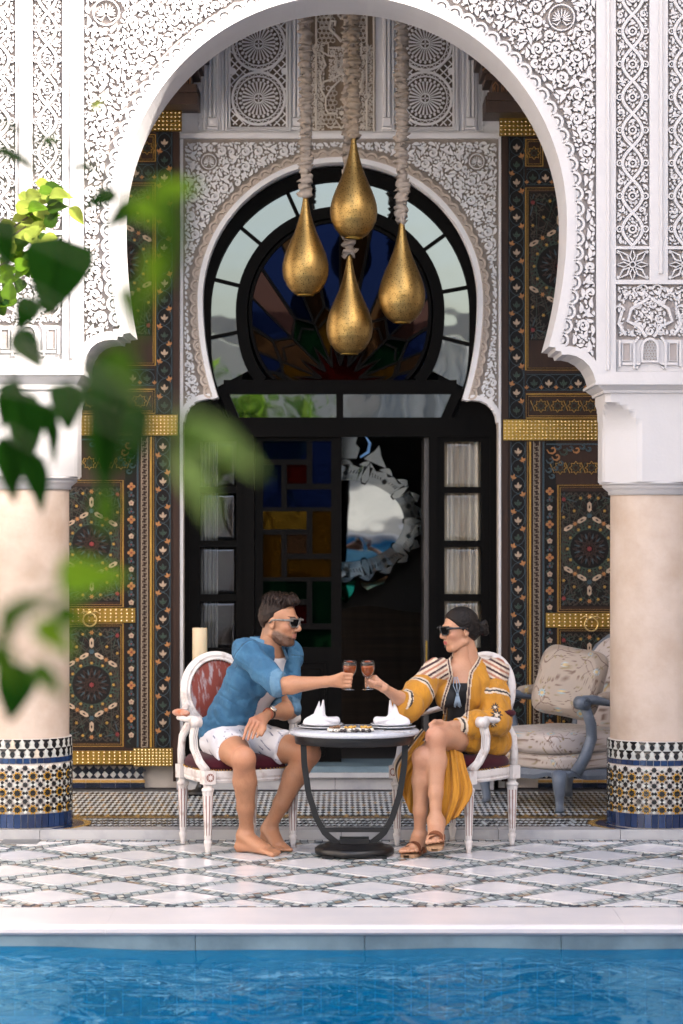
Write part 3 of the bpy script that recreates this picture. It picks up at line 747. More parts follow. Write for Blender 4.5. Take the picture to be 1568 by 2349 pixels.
b.build('arch_lining', m_inner, por)
m_scal = mat('tan_stucco', (.66, .56, .48), .75, noise=(8, .4))
band(por, A_in, .029, .070, fi, .007, m_scal, 8, len(A_in) - 8)
scallops(por, A_in, .030, .03, .0735, fi, m_scal, .026, 8, len(A_in) - 8)
zone = [(XI(424), ZI(960))] + [p for p in offset_line(A_in, .088)[6:-6]] + [(XI(1141), ZI(960)), (XI(1141), ZI(325)), (XI(424), ZI(325))]
med2 = [(XI(480), ZI(371), .05), (XI(1094), ZI(371), .05)]
def inside_in(X, Z):
    r = in_poly(X, Z, zone)
    for mx, mz, mr in med2: r &= (X - mx) ** 2 + (Z - mz) ** 2 > (mr + .006) ** 2
    return r
b = MB(); arabesque(b, fi, inside_in, (XI(424), ZI(965), XI(1141), ZI(325)), 5, .86, h1=.024, gap=.0034)
for q in med2: medallion(b, fi, *q, h=.024)
b.build('spandrel_arabesque', m_inner, por, kind='stuff')
# ---- upper panels
b = MB(); b.poly(fi, rect(XI(405), ZI(306), XI(1160), 5.44), -.30, 0.0, 0); b.build('upper_wall', m_inner, por)
b = MB()
def moulding(x0, y0, x1, y1, w, h): b.rib(fi, [(XI(x0), ZI(y0)), (XI(x1), ZI(y1))], w, -.002, h, top=.55)
for x in (470, 500, 512, 1050, 1062, 1092): moulding(x, 300, x, -120, .022, .022)
for s in (0, 1):
    fx = (lambda x: x) if s == 0 else (lambda x: 1568 - x)
    for x in (483, 493, 676, 685): moulding(fx(x), 270, fx(x), -120, .026, .034)
    for xa, xb in ((478, 499), (671, 690)):      # colonnette bases
        xx0, xx1 = sorted((XI(fx(xa)), XI(fx(xb)))); b.poly(fi, rect(xx0, ZI(292), xx1, ZI(272)), -.002, .03, 0, .12); b.poly(fi, rect(xx0 - .004, ZI(299), xx1 + .004, ZI(293)), -.002, .036, 0)
    for (x0, x1) in ((520, 666),):
        xa, xb = sorted((XI(fx(x0)), XI(fx(x1))))
        for o, h in ((0, .03), (.02, .022)): b.rib(fi, [(xa + o, 5.4), (xa + o, ZI(300) + o), (xb - o, ZI(300) + o), (xb - o, 5.4)], .016, -.002, h, top=.6)
b.build('mouldings', m_inner, por)
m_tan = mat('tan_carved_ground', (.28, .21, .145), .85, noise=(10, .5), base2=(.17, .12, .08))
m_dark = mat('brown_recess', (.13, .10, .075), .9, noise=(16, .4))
b = MB()
for s in (0, 1):
    fx = (lambda x: x) if s == 0 else (lambda x: 1568 - x)
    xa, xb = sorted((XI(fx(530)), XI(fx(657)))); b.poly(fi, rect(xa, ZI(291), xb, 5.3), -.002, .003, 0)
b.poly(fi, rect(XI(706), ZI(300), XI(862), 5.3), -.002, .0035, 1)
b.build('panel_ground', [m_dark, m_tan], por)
# rosettes
def rosette(mb, mp, cx, cz, R, h=.018, n=24):
    mb.rib(mp, ngon(cx, cz, R * .17, 16), R * .05, .002, h, closed=True)
    for k in range(4):
        a = PI / 2 * k; mb.rib(mp, [(cx + R * .02 * math.cos(a), cz + R * .02 * math.sin(a)), (cx + R * .07 * math.cos(a), cz + R * .07 * math.sin(a)), (cx + R * .14 * math.cos(a), cz + R * .14 * math.sin(a))], [R * .02, R * .07, R * .02], .002, h)
    for k in range(n):
        a = 2 * PI * (k + .5) / n; c, s = math.cos(a), math.sin(a)
        mb.rib(mp, [(cx + R * .20 * c, cz + R * .20 * s), (cx + R * .40 * c, cz + R * .40 * s), (cx + R * .62 * c, cz + R * .62 * s)], [R * .035, R * .055, R * .09], .002, h - .002 + .0007 * (k % 2), top=.7)
        a2 = 2 * PI * k / n; c, s = math.cos(a2), math.sin(a2)
        mb.poly(mp, [(cx + R * .60 * c, cz + R * .60 * s), (cx + R * .69 * c + R * .055 * s, cz + R * .69 * s - R * .055 * c), (cx + R * .76 * c, cz + R * .76 * s), (cx + R * .69 * c - R * .055 * s, cz + R * .69 * s + R * .055 * c)][::-1], .002, h - .001, 0)
    for r, wd, hh in ((.81, .045, h), (.97, .10, h + .002)): mb.rib(mp, ngon(cx, cz, R * r, 40), R * wd, .002, hh, closed=True, top=.8)
    for k in range(n):
        a0, a1, a2 = 2 * PI * k / n, 2 * PI * (k + .5) / n, 2 * PI * (k + 1) / n
        mb.rib(mp, [(cx + R * .82 * math.cos(a0), cz + R * .82 * math.sin(a0)), (cx + R * .92 * math.cos(a1), cz + R * .92 * math.sin(a1)), (cx + R * .82 * math.cos(a2), cz + R * .82 * math.sin(a2))], R * .028, .002, h - .003)
b = MB(); rpx = 62
for s in (0, 1):
    fx = (lambda x: x) if s == 0 else (lambda x: 1568 - x + 2)
    cx = XI(fx(594)); R = rpx / (F / DI)
    xa, xb = cx - R * 1.03, cx + R * 1.03; zb_, zt_ = ZI(291), ZI(-30)
    zc = [ZI(226), ZI(101), ZI(-24)]
    for z in zc: rosette(b, fi, cx, z, R)
    # net between the rosettes
    g = R * .155
    for i in range(-40, 60):
        for sl in (1, -1):
            x0_, z0_ = (xa, zb_ + i * g * 2.0)
            seg = []
            for t in np.linspace(0, 1, 27):
                x, z = xa + (xb - xa) * t, z0_ + sl * (xb - xa) * t
                ok = zb_ < z < zt_ and all((x - cx) ** 2 + (z - q) ** 2 > (R * .99) ** 2 for q in zc)
                if ok: seg.append((x, z))
                if (not ok or t == 1):
                    if len(seg) > 1: b.rib(fi, seg, R * .05, .002, .012 + .001 * sl, top=.7)
                    seg = []
    for z in zc:
        for dz in (R,):
            for sx in (xa, xb):
                b.poly(fi, ngon(sx + (.012 if sx == xa else -.012), z + dz, R * .13, 10), .002, .0165, 0)
b.build('rosette_carving', m_inner, por, kind='stuff')
# central strapwork panel
b = MB(); cx = XI(784); S_ = DI / F
def sp(pts, wpx=5, h=.020, closed=False):
    for s in (-1, 1): b.rib(fi, [(cx + s * x * S_, ZI(y)) for x, y in pts], wpx * S_, .002, h + .0008 * s, closed=closed, top=.7)
sp([(74, 302), (74, 10)], 5, .022); sp([(58, 300), (58, 230), (66, 222), (58, 214), (58, 120), (66, 112), (58, 104), (58, -20)], 5, .021)
sp([(2, 292), (30, 292), (36, 285), (58, 285)], 4); sp([(0, 296), (12, 278), (24, 296)], 5, .022)
for y in (260, 150): b.rib(fi, star(cx, ZI(y), 15 * S_, 10.5 * S_, 8), 4 * S_, .002, .021, closed=True); b.poly(fi, star(cx, ZI(y), 7 * S_, 4 * S_, 8), .002, .014, 0)
sp([(15, 260), (30, 260), (36, 250), (36, 225), (24, 205), (10, 190), (0, 182)], 5); sp([(36, 225), (48, 205), (40, 188), (20, 182), (0, 170)], 5, .0215)
sp([(0, 172), (14, 160), (10, 140), (16, 128), (30, 128), (30, 110), (0, 110)], 5, .0222); sp([(44, 200), (50, 170), (36, 150), (44, 128), (58, 128)], 5)
sp([(30, 128), (46, 118), (46, 100), (30, 100), (30, 110)], 4, .0195); sp([(0, 96), (8, 86), (28, 66), (24, 48), (14, 50), (16, 60)], 7, .0225); sp([(0, 30), (14, 22), (26, 36), (34, 28), (44, 10), (46, -20)], 6, .0215); sp([(0, 44), (8, 36), (0, 14)], 5, .02)
for y in range(60, 300, 11):
    for i in range(-5, 6):
        x = i * 10 + (5 if (y // 11) % 2 else 0)
        zone_ok = (195 < y < 285 and 14 < abs(x) < 34) or (y < 100 and 16 < abs(x) < 56) or (250 < y < 285 and abs(x) > 16 and abs(x) < 56)
        if zone_ok: b.rib(fi, ngon(cx + x * S_, ZI(y), 5.4 * S_, 6, PI / 6), 1.9 * S_, .002, .012, closed=True)
for y in range(-20, 60, 11):
    for i in range(-5, 6):
        x = i * 10 + (5 if (y // 11) % 2 else 0)
        if abs(x) > 16: b.rib(fi, ngon(cx + x * S_, ZI(y), 5.4 * S_, 6, PI / 6), 1.9 * S_, .002, .012, closed=True)
def ins2(X, Z): return ((np.abs(X - cx) > 38 * S_) & (np.abs(X - cx) < 72 * S_) & (Z > ZI(300)) & (Z < ZI(100))) | ((np.abs(X - cx) < 30 * S_) & (Z > ZI(190)) & (Z < ZI(105)))
arabesque(b, fi, ins2, (XI(706), ZI(302), XI(862), ZI(0)), 9, .55, h0=.002, h1=.013, gap=.003, cell=.003)
b.build('strapwork_panel', mat('strapwork_stucco', (.72, .67, .60), .75, noise=(8, .5), base2=(.55, .48, .40)), por, kind='stuff')
b = MB()
for s in (0, 1):
    fx = (lambda x: x) if s == 0 else (lambda x: 1566 - x)
    chain_strip(b, fi, XI(fx(461)), .040, ZI(300), ZI(120), .012)
b.build('narrow_vine_strip', m_inner, por)
print('stucco', time.time() - T0)
# ================================================================== GALLERY SIDE WALLS, DADO, CORBELS
DD = 16.48; SD = DD / F
b = MB()
for s in (-1, 1): b.box(tuple(sorted((s * PX(1162, DI), s * 4.5))) [0:1] + (DI - .02, ZR), tuple(sorted((s * PX(1162, DI), s * 4.5)))[1:2] + (DI + .28, 5.44))
b.build('side_wall', mat('gallery_side_plaster', (.50, .45, .40), .85, noise=(4, .4)), por)  # plain warm grey plaster of the gallery side walls
m_navy = [mat('navy_tile_%d' % i, c, .2, noise=(12, .5)) for i, c in enumerate([(.010, .016, .040), (.006, .010, .022), (.014, .022, .05)])]
for s, lab in ((-1, 'dark zellige skirting at the foot of the painted door by the blurred leaves'), (1, 'dark zellige skirting behind the floral armchair')):
    t = thing('tiled_skirting', lab, 'skirting', (0, 0, 0), 'zellige skirtings'); X = lambda x: PX(x, DI - .06) * (1 if s < 0 else -1)
    b = MB(); x0, x1 = sorted((X(60), X(329))); b.box((x0, DI - .055, ZR), (x1, DI - .021, PZ(1757, DI))); b.build('tile_bed', m_bed, t); fs = front(DI - .055)
    b = MB(); k = 0; px = 62
    while px < 320:
        xa = X(px); c = X(px + 9); yb_, yt_ = PZ(1786, DI - .06), PZ(1757, DI - .06)
        b.poly(fs, ngon(c, (yb_ + yt_) / 2 + .012, .024 if k % 2 else .034, 4, 0, .03), 0, .006, 1); b.poly(fs, [(X(px), yb_), (X(px + 18), yb_), (c, yb_ + .03)], 0, .006, 1); px += 18; k += 1
        b.poly(fs, [(X(px - 18), yb_ + .002), (c - .004, yb_ + .034), (c - .03, yt_ - .02), (X(px - 20), (yb_ + yt_) / 2)], 0, .004, 0)
    b.build('lozenge_mosaic', [m_zel[0], m_navy[1]], t, kind='stuff')
    for i, px in enumerate(range(62, 320, 34)):
        xa, xb = sorted((X(px), X(px + 33))); q = MB(); q.box((xa, DI - .064, ZR + .002), (xb, DI - .054, PZ(1794, DI))); q.build('navy_tile', m_navy[i % 3], t)
        q = MB(); q.box((xa, DI - .063, PZ(1793, DI)), (xb, DI - .054, PZ(1787, DI))); q.build('ochre_tile', m_g[2], t)
m_cbg = mat('painted_cedar_gold', (.34, .15, .05), .5, noise=(20, .8), base2=(.05, .02, .012))
for s, lab in ((-1, 'dark carved cedar corbel behind the arch on the leafy side'), (1, 'dark carved cedar corbel behind the arch above the brass hinge band')):
    t = thing('cedar_corbel', lab, 'corbel', (0, 0, 0), 'cedar corbels under the gallery ceiling')
    X = lambda x: PX(x, 16.3) * (1 if s > 0 else -1); dz = .05 if s < 0 else 0; Z = lambda y: PZ(y, 16.3) + dz
    b = MB(); lo = lambda a, c: (min(a, c), max(a, c)); xa, xb = lo(X(1113), X(1420)); b.box((xa, 16.22, Z(262)), (xb, 16.578, Z(225))); b.box((xa + .01, 16.19, Z(236)), (xb, 16.578, Z(218))); b.build('beam', m_wood, t)
    b = MB()
    for (x0, y0, x1, y1, d0) in ((1128, 217, 1420, 190, 16.24), (1112, 190, 1420, 176, 16.20), (1104, 176, 1420, 150, 16.16), (1092, 150, 1420, 120, 16.12), (1080, 120, 1420, 60, 16.06)):
        xa, xb = lo(X(x0), X(x1)); b.box((xa, d0, Z(y0)), (xb, 16.578, Z(y1) - .002))
    b.build('stepped_bracket', m_wood, t)
    fc_ = front(16.12); b = MB()
    for i in range(8):
        xx = X(1136 + i * 20)
        b.rib(front(16.24), [(xx - .014, Z(215)), (xx - .016, Z(200)), (xx, Z(192)), (xx + .016, Z(200)), (xx + .014, Z(215))], .007, -.002, .008); b.rib(front(16.24), [(xx, Z(214)), (xx - .006, Z(206)), (xx, Z(199))], [.004, .009, .002], -.002, .009)
        b.rib(front(16.16), arcpts(X(1112 + i * 18), Z(172), .018, .1, PI - .1, 6), .008, -.002, .01); b.poly(front(16.12), ngon(X(1100 + i * 19), Z(136), .016, 6), -.002, .012, 0, .3)
    b.build('carved_detail', m_cbg, t)
# ================================================================== PAINTED CEDAR DOORS
m_dwood = mat('door_cedar', (.030, .0125, .007), .45, spec=.25, noise=(4, .6), stretch=(10, 1, 1), base2=(.014, .006, .004), bump=(50, .25))
m_nav = mat('painted_navy', (.0075, .006, .006), .6, spec=.2, noise=(20, .5))
m_gold = mat('gilded_line', (.42, .24, .045), .42, .4, noise=(14, .5))
m_pblue = mat('painted_blue', (.022, .055, .075), .5, noise=(16, .5)); m_pgreen = mat('painted_green', (.012, .034, .020), .5, noise=(16, .5))
m_cream = mat('painted_cream', (.42, .31, .22), .55, noise=(18, .4)); m_orange = mat('painted_orange', (.38, .165, .05), .55, noise=(18, .4)); m_pred = mat('painted_red', (.16, .012, .012), .5)
m_yell = mat('painted_yellow', (.38, .22, .035), .5, noise=(18, .4)); m_pline = mat('painted_pale_line', (.34, .28, .21), .55, noise=(12, .4))
lm = lambda u, v, h: (u, -h, v)
def leaf_mesh(m, k=1.0, half=False):
    t = MB(); s = SD * k
    for a, L, w in ((PI / 2, 17, 7), (PI / 2 - .75, 14, 6), (PI / 2 + .75, 14, 6), (-PI / 2, 5, 3)):
        if half and a > PI / 2 + .1: continue
        pts = [(u * L * s, v * w * s) for u, v in ((0, 0), (.25, .38), (.6, .5), (.85, .25), (1, 0), (.85, -.25), (.6, -.5), (.25, -.38))]
        t.poly(lm, [(x * math.cos(a) - y * math.sin(a), x * math.sin(a) + y * math.cos(a)) for x, y in pts], -.002, .006 + .0006 * a, 0, .12)
    return t.mesh('leaf_motif', m)
L_cream, L_green, L_or = leaf_mesh(m_cream, .88), leaf_mesh(m_pgreen, .88), leaf_mesh(m_orange, .75)
def flower_mesh(m, n, r):
    t = MB()
    for k in range(n): a = 2 * PI * k / n + PI / 2; t.poly(lm, ngon(r * .55 * math.cos(a), r * .55 * math.sin(a), r * .42, 7), -.002, .005 + .0004 * k, 0, .15)
    t.poly(lm, ngon(0, 0, r * .22, 6), -.002, .0085, 1); return t.mesh('flower_motif', [m, m_pred])
Fl = [flower_mesh(m_orange, 4, 10 * SD), flower_mesh(m_cream, 5, 7 * SD), flower_mesh(m_pblue, 3, 8 * SD)]
st_m = MB(); st_m.poly(lm, star(0, 0, 5.2 * SD, 2.5 * SD, 6), -.002, .006, 0, .2); st_me = st_m.mesh('yellow_star', m_yell)
st_m = MB(); st_m.poly(lm, star(0, 0, 7.2 * SD, 3.4 * SD, 6), -.002, .0065, 0, .2); st_mo = st_m.mesh('orange_star', m_orange)
cr_m = MB(); cr_m.poly(lm, [(u * SD, v * SD) for u, v in ((-13, 0), (-8, -5), (8, -5), (13, 0), (8, 5), (-8, 5))], -.002, .0065, 0, .1); cr_m.poly(lm, [(u * SD, v * SD) for u, v in ((-5, 0), (0, -2), (5, 0), (0, 2))], .006, .0075, 1); cr_me = cr_m.mesh('cream_lozenge', [m_cream, m_nav])
stud = MB(); stud.lathe([(.0075, 0), (.0068, .003), (.004, .0058), (.0008, .0068)], 8, R=Matrix.Rotation(PI / 2, 3, 'X')); stud_me = stud.mesh('stud', mat('polished_stud', (.85, .70, .42), .2, 1.0))
def painted_door(s, label, dz):
    t = thing('painted_door', label, 'door', (0, 0, dz), 'painted cedar doors of the gallery'); t['kind'] = 'thing'
    if s > 0: t.scale = (-1, 1, 1); t.location.x = -.012
    X = lambda x: PX(x, DD); Z = lambda y: PZ(y, DD); fd = front(DD)
    zbot = ZR + .02 - dz
    b = MB(); b.box((X(60), DD, Z(1757)), (X(412), DD + .07, Z(235))); b.build('door_leaf', m_dwood, t)
    b = MB(); b.box((X(398), DD - .02, zbot + .03), (X(413), DD - .001, Z(300))); b.build('edge_stile', m_dwood, t)
    b = MB()
    for r in (rect(X(357), Z(1716), X(392), Z(1001)), rect(X(359), Z(950), X(396), Z(303)), rect(X(150), Z(886), X(356), Z(845)), rect(X(288), Z(1716), X(313), Z(1001)), rect(X(200), Z(416), X(356), Z(374))): b.poly(fd, r, -.001, .004, 0)
    b.build('painted_ground', m_nav, t)
    # leaf bands
    def band(x0, x1, y0, y1, vertical=True):
        L = MB()
        if vertical:
            c = (x0 + x1) / 2; A = (x1 - x0) * .46; n = max(1, round((y1 - y0) / 80)); per = (y1 - y0) / n
            yy = np.linspace(y0, y1, n * 20 + 1)
            for ph in (0, PI):
                sn = np.sin((yy - y0) / per * 2 * PI + ph)
                L.rib(fd, [(X(c + A * np.sign(q) * abs(q) ** .6), Z(y)) for q, y in zip(sn, yy)], 1.3 * SD, .003, .0065 + .0004 * (ph > 0), 0)
            for k in range(n * 2):
                y = y0 + (k + .5) * per / 2
                place('leaf_motif', L_cream if k % 2 == 0 else L_green, t, (X(c), DD - .004, Z(y + 8)))
                if y + per / 4 < y1 - 6:
                    sd = 1 if k % 2 else -1; place('leaf_motif', L_or, t, (X(c + sd * A * .82), DD - .004, Z(y + per / 4 + 6)), (0, -.35 * sd, 0))
        else:
            c = (y0 + y1) / 2; A = (y1 - y0) * .44; n = max(1, round((x1 - x0) / 70)); per = (x1 - x0) / n; xx = np.linspace(x0, x1, n * 20 + 1)
            for ph in (0, PI):
                sn = np.sin((xx - x0) / per * 2 * PI + ph); L.rib(fd, [(X(x), Z(c + A * np.sign(q) * abs(q) ** .6)) for q, x in zip(sn, xx)], 1.3 * SD, .003, .0065 + .0004 * (ph > 0), 0)
            for k in range(n * 2):
                x = x0 + (k + .5) * per / 2; place('leaf_motif', (L_cream, L_green)[k % 2], t, (X(x), DD - .004, Z(c + 8))); place('leaf_motif', L_or, t, (X(x + per / 4), DD - .004, Z(c + 15)), scale=(.7, 1, .7))
        for e in ((x0, x1) if vertical else (y0, y1)): L.rib(fd, [(X(e), Z(y0)), (X(e), Z(y1))] if vertical else [(X(x0), Z(e)), (X(x1), Z(e))], 1.6 * SD, .003, .006, 0)
        L.build('blue_tracery', m_pblue, t)
    band(358, 391, 1003, 1714); band(361, 395, 305, 948); band(152, 355, 848, 884, False); band(240, 355, 377, 413, False)
    # straight mouldings
    b = MB()
    for x, wv, h, mi in ((347, 6, .012, 0), (339, 2, .006, 1), (325, 2, .006, 1), (316.5, 4.5, .006, 2), (353, 1.5, .007, 0)): b.rib(fd, [(X(x), Z(1714)), (X(x), Z(1002))], wv * SD, -.001, h, mi, top=.6)
    for x0, y0, x1, y1 in ((140, 1102, 283, 1392), (140, 1431, 283, 1712), (206, 420, 357, 838), (152, 893, 356, 948), (318, 309, 357, 370)):
        for o, wv in ((0, 3.4), (5, 1.6)): b.rib(fd, [(X(x0 + o), Z(y0 + o)), (X(x1 - o), Z(y0 + o)), (X(x1 - o), Z(y1 - o)), (X(x0 + o), Z(y1 - o))], wv * SD, -.001, .010 - o * .0006, 0, closed=True, top=.6)
    b.build('gilt_mouldings', [m_gold, m_pline, m_pblue], t)
    b = MB(); y = 1006
    while y < 1708:
        b.rib(fd, [(X(328), Z(y + 14)), (X(328), Z(y + 6)), (X(336), Z(y + 8)), (X(336), Z(y))], 2 * SD, -.001, .005, 0, top=.7); y += 12.5
    b.build('key_pattern', m_pline, t)
    # flower strip
    b = MB(); y = 1116; k = 0
    while y < 1705:
        if not 1392 < y < 1432:
            m = Fl[(0, 2, 1, 2)[k % 4]]; place('flower_motif', m, t, (X(302), DD - .004, Z(y)))
            sg = 1 if k % 2 else -1; b.rib(fd, [(X(302), Z(y + 8)), (X(302 + sg * 8), Z(y + 14)), (X(302 + sg * 2), Z(y + 21))], [1.5 * SD, 4 * SD, 1.2 * SD], .003, .0065, 0)
        y += 19; k += 1
    b.build('green_stems', m_pgreen, t)
    # star panels
    def star_panel(cx, cy, hw, hh, Rh):
        g = MB(); g.poly(fd, rect(X(cx - hw), Z(cy + hh), X(cx + hw), Z(cy - hh)), -.001, .003, 0); pn = g.build('star_panel', m_nav, t)
        ok = lambda x, y, m=4: abs(x) < hw - m and abs(y) < hh - m
        mp = lambda u, v, h: fd(X(cx + u), Z(cy - v), h)
        q = MB()
        def seg(p0, p1, w, h, mi):
            P = [(p0[0] + (p1[0] - p0[0]) * i / 6, p0[1] + (p1[1] - p0[1]) * i / 6) for i in range(7)]; P = [p for p in P if abs(p[0]) < hw - 1.5 and abs(p[1]) < hh - 1.5]
            if len(P) > 1: q.rib(mp, P, w, .002, h, mi)
        for k in range(12):
            a0, a1 = 2 * PI * k / 12, 2 * PI * (k + 5) / 12
            seg((math.cos(a0) * Rh * .50, math.sin(a0) * Rh * .50), (math.cos(a1) * Rh * .50, math.sin(a1) * Rh * .50), 2.4, .0060 + .00012 * k, 1)
            a = a0 + PI / 12; c, s_ = math.cos(a), math.sin(a)
            q.rib(mp, [(c * Rh * .22, s_ * Rh * .22), (c * Rh * .33, s_ * Rh * .33), (c * Rh * .47, s_ * Rh * .47)], [1, 4.5, 1.2], .002, .0055, 2)
            x, y = Rh * .66 * math.cos(a0), Rh * .66 * math.sin(a0)
            if ok(x, y): place('yellow_star', st_me, pn, mp(x, y, .002))
            for s2 in (-1, 1):
                p0 = (Rh * .58 * math.cos(a0 + s2 * .16), Rh * .58 * math.sin(a0 + s2 * .16)); p1 = (Rh * .82 * math.cos(a0 + s2 * .20), Rh * .82 * math.sin(a0 + s2 * .20)); p2 = (Rh * .86 * math.cos(a0 + s2 * .06), Rh * .86 * math.sin(a0 + s2 * .06))
                seg(p0, p1, 3.0, .0052, 3); seg(p1, p2, 3.0, .0050, 3)
        q.poly(mp, star(0, 0, 7, 4, 8), .002, .0075, 4)
        def segc(p0, p1, w, h, mi):
            P = [(p0[0] + (p1[0] - p0[0]) * i / 40, p0[1] + (p1[1] - p0[1]) * i / 40) for i in range(41)]; run = []
            for p in P + [(9e9, 9e9)]:
                if abs(p[0]) < hw - 2 and abs(p[1]) < hh - 2: run.append(p)
                else:
                    if len(run) > 1: q.rib(mp, [run[0], run[-1]], w, .002, h, mi)
                    run = []
        for k in range(24):
            for st_, rad, mi in ((7, 1.25, 5), (9, 1.8, 1), (10, 2.3, 3)):
                a0, a1 = 2 * PI * k / 24, 2 * PI * (k + st_) / 24; segc((Rh * rad * math.cos(a0), Rh * rad * math.sin(a0)), (Rh * rad * math.cos(a1), Rh * rad * math.sin(a1)), 1.4, .0036 + .00005 * k, mi)
        for k in range(6):
            a = PI / 2 + k * PI / 3; v = (Rh * 1.0 * math.cos(a), Rh * 1.0 * math.sin(a))
            for da in (0, 2 * PI / 3, -2 * PI / 3):
                an = a + da; x, y = v[0] + 20 * math.cos(an), v[1] + 20 * math.sin(an)
                if ok(x, y): place('cream_lozenge', cr_me, pn, mp(x, y, .0025), (0, -an, 0))
            if ok(*v): q.poly(mp, ngon(v[0], v[1], 6, 6), .002, .006, 2)
            a2 = a + PI / 6; x, y = Rh * .87 * math.cos(a2), Rh * .87 * math.sin(a2)
            if ok(x, y, 7): place('orange_star', st_mo, pn, mp(x, y, .002))
            a3 = a; x, y = Rh * 1.58 * math.cos(a3), Rh * 1.58 * math.sin(a3)
            if ok(x, y, 7): place('orange_star', st_mo, pn, mp(x, y, .002))
        for sx in (-1, 1):
            for sy in (-1, 1):
                ox, oy = sx * hw * .88, sy * hh * .86; q.poly(mp, star(ox, oy, 6, 3.4, 8), .002, .0072, 4)
                for k in range(12):
                    a = 2 * PI * k / 12; seg((ox + 9 * math.cos(a), oy + 9 * math.sin(a)), (ox + 30 * math.cos(a + .2), oy + 30 * math.sin(a + .2)), 2.2, .0045 + .0001 * k, (2, 5, 3)[k % 3]); seg((ox + 30 * math.cos(a), oy + 30 * math.sin(a)), (ox + 22 * math.cos(a + .52), oy + 22 * math.sin(a + .52)), 2.0, .0052, 5)
                for x, y in ((sx * hw * .30, sy * hh * .88), (sx * hw * .52, sy * hh * .66), (sx * hw * .88, sy * hh * .55)):
                    place('yellow_star', st_me, pn, mp(x, y, .002))
            for k in range(int(hh / 8)):
                y = -hh + k * 16 + 8; seg((sx * (hw - 3), y - 7), (sx * (hw - 10), y), 1.8, .0046, 5); seg((sx * (hw - 10), y), (sx * (hw - 3), y + 7), 1.8, .0048, 5)
        for k in range(int(hw / 7)):
            x = -hw + k * 14 + 7
            for sy in (-1, 1): seg((x - 7, sy * (hh - 3)), (x, sy * (hh - 11)), 1.8, .0046, 5); seg((x, sy * (hh - 11)), (x + 7, sy * (hh - 3)), 1.8, .0048, 5); seg((x - 5, sy * (hh - 14)), (x + 6, sy * (hh - 22)), 2.4, .0044, 3)
        for k in range(6):      # knots of strap work round the hexagon
            a = PI / 2 + k * PI / 3
            for m in range(-2, 3):
                r0 = Rh * 1.14 + 6 * (m % 2); x, y = r0 * math.cos(a + m * .17), r0 * math.sin(a + m * .17); seg((x, y), (x + 13 * math.cos(a + m), y + 13 * math.sin(a + m)), 2.6, .0047 + .0002 * m, 3 if m % 2 else 5)
        q.build('strap_work', [m_nav, m_dwood, m_pblue, m_pgreen, m_pred, mat('painted_teal', (.034, .022, .012), .5)], pn, kind='stuff')
    star_panel(211, 1248, 67, 132, 76); star_panel(211, 1571, 67, 132, 76); star_panel(281, 600, 68, 170, 86)
    # small star cartouches
    mpx = lambda u, v, h: fd(X(u), Z(v), h)
    for cx, cy in ([(170 + i * 38, 920) for i in range(5)] + [(338, 340)] + [(170 + i * 36, 1062) for i in range(4)]):
        b = MB(); b.rib(mpx, star(cx, cy, 15, 10, 8), 1.8, .0, .007, 0, closed=True); b.rib(mpx, star(cx, cy, 8, 5, 8), 1.6, .0, .0065, 1, closed=True)
        b.rib(mpx, [(cx + 14, cy - 12), (cx + 24, cy + 12)], 1.6, 0, .0062, 1); b.rib(mpx, [(cx + 14, cy + 12), (cx + 24, cy - 12)], 1.6, 0, .0060, 0)
        b.build('star_cartouche', [m_gold, m_pgreen], t)
    # scalloped painted arch over the middle panel
    b = MB(); mpx = lambda u, v, h: fd(X(u), Z(v), h)
    for x, y, r, mi in ((296, 1020, 10, 1), (282, 1012, 8, 0), (268, 1024, 9, 2), (300, 1044, 8, 0), (286, 1036, 9, 1), (303, 1066, 7, 0), (296, 1080, 6, 0), (254, 1016, 7, 0), (240, 1020, 8, 1), (226, 1013, 6, 0), (212, 1018, 6, 0), (276, 1050, 6, 0), (288, 1062, 6, 0)):
        r *= 1.25; b.rib(mpx, [(x + r * (1 - .12 * i) * math.cos(i * .8), y + r * (1 - .12 * i) * math.sin(i * .8)) for i in range(8)], [1.8, 3.4, 4.6, 4.6, 4.2, 3.6, 3.6, 4.2], 0, .009, mi)
    b.rib(mpx, [(160, 1008), (310, 1008)], 3, 0, .008, 0); b.build('painted_scrolls', [m_pblue, m_orange, m_pgreen], t)
    # brass bands with studs
    def brass(x0, y0, x1, y1, sx, rows, h):
        q = MB(); q.box((X(x0), DD - h, Z(y1)), (X(x1), DD + .001, Z(y0))); bd = q.build('brass_band', m_brass, t)
        q = MB(); n = int((x1 - x0) / sx)
        for i in range(n):
            for r in range(rows):
                x = x0 + (i + .5) * (x1 - x0) / n + ((sx * .5 if r % 2 else 0) if rows < 6 and sx > 14 else 0); y = y0 + (r + .5) * (y1 - y0) / rows
                if x < x1 - 2:
                    o = len(q.v); q.lathe([(2.6 * SD, 0), (2.4 * SD, .003), (1.3 * SD, .0058), (.3 * SD, .0066)], 7, mi=0, caps=False, c=(X(x), DD - h, Z(y)), R=Matrix.Rotation(PI / 2, 3, 'X'))
        q.build('studs', stud_me.materials[0], bd, kind='stuff')
    brass(240, 255, 418, 302, 9, 5, .024); brass(150, 952, 409, 999, 8.5, 6, .024); brass(100, 1395, 311, 1428, 12, 4, .012); brass(100, 1722, 307, 1753, 12, 4, .012); brass(307, 1716, 397, 1757, 8, 6, .024)
    b = MB(); c = Vector((X(208), DD - .03, Z(1414)))
    b.ell(c + Vector((0, 0, .022)), (.018, .016, .018)); b.tube([c + Vector((.042 * math.sin(a), -.008, .04 * math.cos(a) - .02)) for a in np.linspace(0, 2 * PI, 21)[:-1]], [.0042 + .0015 * (i % 2) for i in range(20)], 6, closed=True)
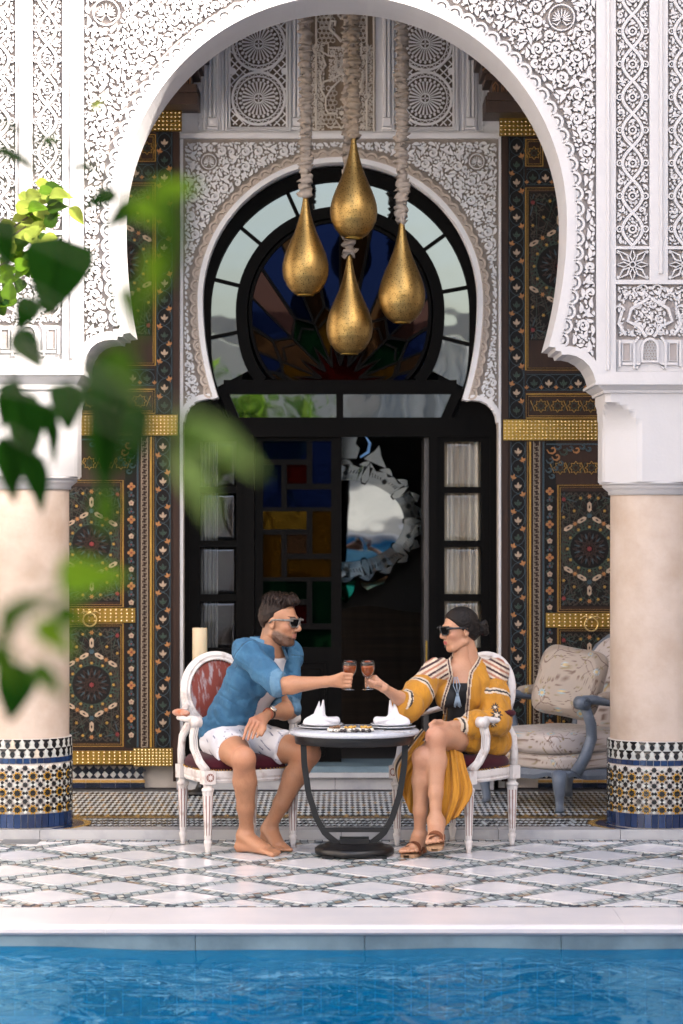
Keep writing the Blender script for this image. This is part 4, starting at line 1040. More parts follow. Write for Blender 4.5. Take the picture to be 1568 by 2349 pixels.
    for sx in (-1, 1): b.tube([c + Vector((sx * .01, .01, .026)), c + Vector((sx * .04, .008, .03)), c + Vector((sx * .06, .012, .018))], [.008, .006, .002], 6)
    b.build('ring_handle', mat('old_brass', (.55, .40, .17), .3, 1.0), t)
    return t
painted_door(-1, 'painted cedar door with brass bands behind the blurred leaves', 0)
painted_door(1, 'painted cedar door with brass bands behind the floral armchair', -.030)
# ================================================================== GLAZED DOORWAY
def glass_mat(name, tint, refl, body=(.004, .004, .005), see=0.0, rough=.02, wob=.0):
    m = bpy.data.materials.new(name); m.use_nodes = True; n, l = m.node_tree.nodes, m.node_tree.links; n.clear()
    o = n.new('ShaderNodeOutputMaterial'); mx = n.new('ShaderNodeMixShader'); g = n.new('ShaderNodeBsdfGlossy'); g.inputs['Roughness'].default_value = rough; g.inputs[0].default_value = (*tint, 1)
    if see:
        a = n.new('ShaderNodeBsdfTransparent'); a.inputs[0].default_value = (see, see, see * .98, 1)
    else:
        a = n.new('ShaderNodeBsdfDiffuse'); a.inputs[0].default_value = (*body, 1)
    mx.inputs[0].default_value = refl; l.new(a.outputs[0], mx.inputs[1]); l.new(g.outputs[0], mx.inputs[2]); l.new(mx.outputs[0], o.inputs[0])
    t = n.new('ShaderNodeTexNoise'); t.inputs['Scale'].default_value = 2.2; bp = n.new('ShaderNodeBump'); bp.inputs['Strength'].default_value = .12; bp.inputs['Distance'].default_value = .02
    tc = n.new('ShaderNodeTexCoord'); l.new(tc.outputs['Object'], t.inputs['Vector']); l.new(t.outputs['Fac'], bp.inputs['Height']); l.new(bp.outputs[0], g.inputs['Normal'])
    MATS[name] = m; return m
g_clear = glass_mat('clear_mirror_pane', (.78, .90, .95), .15); g_side = glass_mat('sidelight_pane', (.9, .95, 1), .07, see=.95)
g_blue = glass_mat('blue_pane', (.06, .12, .5), .022, (.0006, .0014, .006)); g_red = glass_mat('red_pane', (.5, .04, .03), .010, (.006, .0006, .0006)); g_amb = glass_mat('amber_pane', (.9, .45, .04), .012, (.008, .0035, .0005))
g_green = glass_mat('green_pane', (.04, .22, .08), .012, (.0003, .0018, .0009)); g_brown = glass_mat('brown_pane', (.8, .42, .2), .012, (.006, .003, .0015)); g_pink = glass_mat('rose_pane', (.8, .42, .4), .016, (.010, .005, .0045)); g_yel = glass_mat('yellow_pane', (1, .62, .08), .035, (.012, .006, .0006))
DG = 16.74; fg = front(DG); XG = lambda x: PX(x, DG); ZG = lambda y: PZ(y, DG); SG = DG / F
gd = thing('glazed_doorway', 'black timber doorway with horseshoe fanlight and narrow sidelights', 'doorway', (0, DG, ZR)); gd['kind'] = 'thing'
def add(o):          # keep world coordinates for parts modelled in place
    o.location = (-gd.location.x, -gd.location.y, -gd.location.z); return o
FCX, FCY = 781, 713
def fan(r, a):
    x, y = r * math.cos(a), r * math.sin(a)
    if y < 0: x *= 1 + .15 * min(1.2, (-y / 172)) ** 2 * 1.0
    return XG(FCX + x), ZG(FCY - y)
def fanpx(r, a):
    x, y = r * math.cos(a), r * math.sin(a)
    if y < 0: x *= 1 + .15 * min(1.2, (-y / 172)) ** 2
    return x, y
a_end = -.62
angs = np.linspace(a_end, PI - a_end, 60)
b = MB(); b.rib(fg, [fan(312, a) for a in np.linspace(-.70, PI + .70, 64)], 34 * SG, -.05, .03, top=.9); b.rib(fg, [fan(226, a) for a in np.linspace(-.80, PI + .80, 60)], 30 * SG, -.05, .028, top=.85)
b.rib(fg, [fan(206, a) for a in np.linspace(-.86, PI + .86, 60)], 10 * SG, -.05, .016, top=.7)
for deg in (-15, 10.5, 36, 62, 88, 114, 140, 166, 192):
    a = math.radians(deg); b.rib(fg, [fan(238, a), fan(302, a)], 11 * SG, -.05, .022, top=.7)
b.poly(fg, rect(XG(514), ZG(904), XG(1048), ZG(872)), -.05, .026, 0); b.poly(fg, rect(XG(490), ZG(985), XG(1072), ZG(958)), -.05, .030, 0); b.poly(fg, rect(XG(772), ZG(960), XG(788), ZG(902)), -.05, .024, 0)
for s in (-1, 1):
    b.rib(fg, [(XG(781 + s * 272), ZG(890)), (XG(781 + s * 232), ZG(985))], 26 * SG, -.05, .025)
    b.poly(fg, [(XG(781 + s * 250), ZG(985)), (XG(781 + s * 365), ZG(985)), (XG(781 + s * 365), ZG(900)), (XG(781 + s * 290), ZG(900))], -.06, .004, 0)
b.poly(fg, rect(XG(418), ZG(1002), XG(1150), ZG(984)), -.06, .034, 0)
b.poly(fg, [(XG(494), ZG(880)), (XG(1068), ZG(880)), (XG(1040), ZG(990)), (XG(522), ZG(990))], -.06, -.03, 0)
for s in (-1, 1): b.poly(fg, [(XG(781 + s * 225), ZG(838)), (XG(781 + s * 292), ZG(838)), (XG(781 + s * 280), ZG(900)), (XG(781 + s * 225), ZG(900))], -.06, -.028, 0)
add(b.build('fanlight_frame', m_black, gd))
edges = [a_end] + [math.radians(q) for q in (-15, 10.5, 36, 62, 88, 114, 140, 166, 192)] + [PI - a_end]
for i in range(10):
    aa = np.linspace(edges[i], edges[i + 1], 8); p = [fan(300, a) for a in aa] + [fan(234, a) for a in aa[::-1]]
    t = MB(); t.poly(fg, p, -.02, -.012, 0); o = add(t.build('fan_pane', g_clear, gd))
for p in ([(516, 903), (773, 903), (773, 959), (538, 959)], [(787, 903), (1042, 903), (1012, 959), (787, 959)]):
    t = MB(); t.poly(fg, [(XG(x), ZG(y)) for x, y in p], -.02, -.012, 0); add(t.build('fan_pane', g_clear, gd))
# star tracery of the inner fan
CXs, CYs = 781, 885
def sp2(r, a): return XG(CXs + r * math.cos(a)), ZG(CYs - r * math.sin(a))
def reach(a):            # distance from the star centre to the inner ring
    lo_, hi_ = 0, 420
    for _ in range(24):
        m_ = (lo_ + hi_) / 2; x, y = CXs + m_ * math.cos(a) - FCX, FCY - (CYs - m_ * math.sin(a))
        rr = math.hypot(x / (1 + .15 * min(1.2, max(0, -y) / 172) ** 2), y)
        if rr < 204: lo_ = m_
        else: hi_ = m_
    return lo_
N8 = 8; ang = [PI * k / N8 for k in range(N8 + 1)]
b = MB()
for k in range(N8 + 1):
    a = ang[k]; am = a + PI / N8 / 2
    r1, r2, r3 = 62, 118, 168
    tip = 120
    if k < N8:
        # rays of the red star, kite, outer cells
        red = [sp2(0, 0), sp2(46, a), sp2(105, am), sp2(46, ang[k + 1])]
        kite = [sp2(105, am), sp2(52, a), sp2(150, a), sp2(182, am), sp2(150, ang[k + 1]), sp2(52, ang[k + 1])]
        R0, Rm, R1 = reach(a), reach(am), reach(ang[k + 1])
        k0, k1 = min(156, R0 * .72), min(156, R1 * .72)
        cells = [('red', red, g_red), ('kite', [sp2(108, am), sp2(50, a), sp2(k0, a), sp2(min(186, Rm * .8), am), sp2(k1, ang[k + 1]), sp2(50, ang[k + 1])], (g_amb, g_green, g_brown, g_green)[k % 4] if k not in (0, 7) else g_amb)]
        cells += [('outer', [sp2(k0, a), sp2(R0, a), sp2(reach(a + .1), a + .1), sp2(Rm, am), sp2(min(186, Rm * .8), am)], g_blue), ('outer', [sp2(min(186, Rm * .8), am), sp2(Rm, am), sp2(reach(am + .1), am + .1), sp2(R1, ang[k + 1]), sp2(k1, ang[k + 1])], g_brown if k not in (1, 5) else g_pink)]
        for nm, p, gmat in cells: t = MB(); t.poly(fg, p, -.02, -.012, 0); add(t.build('stained_pane', gmat, gd))
        w_ = 9.5 * SG
        for q, p in enumerate(([sp2(50, a), sp2(108, am), sp2(50, ang[k + 1])], [sp2(k0, a), sp2(min(186, Rm * .8), am), sp2(k1, ang[k + 1])], [sp2(min(186, Rm * .8), am), sp2(Rm, am)])): b.rib(fg, p, w_, -.03, .006 + .001 * q + .0003 * k, top=.7)
        b.rib(fg, [sp2((k0 + 108) / 2 + 10, a + .04), sp2((k0 + 108) / 2 + 26, am), sp2((k1 + 108) / 2 + 10, ang[k + 1] - .04)], w_ * .8, -.03, .005 + .0003 * k, top=.7)
    if 0 < k < N8: b.rib(fg, [sp2(46, a), sp2(reach(a), a)], 6.5 * SG, -.03, .0045 + .0002 * k, top=.7)
add(b.build('star_tracery', m_black, gd))
# posts, sidelights
zsill = ZG(1758); ys = (1013, 1117, 1131, 1240, 1255, 1363, 1379, 1486)
for x0, x1, h in ((420, 436, .03), (560, 584, .036), (985, 1004, .036), (1124, 1146, .03)): b = MB(); b.poly(fg, rect(XG(x0), zsill, XG(x1), ZG(1001)), -.06, h, 0); add(b.build('door_post', m_black, gd))
for sx, x0, x1 in ((0, 460, 543), (1, 1020, 1103.5)):
    b = MB(); l0, l1 = (436, 560) if sx == 0 else (1004, 1124)
    b.poly(fg, rect(XG(l0), zsill, XG(x0), ZG(1001)), -.05, .02, 0); b.poly(fg, rect(XG(x1), zsill, XG(l1), ZG(1001)), -.05, .02, 0); prev = 1001
    for i in range(0, 8, 2): b.poly(fg, rect(XG(x0), ZG(ys[i]), XG(x1), ZG(prev)), -.05, .019, 0); prev = ys[i + 1]
    b.poly(fg, rect(XG(x0), zsill, XG(x1), ZG(1486)), -.05, .019, 0); b.rib(fg, [(XG(x0 + 6), ZG(1520)), (XG(x1 - 6), ZG(1520)), (XG(x1 - 6), ZG(1735)), (XG(x0 + 6), ZG(1735))], .012, .018, .03, closed=True)
    add(b.build('sidelight_frame', m_black, gd))
for x0, x1 in ((460, 543), (1020, 1103.5)):
    for i in range(0, 8, 2):
        t = MB(); ya_, yb_ = ys[i], ys[i + 1]; o_ = 9
        xs_, zs_ = [XG(x0), XG(x0 + o_), XG(x1 - o_), XG(x1)], [ZG(yb_), ZG(yb_ - o_), ZG(ya_ + o_), ZG(ya_)]
        P = lambda i_, j_, h: fg(xs_[i_], zs_[j_], h)
        V = [P(0, 0, -.012), P(3, 0, -.012), P(3, 3, -.012), P(0, 3, -.012), P(1, 1, -.004), P(2, 1, -.004), P(2, 2, -.004), P(1, 2, -.004)]
        t.add(V, [(0, 1, 5, 4), (1, 2, 6, 5), (2, 3, 7, 6), (3, 0, 4, 7), (4, 5, 6, 7)]); add(t.build('bevelled_pane', g_side, gd))
# marble sill and step
b = MB(); b.box((XG(410), DI - .16, PZ(1772, 16.45)), (XG(1156), 17.0, PZ(1758, 16.45))); add(b.build('threshold', m_grey, gd))
b = MB(); b.box((XG(411), DI - .185, PZ(1784, 16.42)), (XG(1155), DI + .1, PZ(1772, 16.42) - .002)); add(b.build('sill_moulding', m_step, gd))
x = XG(412)
for wv in (.47, .52, .50, .49): t = MB(); t.box((x, DI - .15, ZR), (min(x + wv - .003, XG(1154)), DI + .1, PZ(1784, 16.45) - .003)); add(t.build('sill_block', m_step, gd)); x += wv
# stained door leaf
DL = 16.76; fl_ = front(DL); XL = lambda x: PX(x, DL); ZL = lambda y: PZ(y, DL)
lf = thing('door_leaf', 'closed black door leaf with stained glass panes behind the man', 'door', (0, 0, 0)); lf['kind'] = 'thing'
b = MB(); zb_ = ZL(1752)
b.poly(fl_, rect(XL(586), zb_, XL(604), ZL(1002)), -.04, .01, 0); b.poly(fl_, rect(XL(760), zb_, XL(784), ZL(1002)), -.04, .0105, 0); b.poly(fl_, rect(XL(604), ZL(1012), XL(760), ZL(1002)), -.04, .01, 0)
b.poly(fl_, rect(XL(604), zb_, XL(760), ZL(1492)), -.04, .0095, 0); b.rib(fl_, [(XL(618), ZL(1735)), (XL(618), ZL(1520)), (XL(748), ZL(1520)), (XL(748), ZL(1735))], .014, .008, .022, closed=True); b.poly(fl_, rect(XL(630), ZL(1722), XL(736), ZL(1533)), .008, .018, 0, .03)
cols3 = [(g_blue, g_blue, g_blue, g_red, g_blue), (g_yel, g_amb, g_amb, g_brown, g_amb), (g_green, g_green, g_green, g_red, g_green)]
panes = []
for gidx in range(3):
    oy = 1012.5 + gidx * 160.5
    for (xa, ya_, xb, yb_), gm_ in zip(((605, 0, 704, 41), (717, 0, 759, 98), (605, 54, 646, 151), (659, 54, 704, 97), (659, 110, 759, 151)), cols3[gidx]): panes.append((xa, oy + ya_, xb, oy + yb_, gm_))
    for r in ((604, oy + 41, 717, oy + 54), (704, oy, 717, oy + 98), (646, oy + 54, 659, oy + 151), (659, oy + 97, 760, oy + 110), (604, oy + 151, 760, oy + 160.5)): b.poly(fl_, rect(XL(r[0]), ZL(r[3]), XL(r[2]), ZL(r[1])), -.03, .008 + random.uniform(0, .001), 0)
b.build('leaf_frame', m_black, lf)
for xa, ya_, xb, yb_, gm_ in panes: t = MB(); t.poly(fl_, rect(XL(xa - 1), ZL(yb_ + 1), XL(xb + 1), ZL(ya_ - 1)), -.02, -.012, 0); t.build('stained_pane', gm_, lf)
of = thing('door_leaf', 'black door leaf swung open into the dark room', 'door', (0, 0, 0)); of['kind'] = 'thing'
m_blk2 = mat('lighter_black_wood', (.05, .044, .042), .5, bump=(60, .3)); b = MB(); b.box((XL(974), DL + .02, zb_), (XL(984.5), DL + .66, ZL(1004))); b.build('leaf_board', m_blk2, of)  # open leaf in a lighter black than the other timber
for y in (1100, 1240, 1400, 1600): b = MB(); b.box((XL(972.5), DL + .1, ZL(y + 90)), (XL(974), DL + .58, ZL(y))); b.build('leaf_panel', m_blk2, of)
b = MB(); b.box((XL(977), DL + .005, ZL(1530)), (XL(981), DL + .02, ZL(1470))); b.build('lock_plate', m_brass, of)
# curtains behind the sidelights
def curtain(x0, x1, label, c1, c2, d=16.83):
    b = MB(); n = 48; P = []
    for j in range(10):
        z = ZG(1752) + (ZG(1003) - ZG(1752)) * j / 9
        P.append([(PX(x0 + (x1 - x0) * i / n, d), d + .028 * math.sin(i * .93 + .25 * math.sin(j * .9)) + .012 * math.sin(i * 2.1 + j * .3), z) for i in range(n + 1)])
    b.grid(P); tag(b.build('curtain', mat('curtain_' + label[:4], c1, .38, noise=(3, .8), base2=c2, stretch=(6, 1, .3), sheen=.3)), label, 'curtain', 'curtains behind the sidelights')
curtain(1010, 1115, 'gold satin curtain behind the sidelight above the woman', (.58, .52, .42), (.26, .17, .08))
curtain(440, 500, 'pale drawn curtain behind the sidelight by the candle', (.10, .105, .11), (.03, .03, .03))
# dark room
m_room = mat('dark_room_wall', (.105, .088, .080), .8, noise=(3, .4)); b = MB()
x0, x1, y1, zt = -2.3, 2.3, 19.9, 3.9
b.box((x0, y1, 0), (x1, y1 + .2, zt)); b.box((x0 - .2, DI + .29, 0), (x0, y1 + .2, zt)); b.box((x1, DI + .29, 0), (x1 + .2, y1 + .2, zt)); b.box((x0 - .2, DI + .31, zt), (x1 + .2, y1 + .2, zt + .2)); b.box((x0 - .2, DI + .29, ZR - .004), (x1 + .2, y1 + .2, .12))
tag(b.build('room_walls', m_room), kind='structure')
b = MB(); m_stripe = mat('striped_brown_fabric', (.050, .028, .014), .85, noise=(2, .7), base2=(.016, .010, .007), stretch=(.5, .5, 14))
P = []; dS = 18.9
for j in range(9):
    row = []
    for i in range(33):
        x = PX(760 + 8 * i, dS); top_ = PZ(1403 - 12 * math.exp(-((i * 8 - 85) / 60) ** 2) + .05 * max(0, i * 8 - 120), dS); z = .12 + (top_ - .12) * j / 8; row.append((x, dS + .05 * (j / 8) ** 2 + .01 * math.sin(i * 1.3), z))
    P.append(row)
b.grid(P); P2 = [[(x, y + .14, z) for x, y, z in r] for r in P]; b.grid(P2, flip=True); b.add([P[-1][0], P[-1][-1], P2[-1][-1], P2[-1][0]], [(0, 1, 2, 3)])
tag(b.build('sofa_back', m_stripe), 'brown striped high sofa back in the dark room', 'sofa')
# ---- venetian mirror on the room's back wall
DM = 19.55; SM = DM / F; vm = thing('venetian_mirror', 'oval cut glass mirror with crested frame in the dark room', 'mirror', (PX(793, DM), DM, PZ(1195, DM)))
vm.rotation_euler = (math.radians(2.7), 0, math.radians(-.6))
m_mir = glass_mat('silvered_glass', (.20, .23, .245), .95); m_mirf = glass_mat('cut_mirror_glass', (.19, .215, .22), .80, (.12, .13, .13), rough=.10); m_etch = mat('etched_line', (.05, .055, .055), .5)
vl = lambda u, v, h: (u * SM, -h, v * SM)
b = MB(); b.poly(vl, ngon(0, 0, 136, 48, 0, 96), -.02, .004, 0); b.build('glass', m_mir, vm)
for k in range(10):
    a0, a1 = 2 * PI * k / 10 + .06, 2 * PI * (k + 1) / 10 - .06; aa = np.linspace(a0, a1, 9)
    outer = [((170 + 5 * math.cos(6 * PI * i / 8)) * math.cos(a), (128 + 4 * math.cos(6 * PI * i / 8)) * math.sin(a)) for i, a in enumerate(aa)]; inner = [(134 * math.cos(a), 94 * math.sin(a)) for a in aa]
    t = MB(); V = [vl(*p, .0262 + .002 * math.sin(k * 2.3)) for p in outer] + [vl(*p, .028) for p in inner]; t.add(V, [(i + 1, i, 9 + i, 10 + i)[::-1] for i in range(8)]); V2 = [vl(*p, -.02) for p in outer]; t.add([*V[:9], *V2], [(i, i + 1, 10 + i, 9 + i)[::-1] for i in range(8)])
    fp = t.build('frame_piece', m_mirf, vm); am = (a0 + a1) / 2; e = MB(); cx_, cy_ = 152 * math.cos(am), 111 * math.sin(am)
    e.poly(vl, star(cx_, cy_, 9, 4, 8), .018, .029, 0)
    for s in (-1, 1):
        for q in range(4): u = am + s * (.07 + .045 * q); e.rib(vl, [(151 * math.cos(u), 110 * math.sin(u)), ((157 + q) * math.cos(u + s * .02), (117 + q) * math.sin(u + s * .02))], 2.2, .016, .0285, 0)
    e.build('etched_flower', m_etch, fp)
for k in range(10):
    a = 2 * PI * k / 10; t = MB(); cx_, cy_ = 156 * math.cos(a), 114 * math.sin(a); q = [(u * math.cos(a) - v * math.sin(a), u * math.sin(a) + v * math.cos(a)) for u, v in ((-26, -5), (-10, -11), (8, -7), (30, 0), (8, 7), (-10, 11), (-26, 5))]
    t.poly(vl, [(cx_ + x, cy_ + y) for x, y in q], .0, .036, 0, .2); t.build('cut_leaf', m_mirf, vm)
for k in range(22):
    a = 2 * PI * (k + .5) / 22; t = MB(); t.poly(vl, [(172 * math.cos(a - .12), 130 * math.sin(a - .12)), (182 * math.cos(a - .05), 140 * math.sin(a - .05)), (188 * math.cos(a), 144 * math.sin(a)), (180 * math.cos(a + .06), 139 * math.sin(a + .06)), (172 * math.cos(a + .12), 130 * math.sin(a + .12))], -.015, .008, 0, .1); t.build('scallop_glass', m_mirf, vm)
t = MB(); t.poly(vl, [(-28, 140), (28, 140), (36, 165), (26, 176), (30, 196), (14, 210), (0, 216), (-14, 210), (-30, 196), (-26, 176), (-36, 165)], -.01, .02, 0, .08); t.build('crest', m_mirf, vm)
for s in (-1, 1):
    t = MB(); t.poly(vl, [(s * 40, 142), (s * 96, 118), (s * 84, 146), (s * 78, 176), (s * 66, 160), (s * 52, 152)], -.01, .016, 0, .08); t.build('crest_wing', m_mirf, vm)
    t = MB(); t.rib(vl, [(s * 34, 146), (s * 52, 158), (s * 56, 178), (s * 46, 194)], [5, 9, 8, 3], 0, .02); t.build('blue_glass_scroll', glass_mat('blue_scroll_glass', (.25, .5, .9), .5, (.01, .05, .12)), vm)
t = MB(); t.poly(vl, [(-22, -134), (0, -140), (26, -132), (22, -160), (12, -178), (0, -190), (-12, -178), (-22, -160)], -.01, .02, 0, .15); t.build('green_glass_drop', glass_mat('green_drop_glass', (.1, .7, .35), .45, (.004, .06, .025)), vm)
t = MB(); t.poly(vl, [(30, -138), (60, -140), (100, -124), (92, -142), (70, -150), (50, -160), (34, -150)], -.01, .016, 0, .1); t.build('amber_glass_leaf', glass_mat('amber_leaf_glass', (.9, .55, .3), .45, (.06, .03, .01)), vm)
# ================================================================== LANTERNS
def perforated(name):
    m = bpy.data.materials.new(name); m.use_nodes = True; n, l = m.node_tree.nodes, m.node_tree.links; bs = n['Principled BSDF']
    bs.inputs['Metallic'].default_value = 1; bs.inputs['Roughness'].default_value = .40
    tc = n.new('ShaderNodeTexCoord'); vo = n.new('ShaderNodeTexVoronoi'); vo.inputs['Scale'].default_value = 100
    l.new(tc.outputs['Object'], vo.inputs['Vector']); mr = n.new('ShaderNodeMapRange'); mr.inputs[1].default_value = .20; mr.inputs[2].default_value = .30; l.new(vo.outputs['Distance'], mr.inputs[0])
    nz = n.new('ShaderNodeTexNoise'); nz.inputs['Scale'].default_value = 9; nz.inputs['Detail'].default_value = 5; l.new(tc.outputs['Object'], nz.inputs['Vector'])
    c1 = n.new('ShaderNodeMix'); c1.data_type = 'RGBA'; c1.inputs[6].default_value = (.44, .295, .105, 1); c1.inputs[7].default_value = (.20, .115, .035, 1); l.new(nz.outputs['Fac'], c1.inputs[0])
    c2 = n.new('ShaderNodeMix'); c2.data_type = 'RGBA'; c2.inputs[6].default_value = (.012, .008, .004, 1); l.new(mr.outputs[0], c2.inputs[0]); l.new(c1.outputs[2], c2.inputs[7]); l.new(c2.outputs[2], bs.inputs['Base Color'])
    bp = n.new('ShaderNodeBump'); bp.inputs['Strength'].default_value = .12; bp.inputs['Distance'].default_value = .003; l.new(vo.outputs['Distance'], bp.inputs['Height']); l.new(bp.outputs[0], bs.inputs['Normal']); return m
m_lan = perforated('pierced_brass'); m_cord = mat('ruched_linen', (.36, .30, .25), .85, noise=(30, .4), bump=(120, .4)); m_cord2 = mat('tan_ruched_linen', (.29, .225, .165), .85, noise=(30, .4), bump=(120, .4))
def sleeve(b, x, z0, z1, y, r, seed, amp=1.0):
    rg = random.Random(seed); P = []; z = z1; ns = 22
    stations = []
    while z > z0:
        rr = r * rg.uniform(.90, 1.38); st = rg.uniform(.016, .032); stations += [(z, rr, rg.uniform(0, 6.28)), (z - st * .55, rr * rg.uniform(.86, 1.0), rg.uniform(0, 6.28)), (z - st * .8, r * rg.uniform(.60, .72), rg.uniform(0, 6.28))]; z -= st
    for z, rr, ph in stations:
        ox, oy = .12 * r * math.sin(ph), .12 * r * math.cos(ph)
        P.append([(x + ox + rr * (1 + .12 * math.sin(3 * a + ph)) * math.cos(a), y + oy + rr * (1 + .12 * math.sin(3 * a + ph)) * math.sin(a), z + .010 * math.sin(a + ph * 2) + .006 * math.sin(2 * a + ph)) for a in np.linspace(0, 2 * PI, ns)])
    b.grid(P, smooth=True)
def lantern(x, y0, y1, wpx, d, label, cords, mc=m_cord):
    s = d / F; z0, z1 = PZ(y1, d), PZ(y0, d); H = z1 - z0; r = wpx / 2 * s; X = PX(x, d)
    t = thing('brass_lantern', label, 'lantern', (X, d, z0), 'pierced brass drop lanterns')
    prof = [(.36, 0), (.44, .008), (.60, .035), (.80, .095), (.95, .17), (1.0, .25), (.985, .31), (.90, .39), (.77, .47), (.62, .55), (.47, .63), (.35, .71), (.25, .79), (.175, .87), (.12, .94), (.085, 1.0)]
    pz = np.array([q[1] for q in prof]); pr = np.array([q[0] for q in prof]); zz = np.r_[np.linspace(0, .25, 16), np.linspace(.27, 1, 24)]
    from_ = np.interp(zz, pz, pr)
    b = MB(); b.lathe([(max(1e-3, q * r), h * H) for q, h in zip(from_, zz)], 40, caps=False); b.build('pierced_drop', m_lan, t)
    b = MB(); b.lathe([(.30 * r, -.004), (.38 * r, -.004), (.385 * r, .004), (.36 * r, .008)], 32, caps=False); b.build('rim', m_brass, t)
    b = MB()
    for k, (ca, cb, rc) in enumerate(cords): sleeve(b, 0, PZ(ca, d) - z0, PZ(cb, d) - z0, 0, rc, int(x) + k)
    b.build('fabric_sleeve', mc, t)
    b = MB(); b.tube([(0, 0, H), (0, 0, 5.3 - z0)], .006, 6); b.build('hanging_wire', m_black, t)
    return t
lantern(701.5, 446, 677, 107, 15.45, 'brass drop lantern on the cord nearest the blurred leaves', [(452, -60, .034)])
lantern(812, 313, 546, 109, 15.36, 'brass drop lantern hanging highest, directly above another', [(318, -60, .034)], m_cord2)
lantern(802, 584, 812, 107, 15.56, 'brass drop lantern hanging lowest, under the highest one', [(588, -60, .036)])
lantern(922.5, 503, 740, 108, 15.45, 'brass drop lantern on the cord farthest from the blurred leaves', [(508, -60, .034)])
print('doors', time.time() - T0)
# ================================================================== SCULPTING BY DISTANCE FIELDS
class SDF:
    def __init__(s, lo, hi, res):
        s.lo = np.array(lo, np.float32); s.res = res; s.n = np.ceil((np.array(hi) - np.array(lo)) / res).astype(int) + 1
        s.f = np.full(s.n, 1.0, np.float32)
    def _win(s, lo, hi):
        a = np.clip(np.floor((np.array(lo) - s.lo) / s.res).astype(int), 0, s.n); c = np.clip(np.ceil((np.array(hi) - s.lo) / s.res).astype(int) + 1, 0, s.n)
        if np.any(c <= a): return None
        ax = [s.lo[i] + np.arange(a[i], c[i], dtype=np.float32) * s.res for i in range(3)]
        return tuple(slice(a[i], c[i]) for i in range(3)), np.meshgrid(*ax, indexing='ij')
    def _mix(s, sl, d, k, op):
        f = s.f[sl]
        if op == 'sub': d = -d; f2 = -f
        if op == 'add':
            if k <= 0: s.f[sl] = np.minimum(f, d)
            else: h = np.clip(.5 + .5 * (f - d) / k, 0, 1); s.f[sl] = f * (1 - h) + d * h - k * h * (1 - h)
        else:
            if k <= 0: s.f[sl] = np.maximum(f, d)
            else: h = np.clip(.5 - .5 * (f - d) / k, 0, 1); s.f[sl] = f * (1 - h) + d * h + k * h * (1 - h)
    def cone(s, a, b, ra, rb, k=.02, op='add', flat=None):
        a, b = np.array(a, np.float32), np.array(b, np.float32); m = max(ra, rb) + k + .03
        if flat: m = m * max(1, max(flat[0], 1)) 
        w = s._win(np.minimum(a, b) - m, np.maximum(a, b) + m)
        if w is None: return s
        sl, (X, Y, Z) = w; ab = b - a; L2 = max(float(ab @ ab), 1e-12)
        t = np.clip(((X - a[0]) * ab[0] + (Y - a[1]) * ab[1] + (Z - a[2]) * ab[2]) / L2, 0, 1)
        dx, dy, dz = X - a[0] - t * ab[0], Y - a[1] - t * ab[1], Z - a[2] - t * ab[2]
        if flat:      # flat=(factor, axis): squash distances along an axis (factor > 1 widens along it)
            ax = np.array(flat[1], np.float32); ax /= np.linalg.norm(ax); q = dx * ax[0] + dy * ax[1] + dz * ax[2]; g = q * (1 / flat[0] - 1)
            dx, dy, dz = dx + g * ax[0], dy + g * ax[1], dz + g * ax[2]
        d = np.sqrt(dx * dx + dy * dy + dz * dz) - (ra + (rb - ra) * t); s._mix(sl, d, k, op); return s
    def chain(s, pts, rad, k=.02, flat=None):
        for i in range(len(pts) - 1): s.cone(pts[i], pts[i + 1], rad[i], rad[i + 1], k, flat=flat)
        return s
    def ell(s, c, r, k=.02, R=None, op='add'):
        c = np.array(c, np.float32); r = np.array(r, np.float32); m = float(r.max()) + k + .03; w = s._win(c - m, c + m)
        if w is None: return s
        sl, (X, Y, Z) = w; X, Y, Z = X - c[0], Y - c[1], Z - c[2]
        if R is not None:
            Ri = np.array(R.transposed()); X, Y, Z = (Ri[i][0] * X + Ri[i][1] * Y + Ri[i][2] * Z for i in range(3))
        k0 = np.sqrt((X / r[0]) ** 2 + (Y / r[1]) ** 2 + (Z / r[2]) ** 2); k1 = np.sqrt((X / r[0] ** 2) ** 2 + (Y / r[1] ** 2) ** 2 + (Z / r[2] ** 2) ** 2)
        d = k0 * (k0 - 1) / np.maximum(k1, 1e-6); s._mix(sl, d.astype(np.float32), k, op); return s
    def box(s, c, h, rad, k=.01, R=None, op='add'):
        c = np.array(c, np.float32); h = np.array(h, np.float32); m = float(np.linalg.norm(h)) + rad + k + .03; w = s._win(c - m, c + m)
        if w is None: return s
        sl, (X, Y, Z) = w; X, Y, Z = X - c[0], Y - c[1], Z - c[2]
        if R is not None:
            Ri = np.array(R.transposed()); X, Y, Z = (Ri[i][0] * X + Ri[i][1] * Y + Ri[i][2] * Z for i in range(3))
        qx, qy, qz = np.abs(X) - h[0] + rad, np.abs(Y) - h[1] + rad, np.abs(Z) - h[2] + rad
        d = np.sqrt(np.maximum(qx, 0) ** 2 + np.maximum(qy, 0) ** 2 + np.maximum(qz, 0) ** 2) + np.minimum(np.maximum(qx, np.maximum(qy, qz)), 0) - rad; s._mix(sl, d, k, op); return s
    def cut(s, p, n, k=.0, win=None):      # remove what lies on the side n points to, inside an optional window
        p, n = np.array(p, np.float32), np.array(n, np.float32); n /= np.linalg.norm(n)
        w = s._win(*(win or (s.lo, s.lo + s.n * s.res)))
        if w is None: return s
        sl, (X, Y, Z) = w; d = (X - p[0]) * n[0] + (Y - p[1]) * n[1] + (Z - p[2]) * n[2]; f = s.f[sl]
        if k <= 0: s.f[sl] = np.maximum(f, d)
        else: h = np.clip(.5 - .5 * (f - d) / k, 0, 1); s.f[sl] = f * (1 - h) + d * h + k * h * (1 - h)
        return s
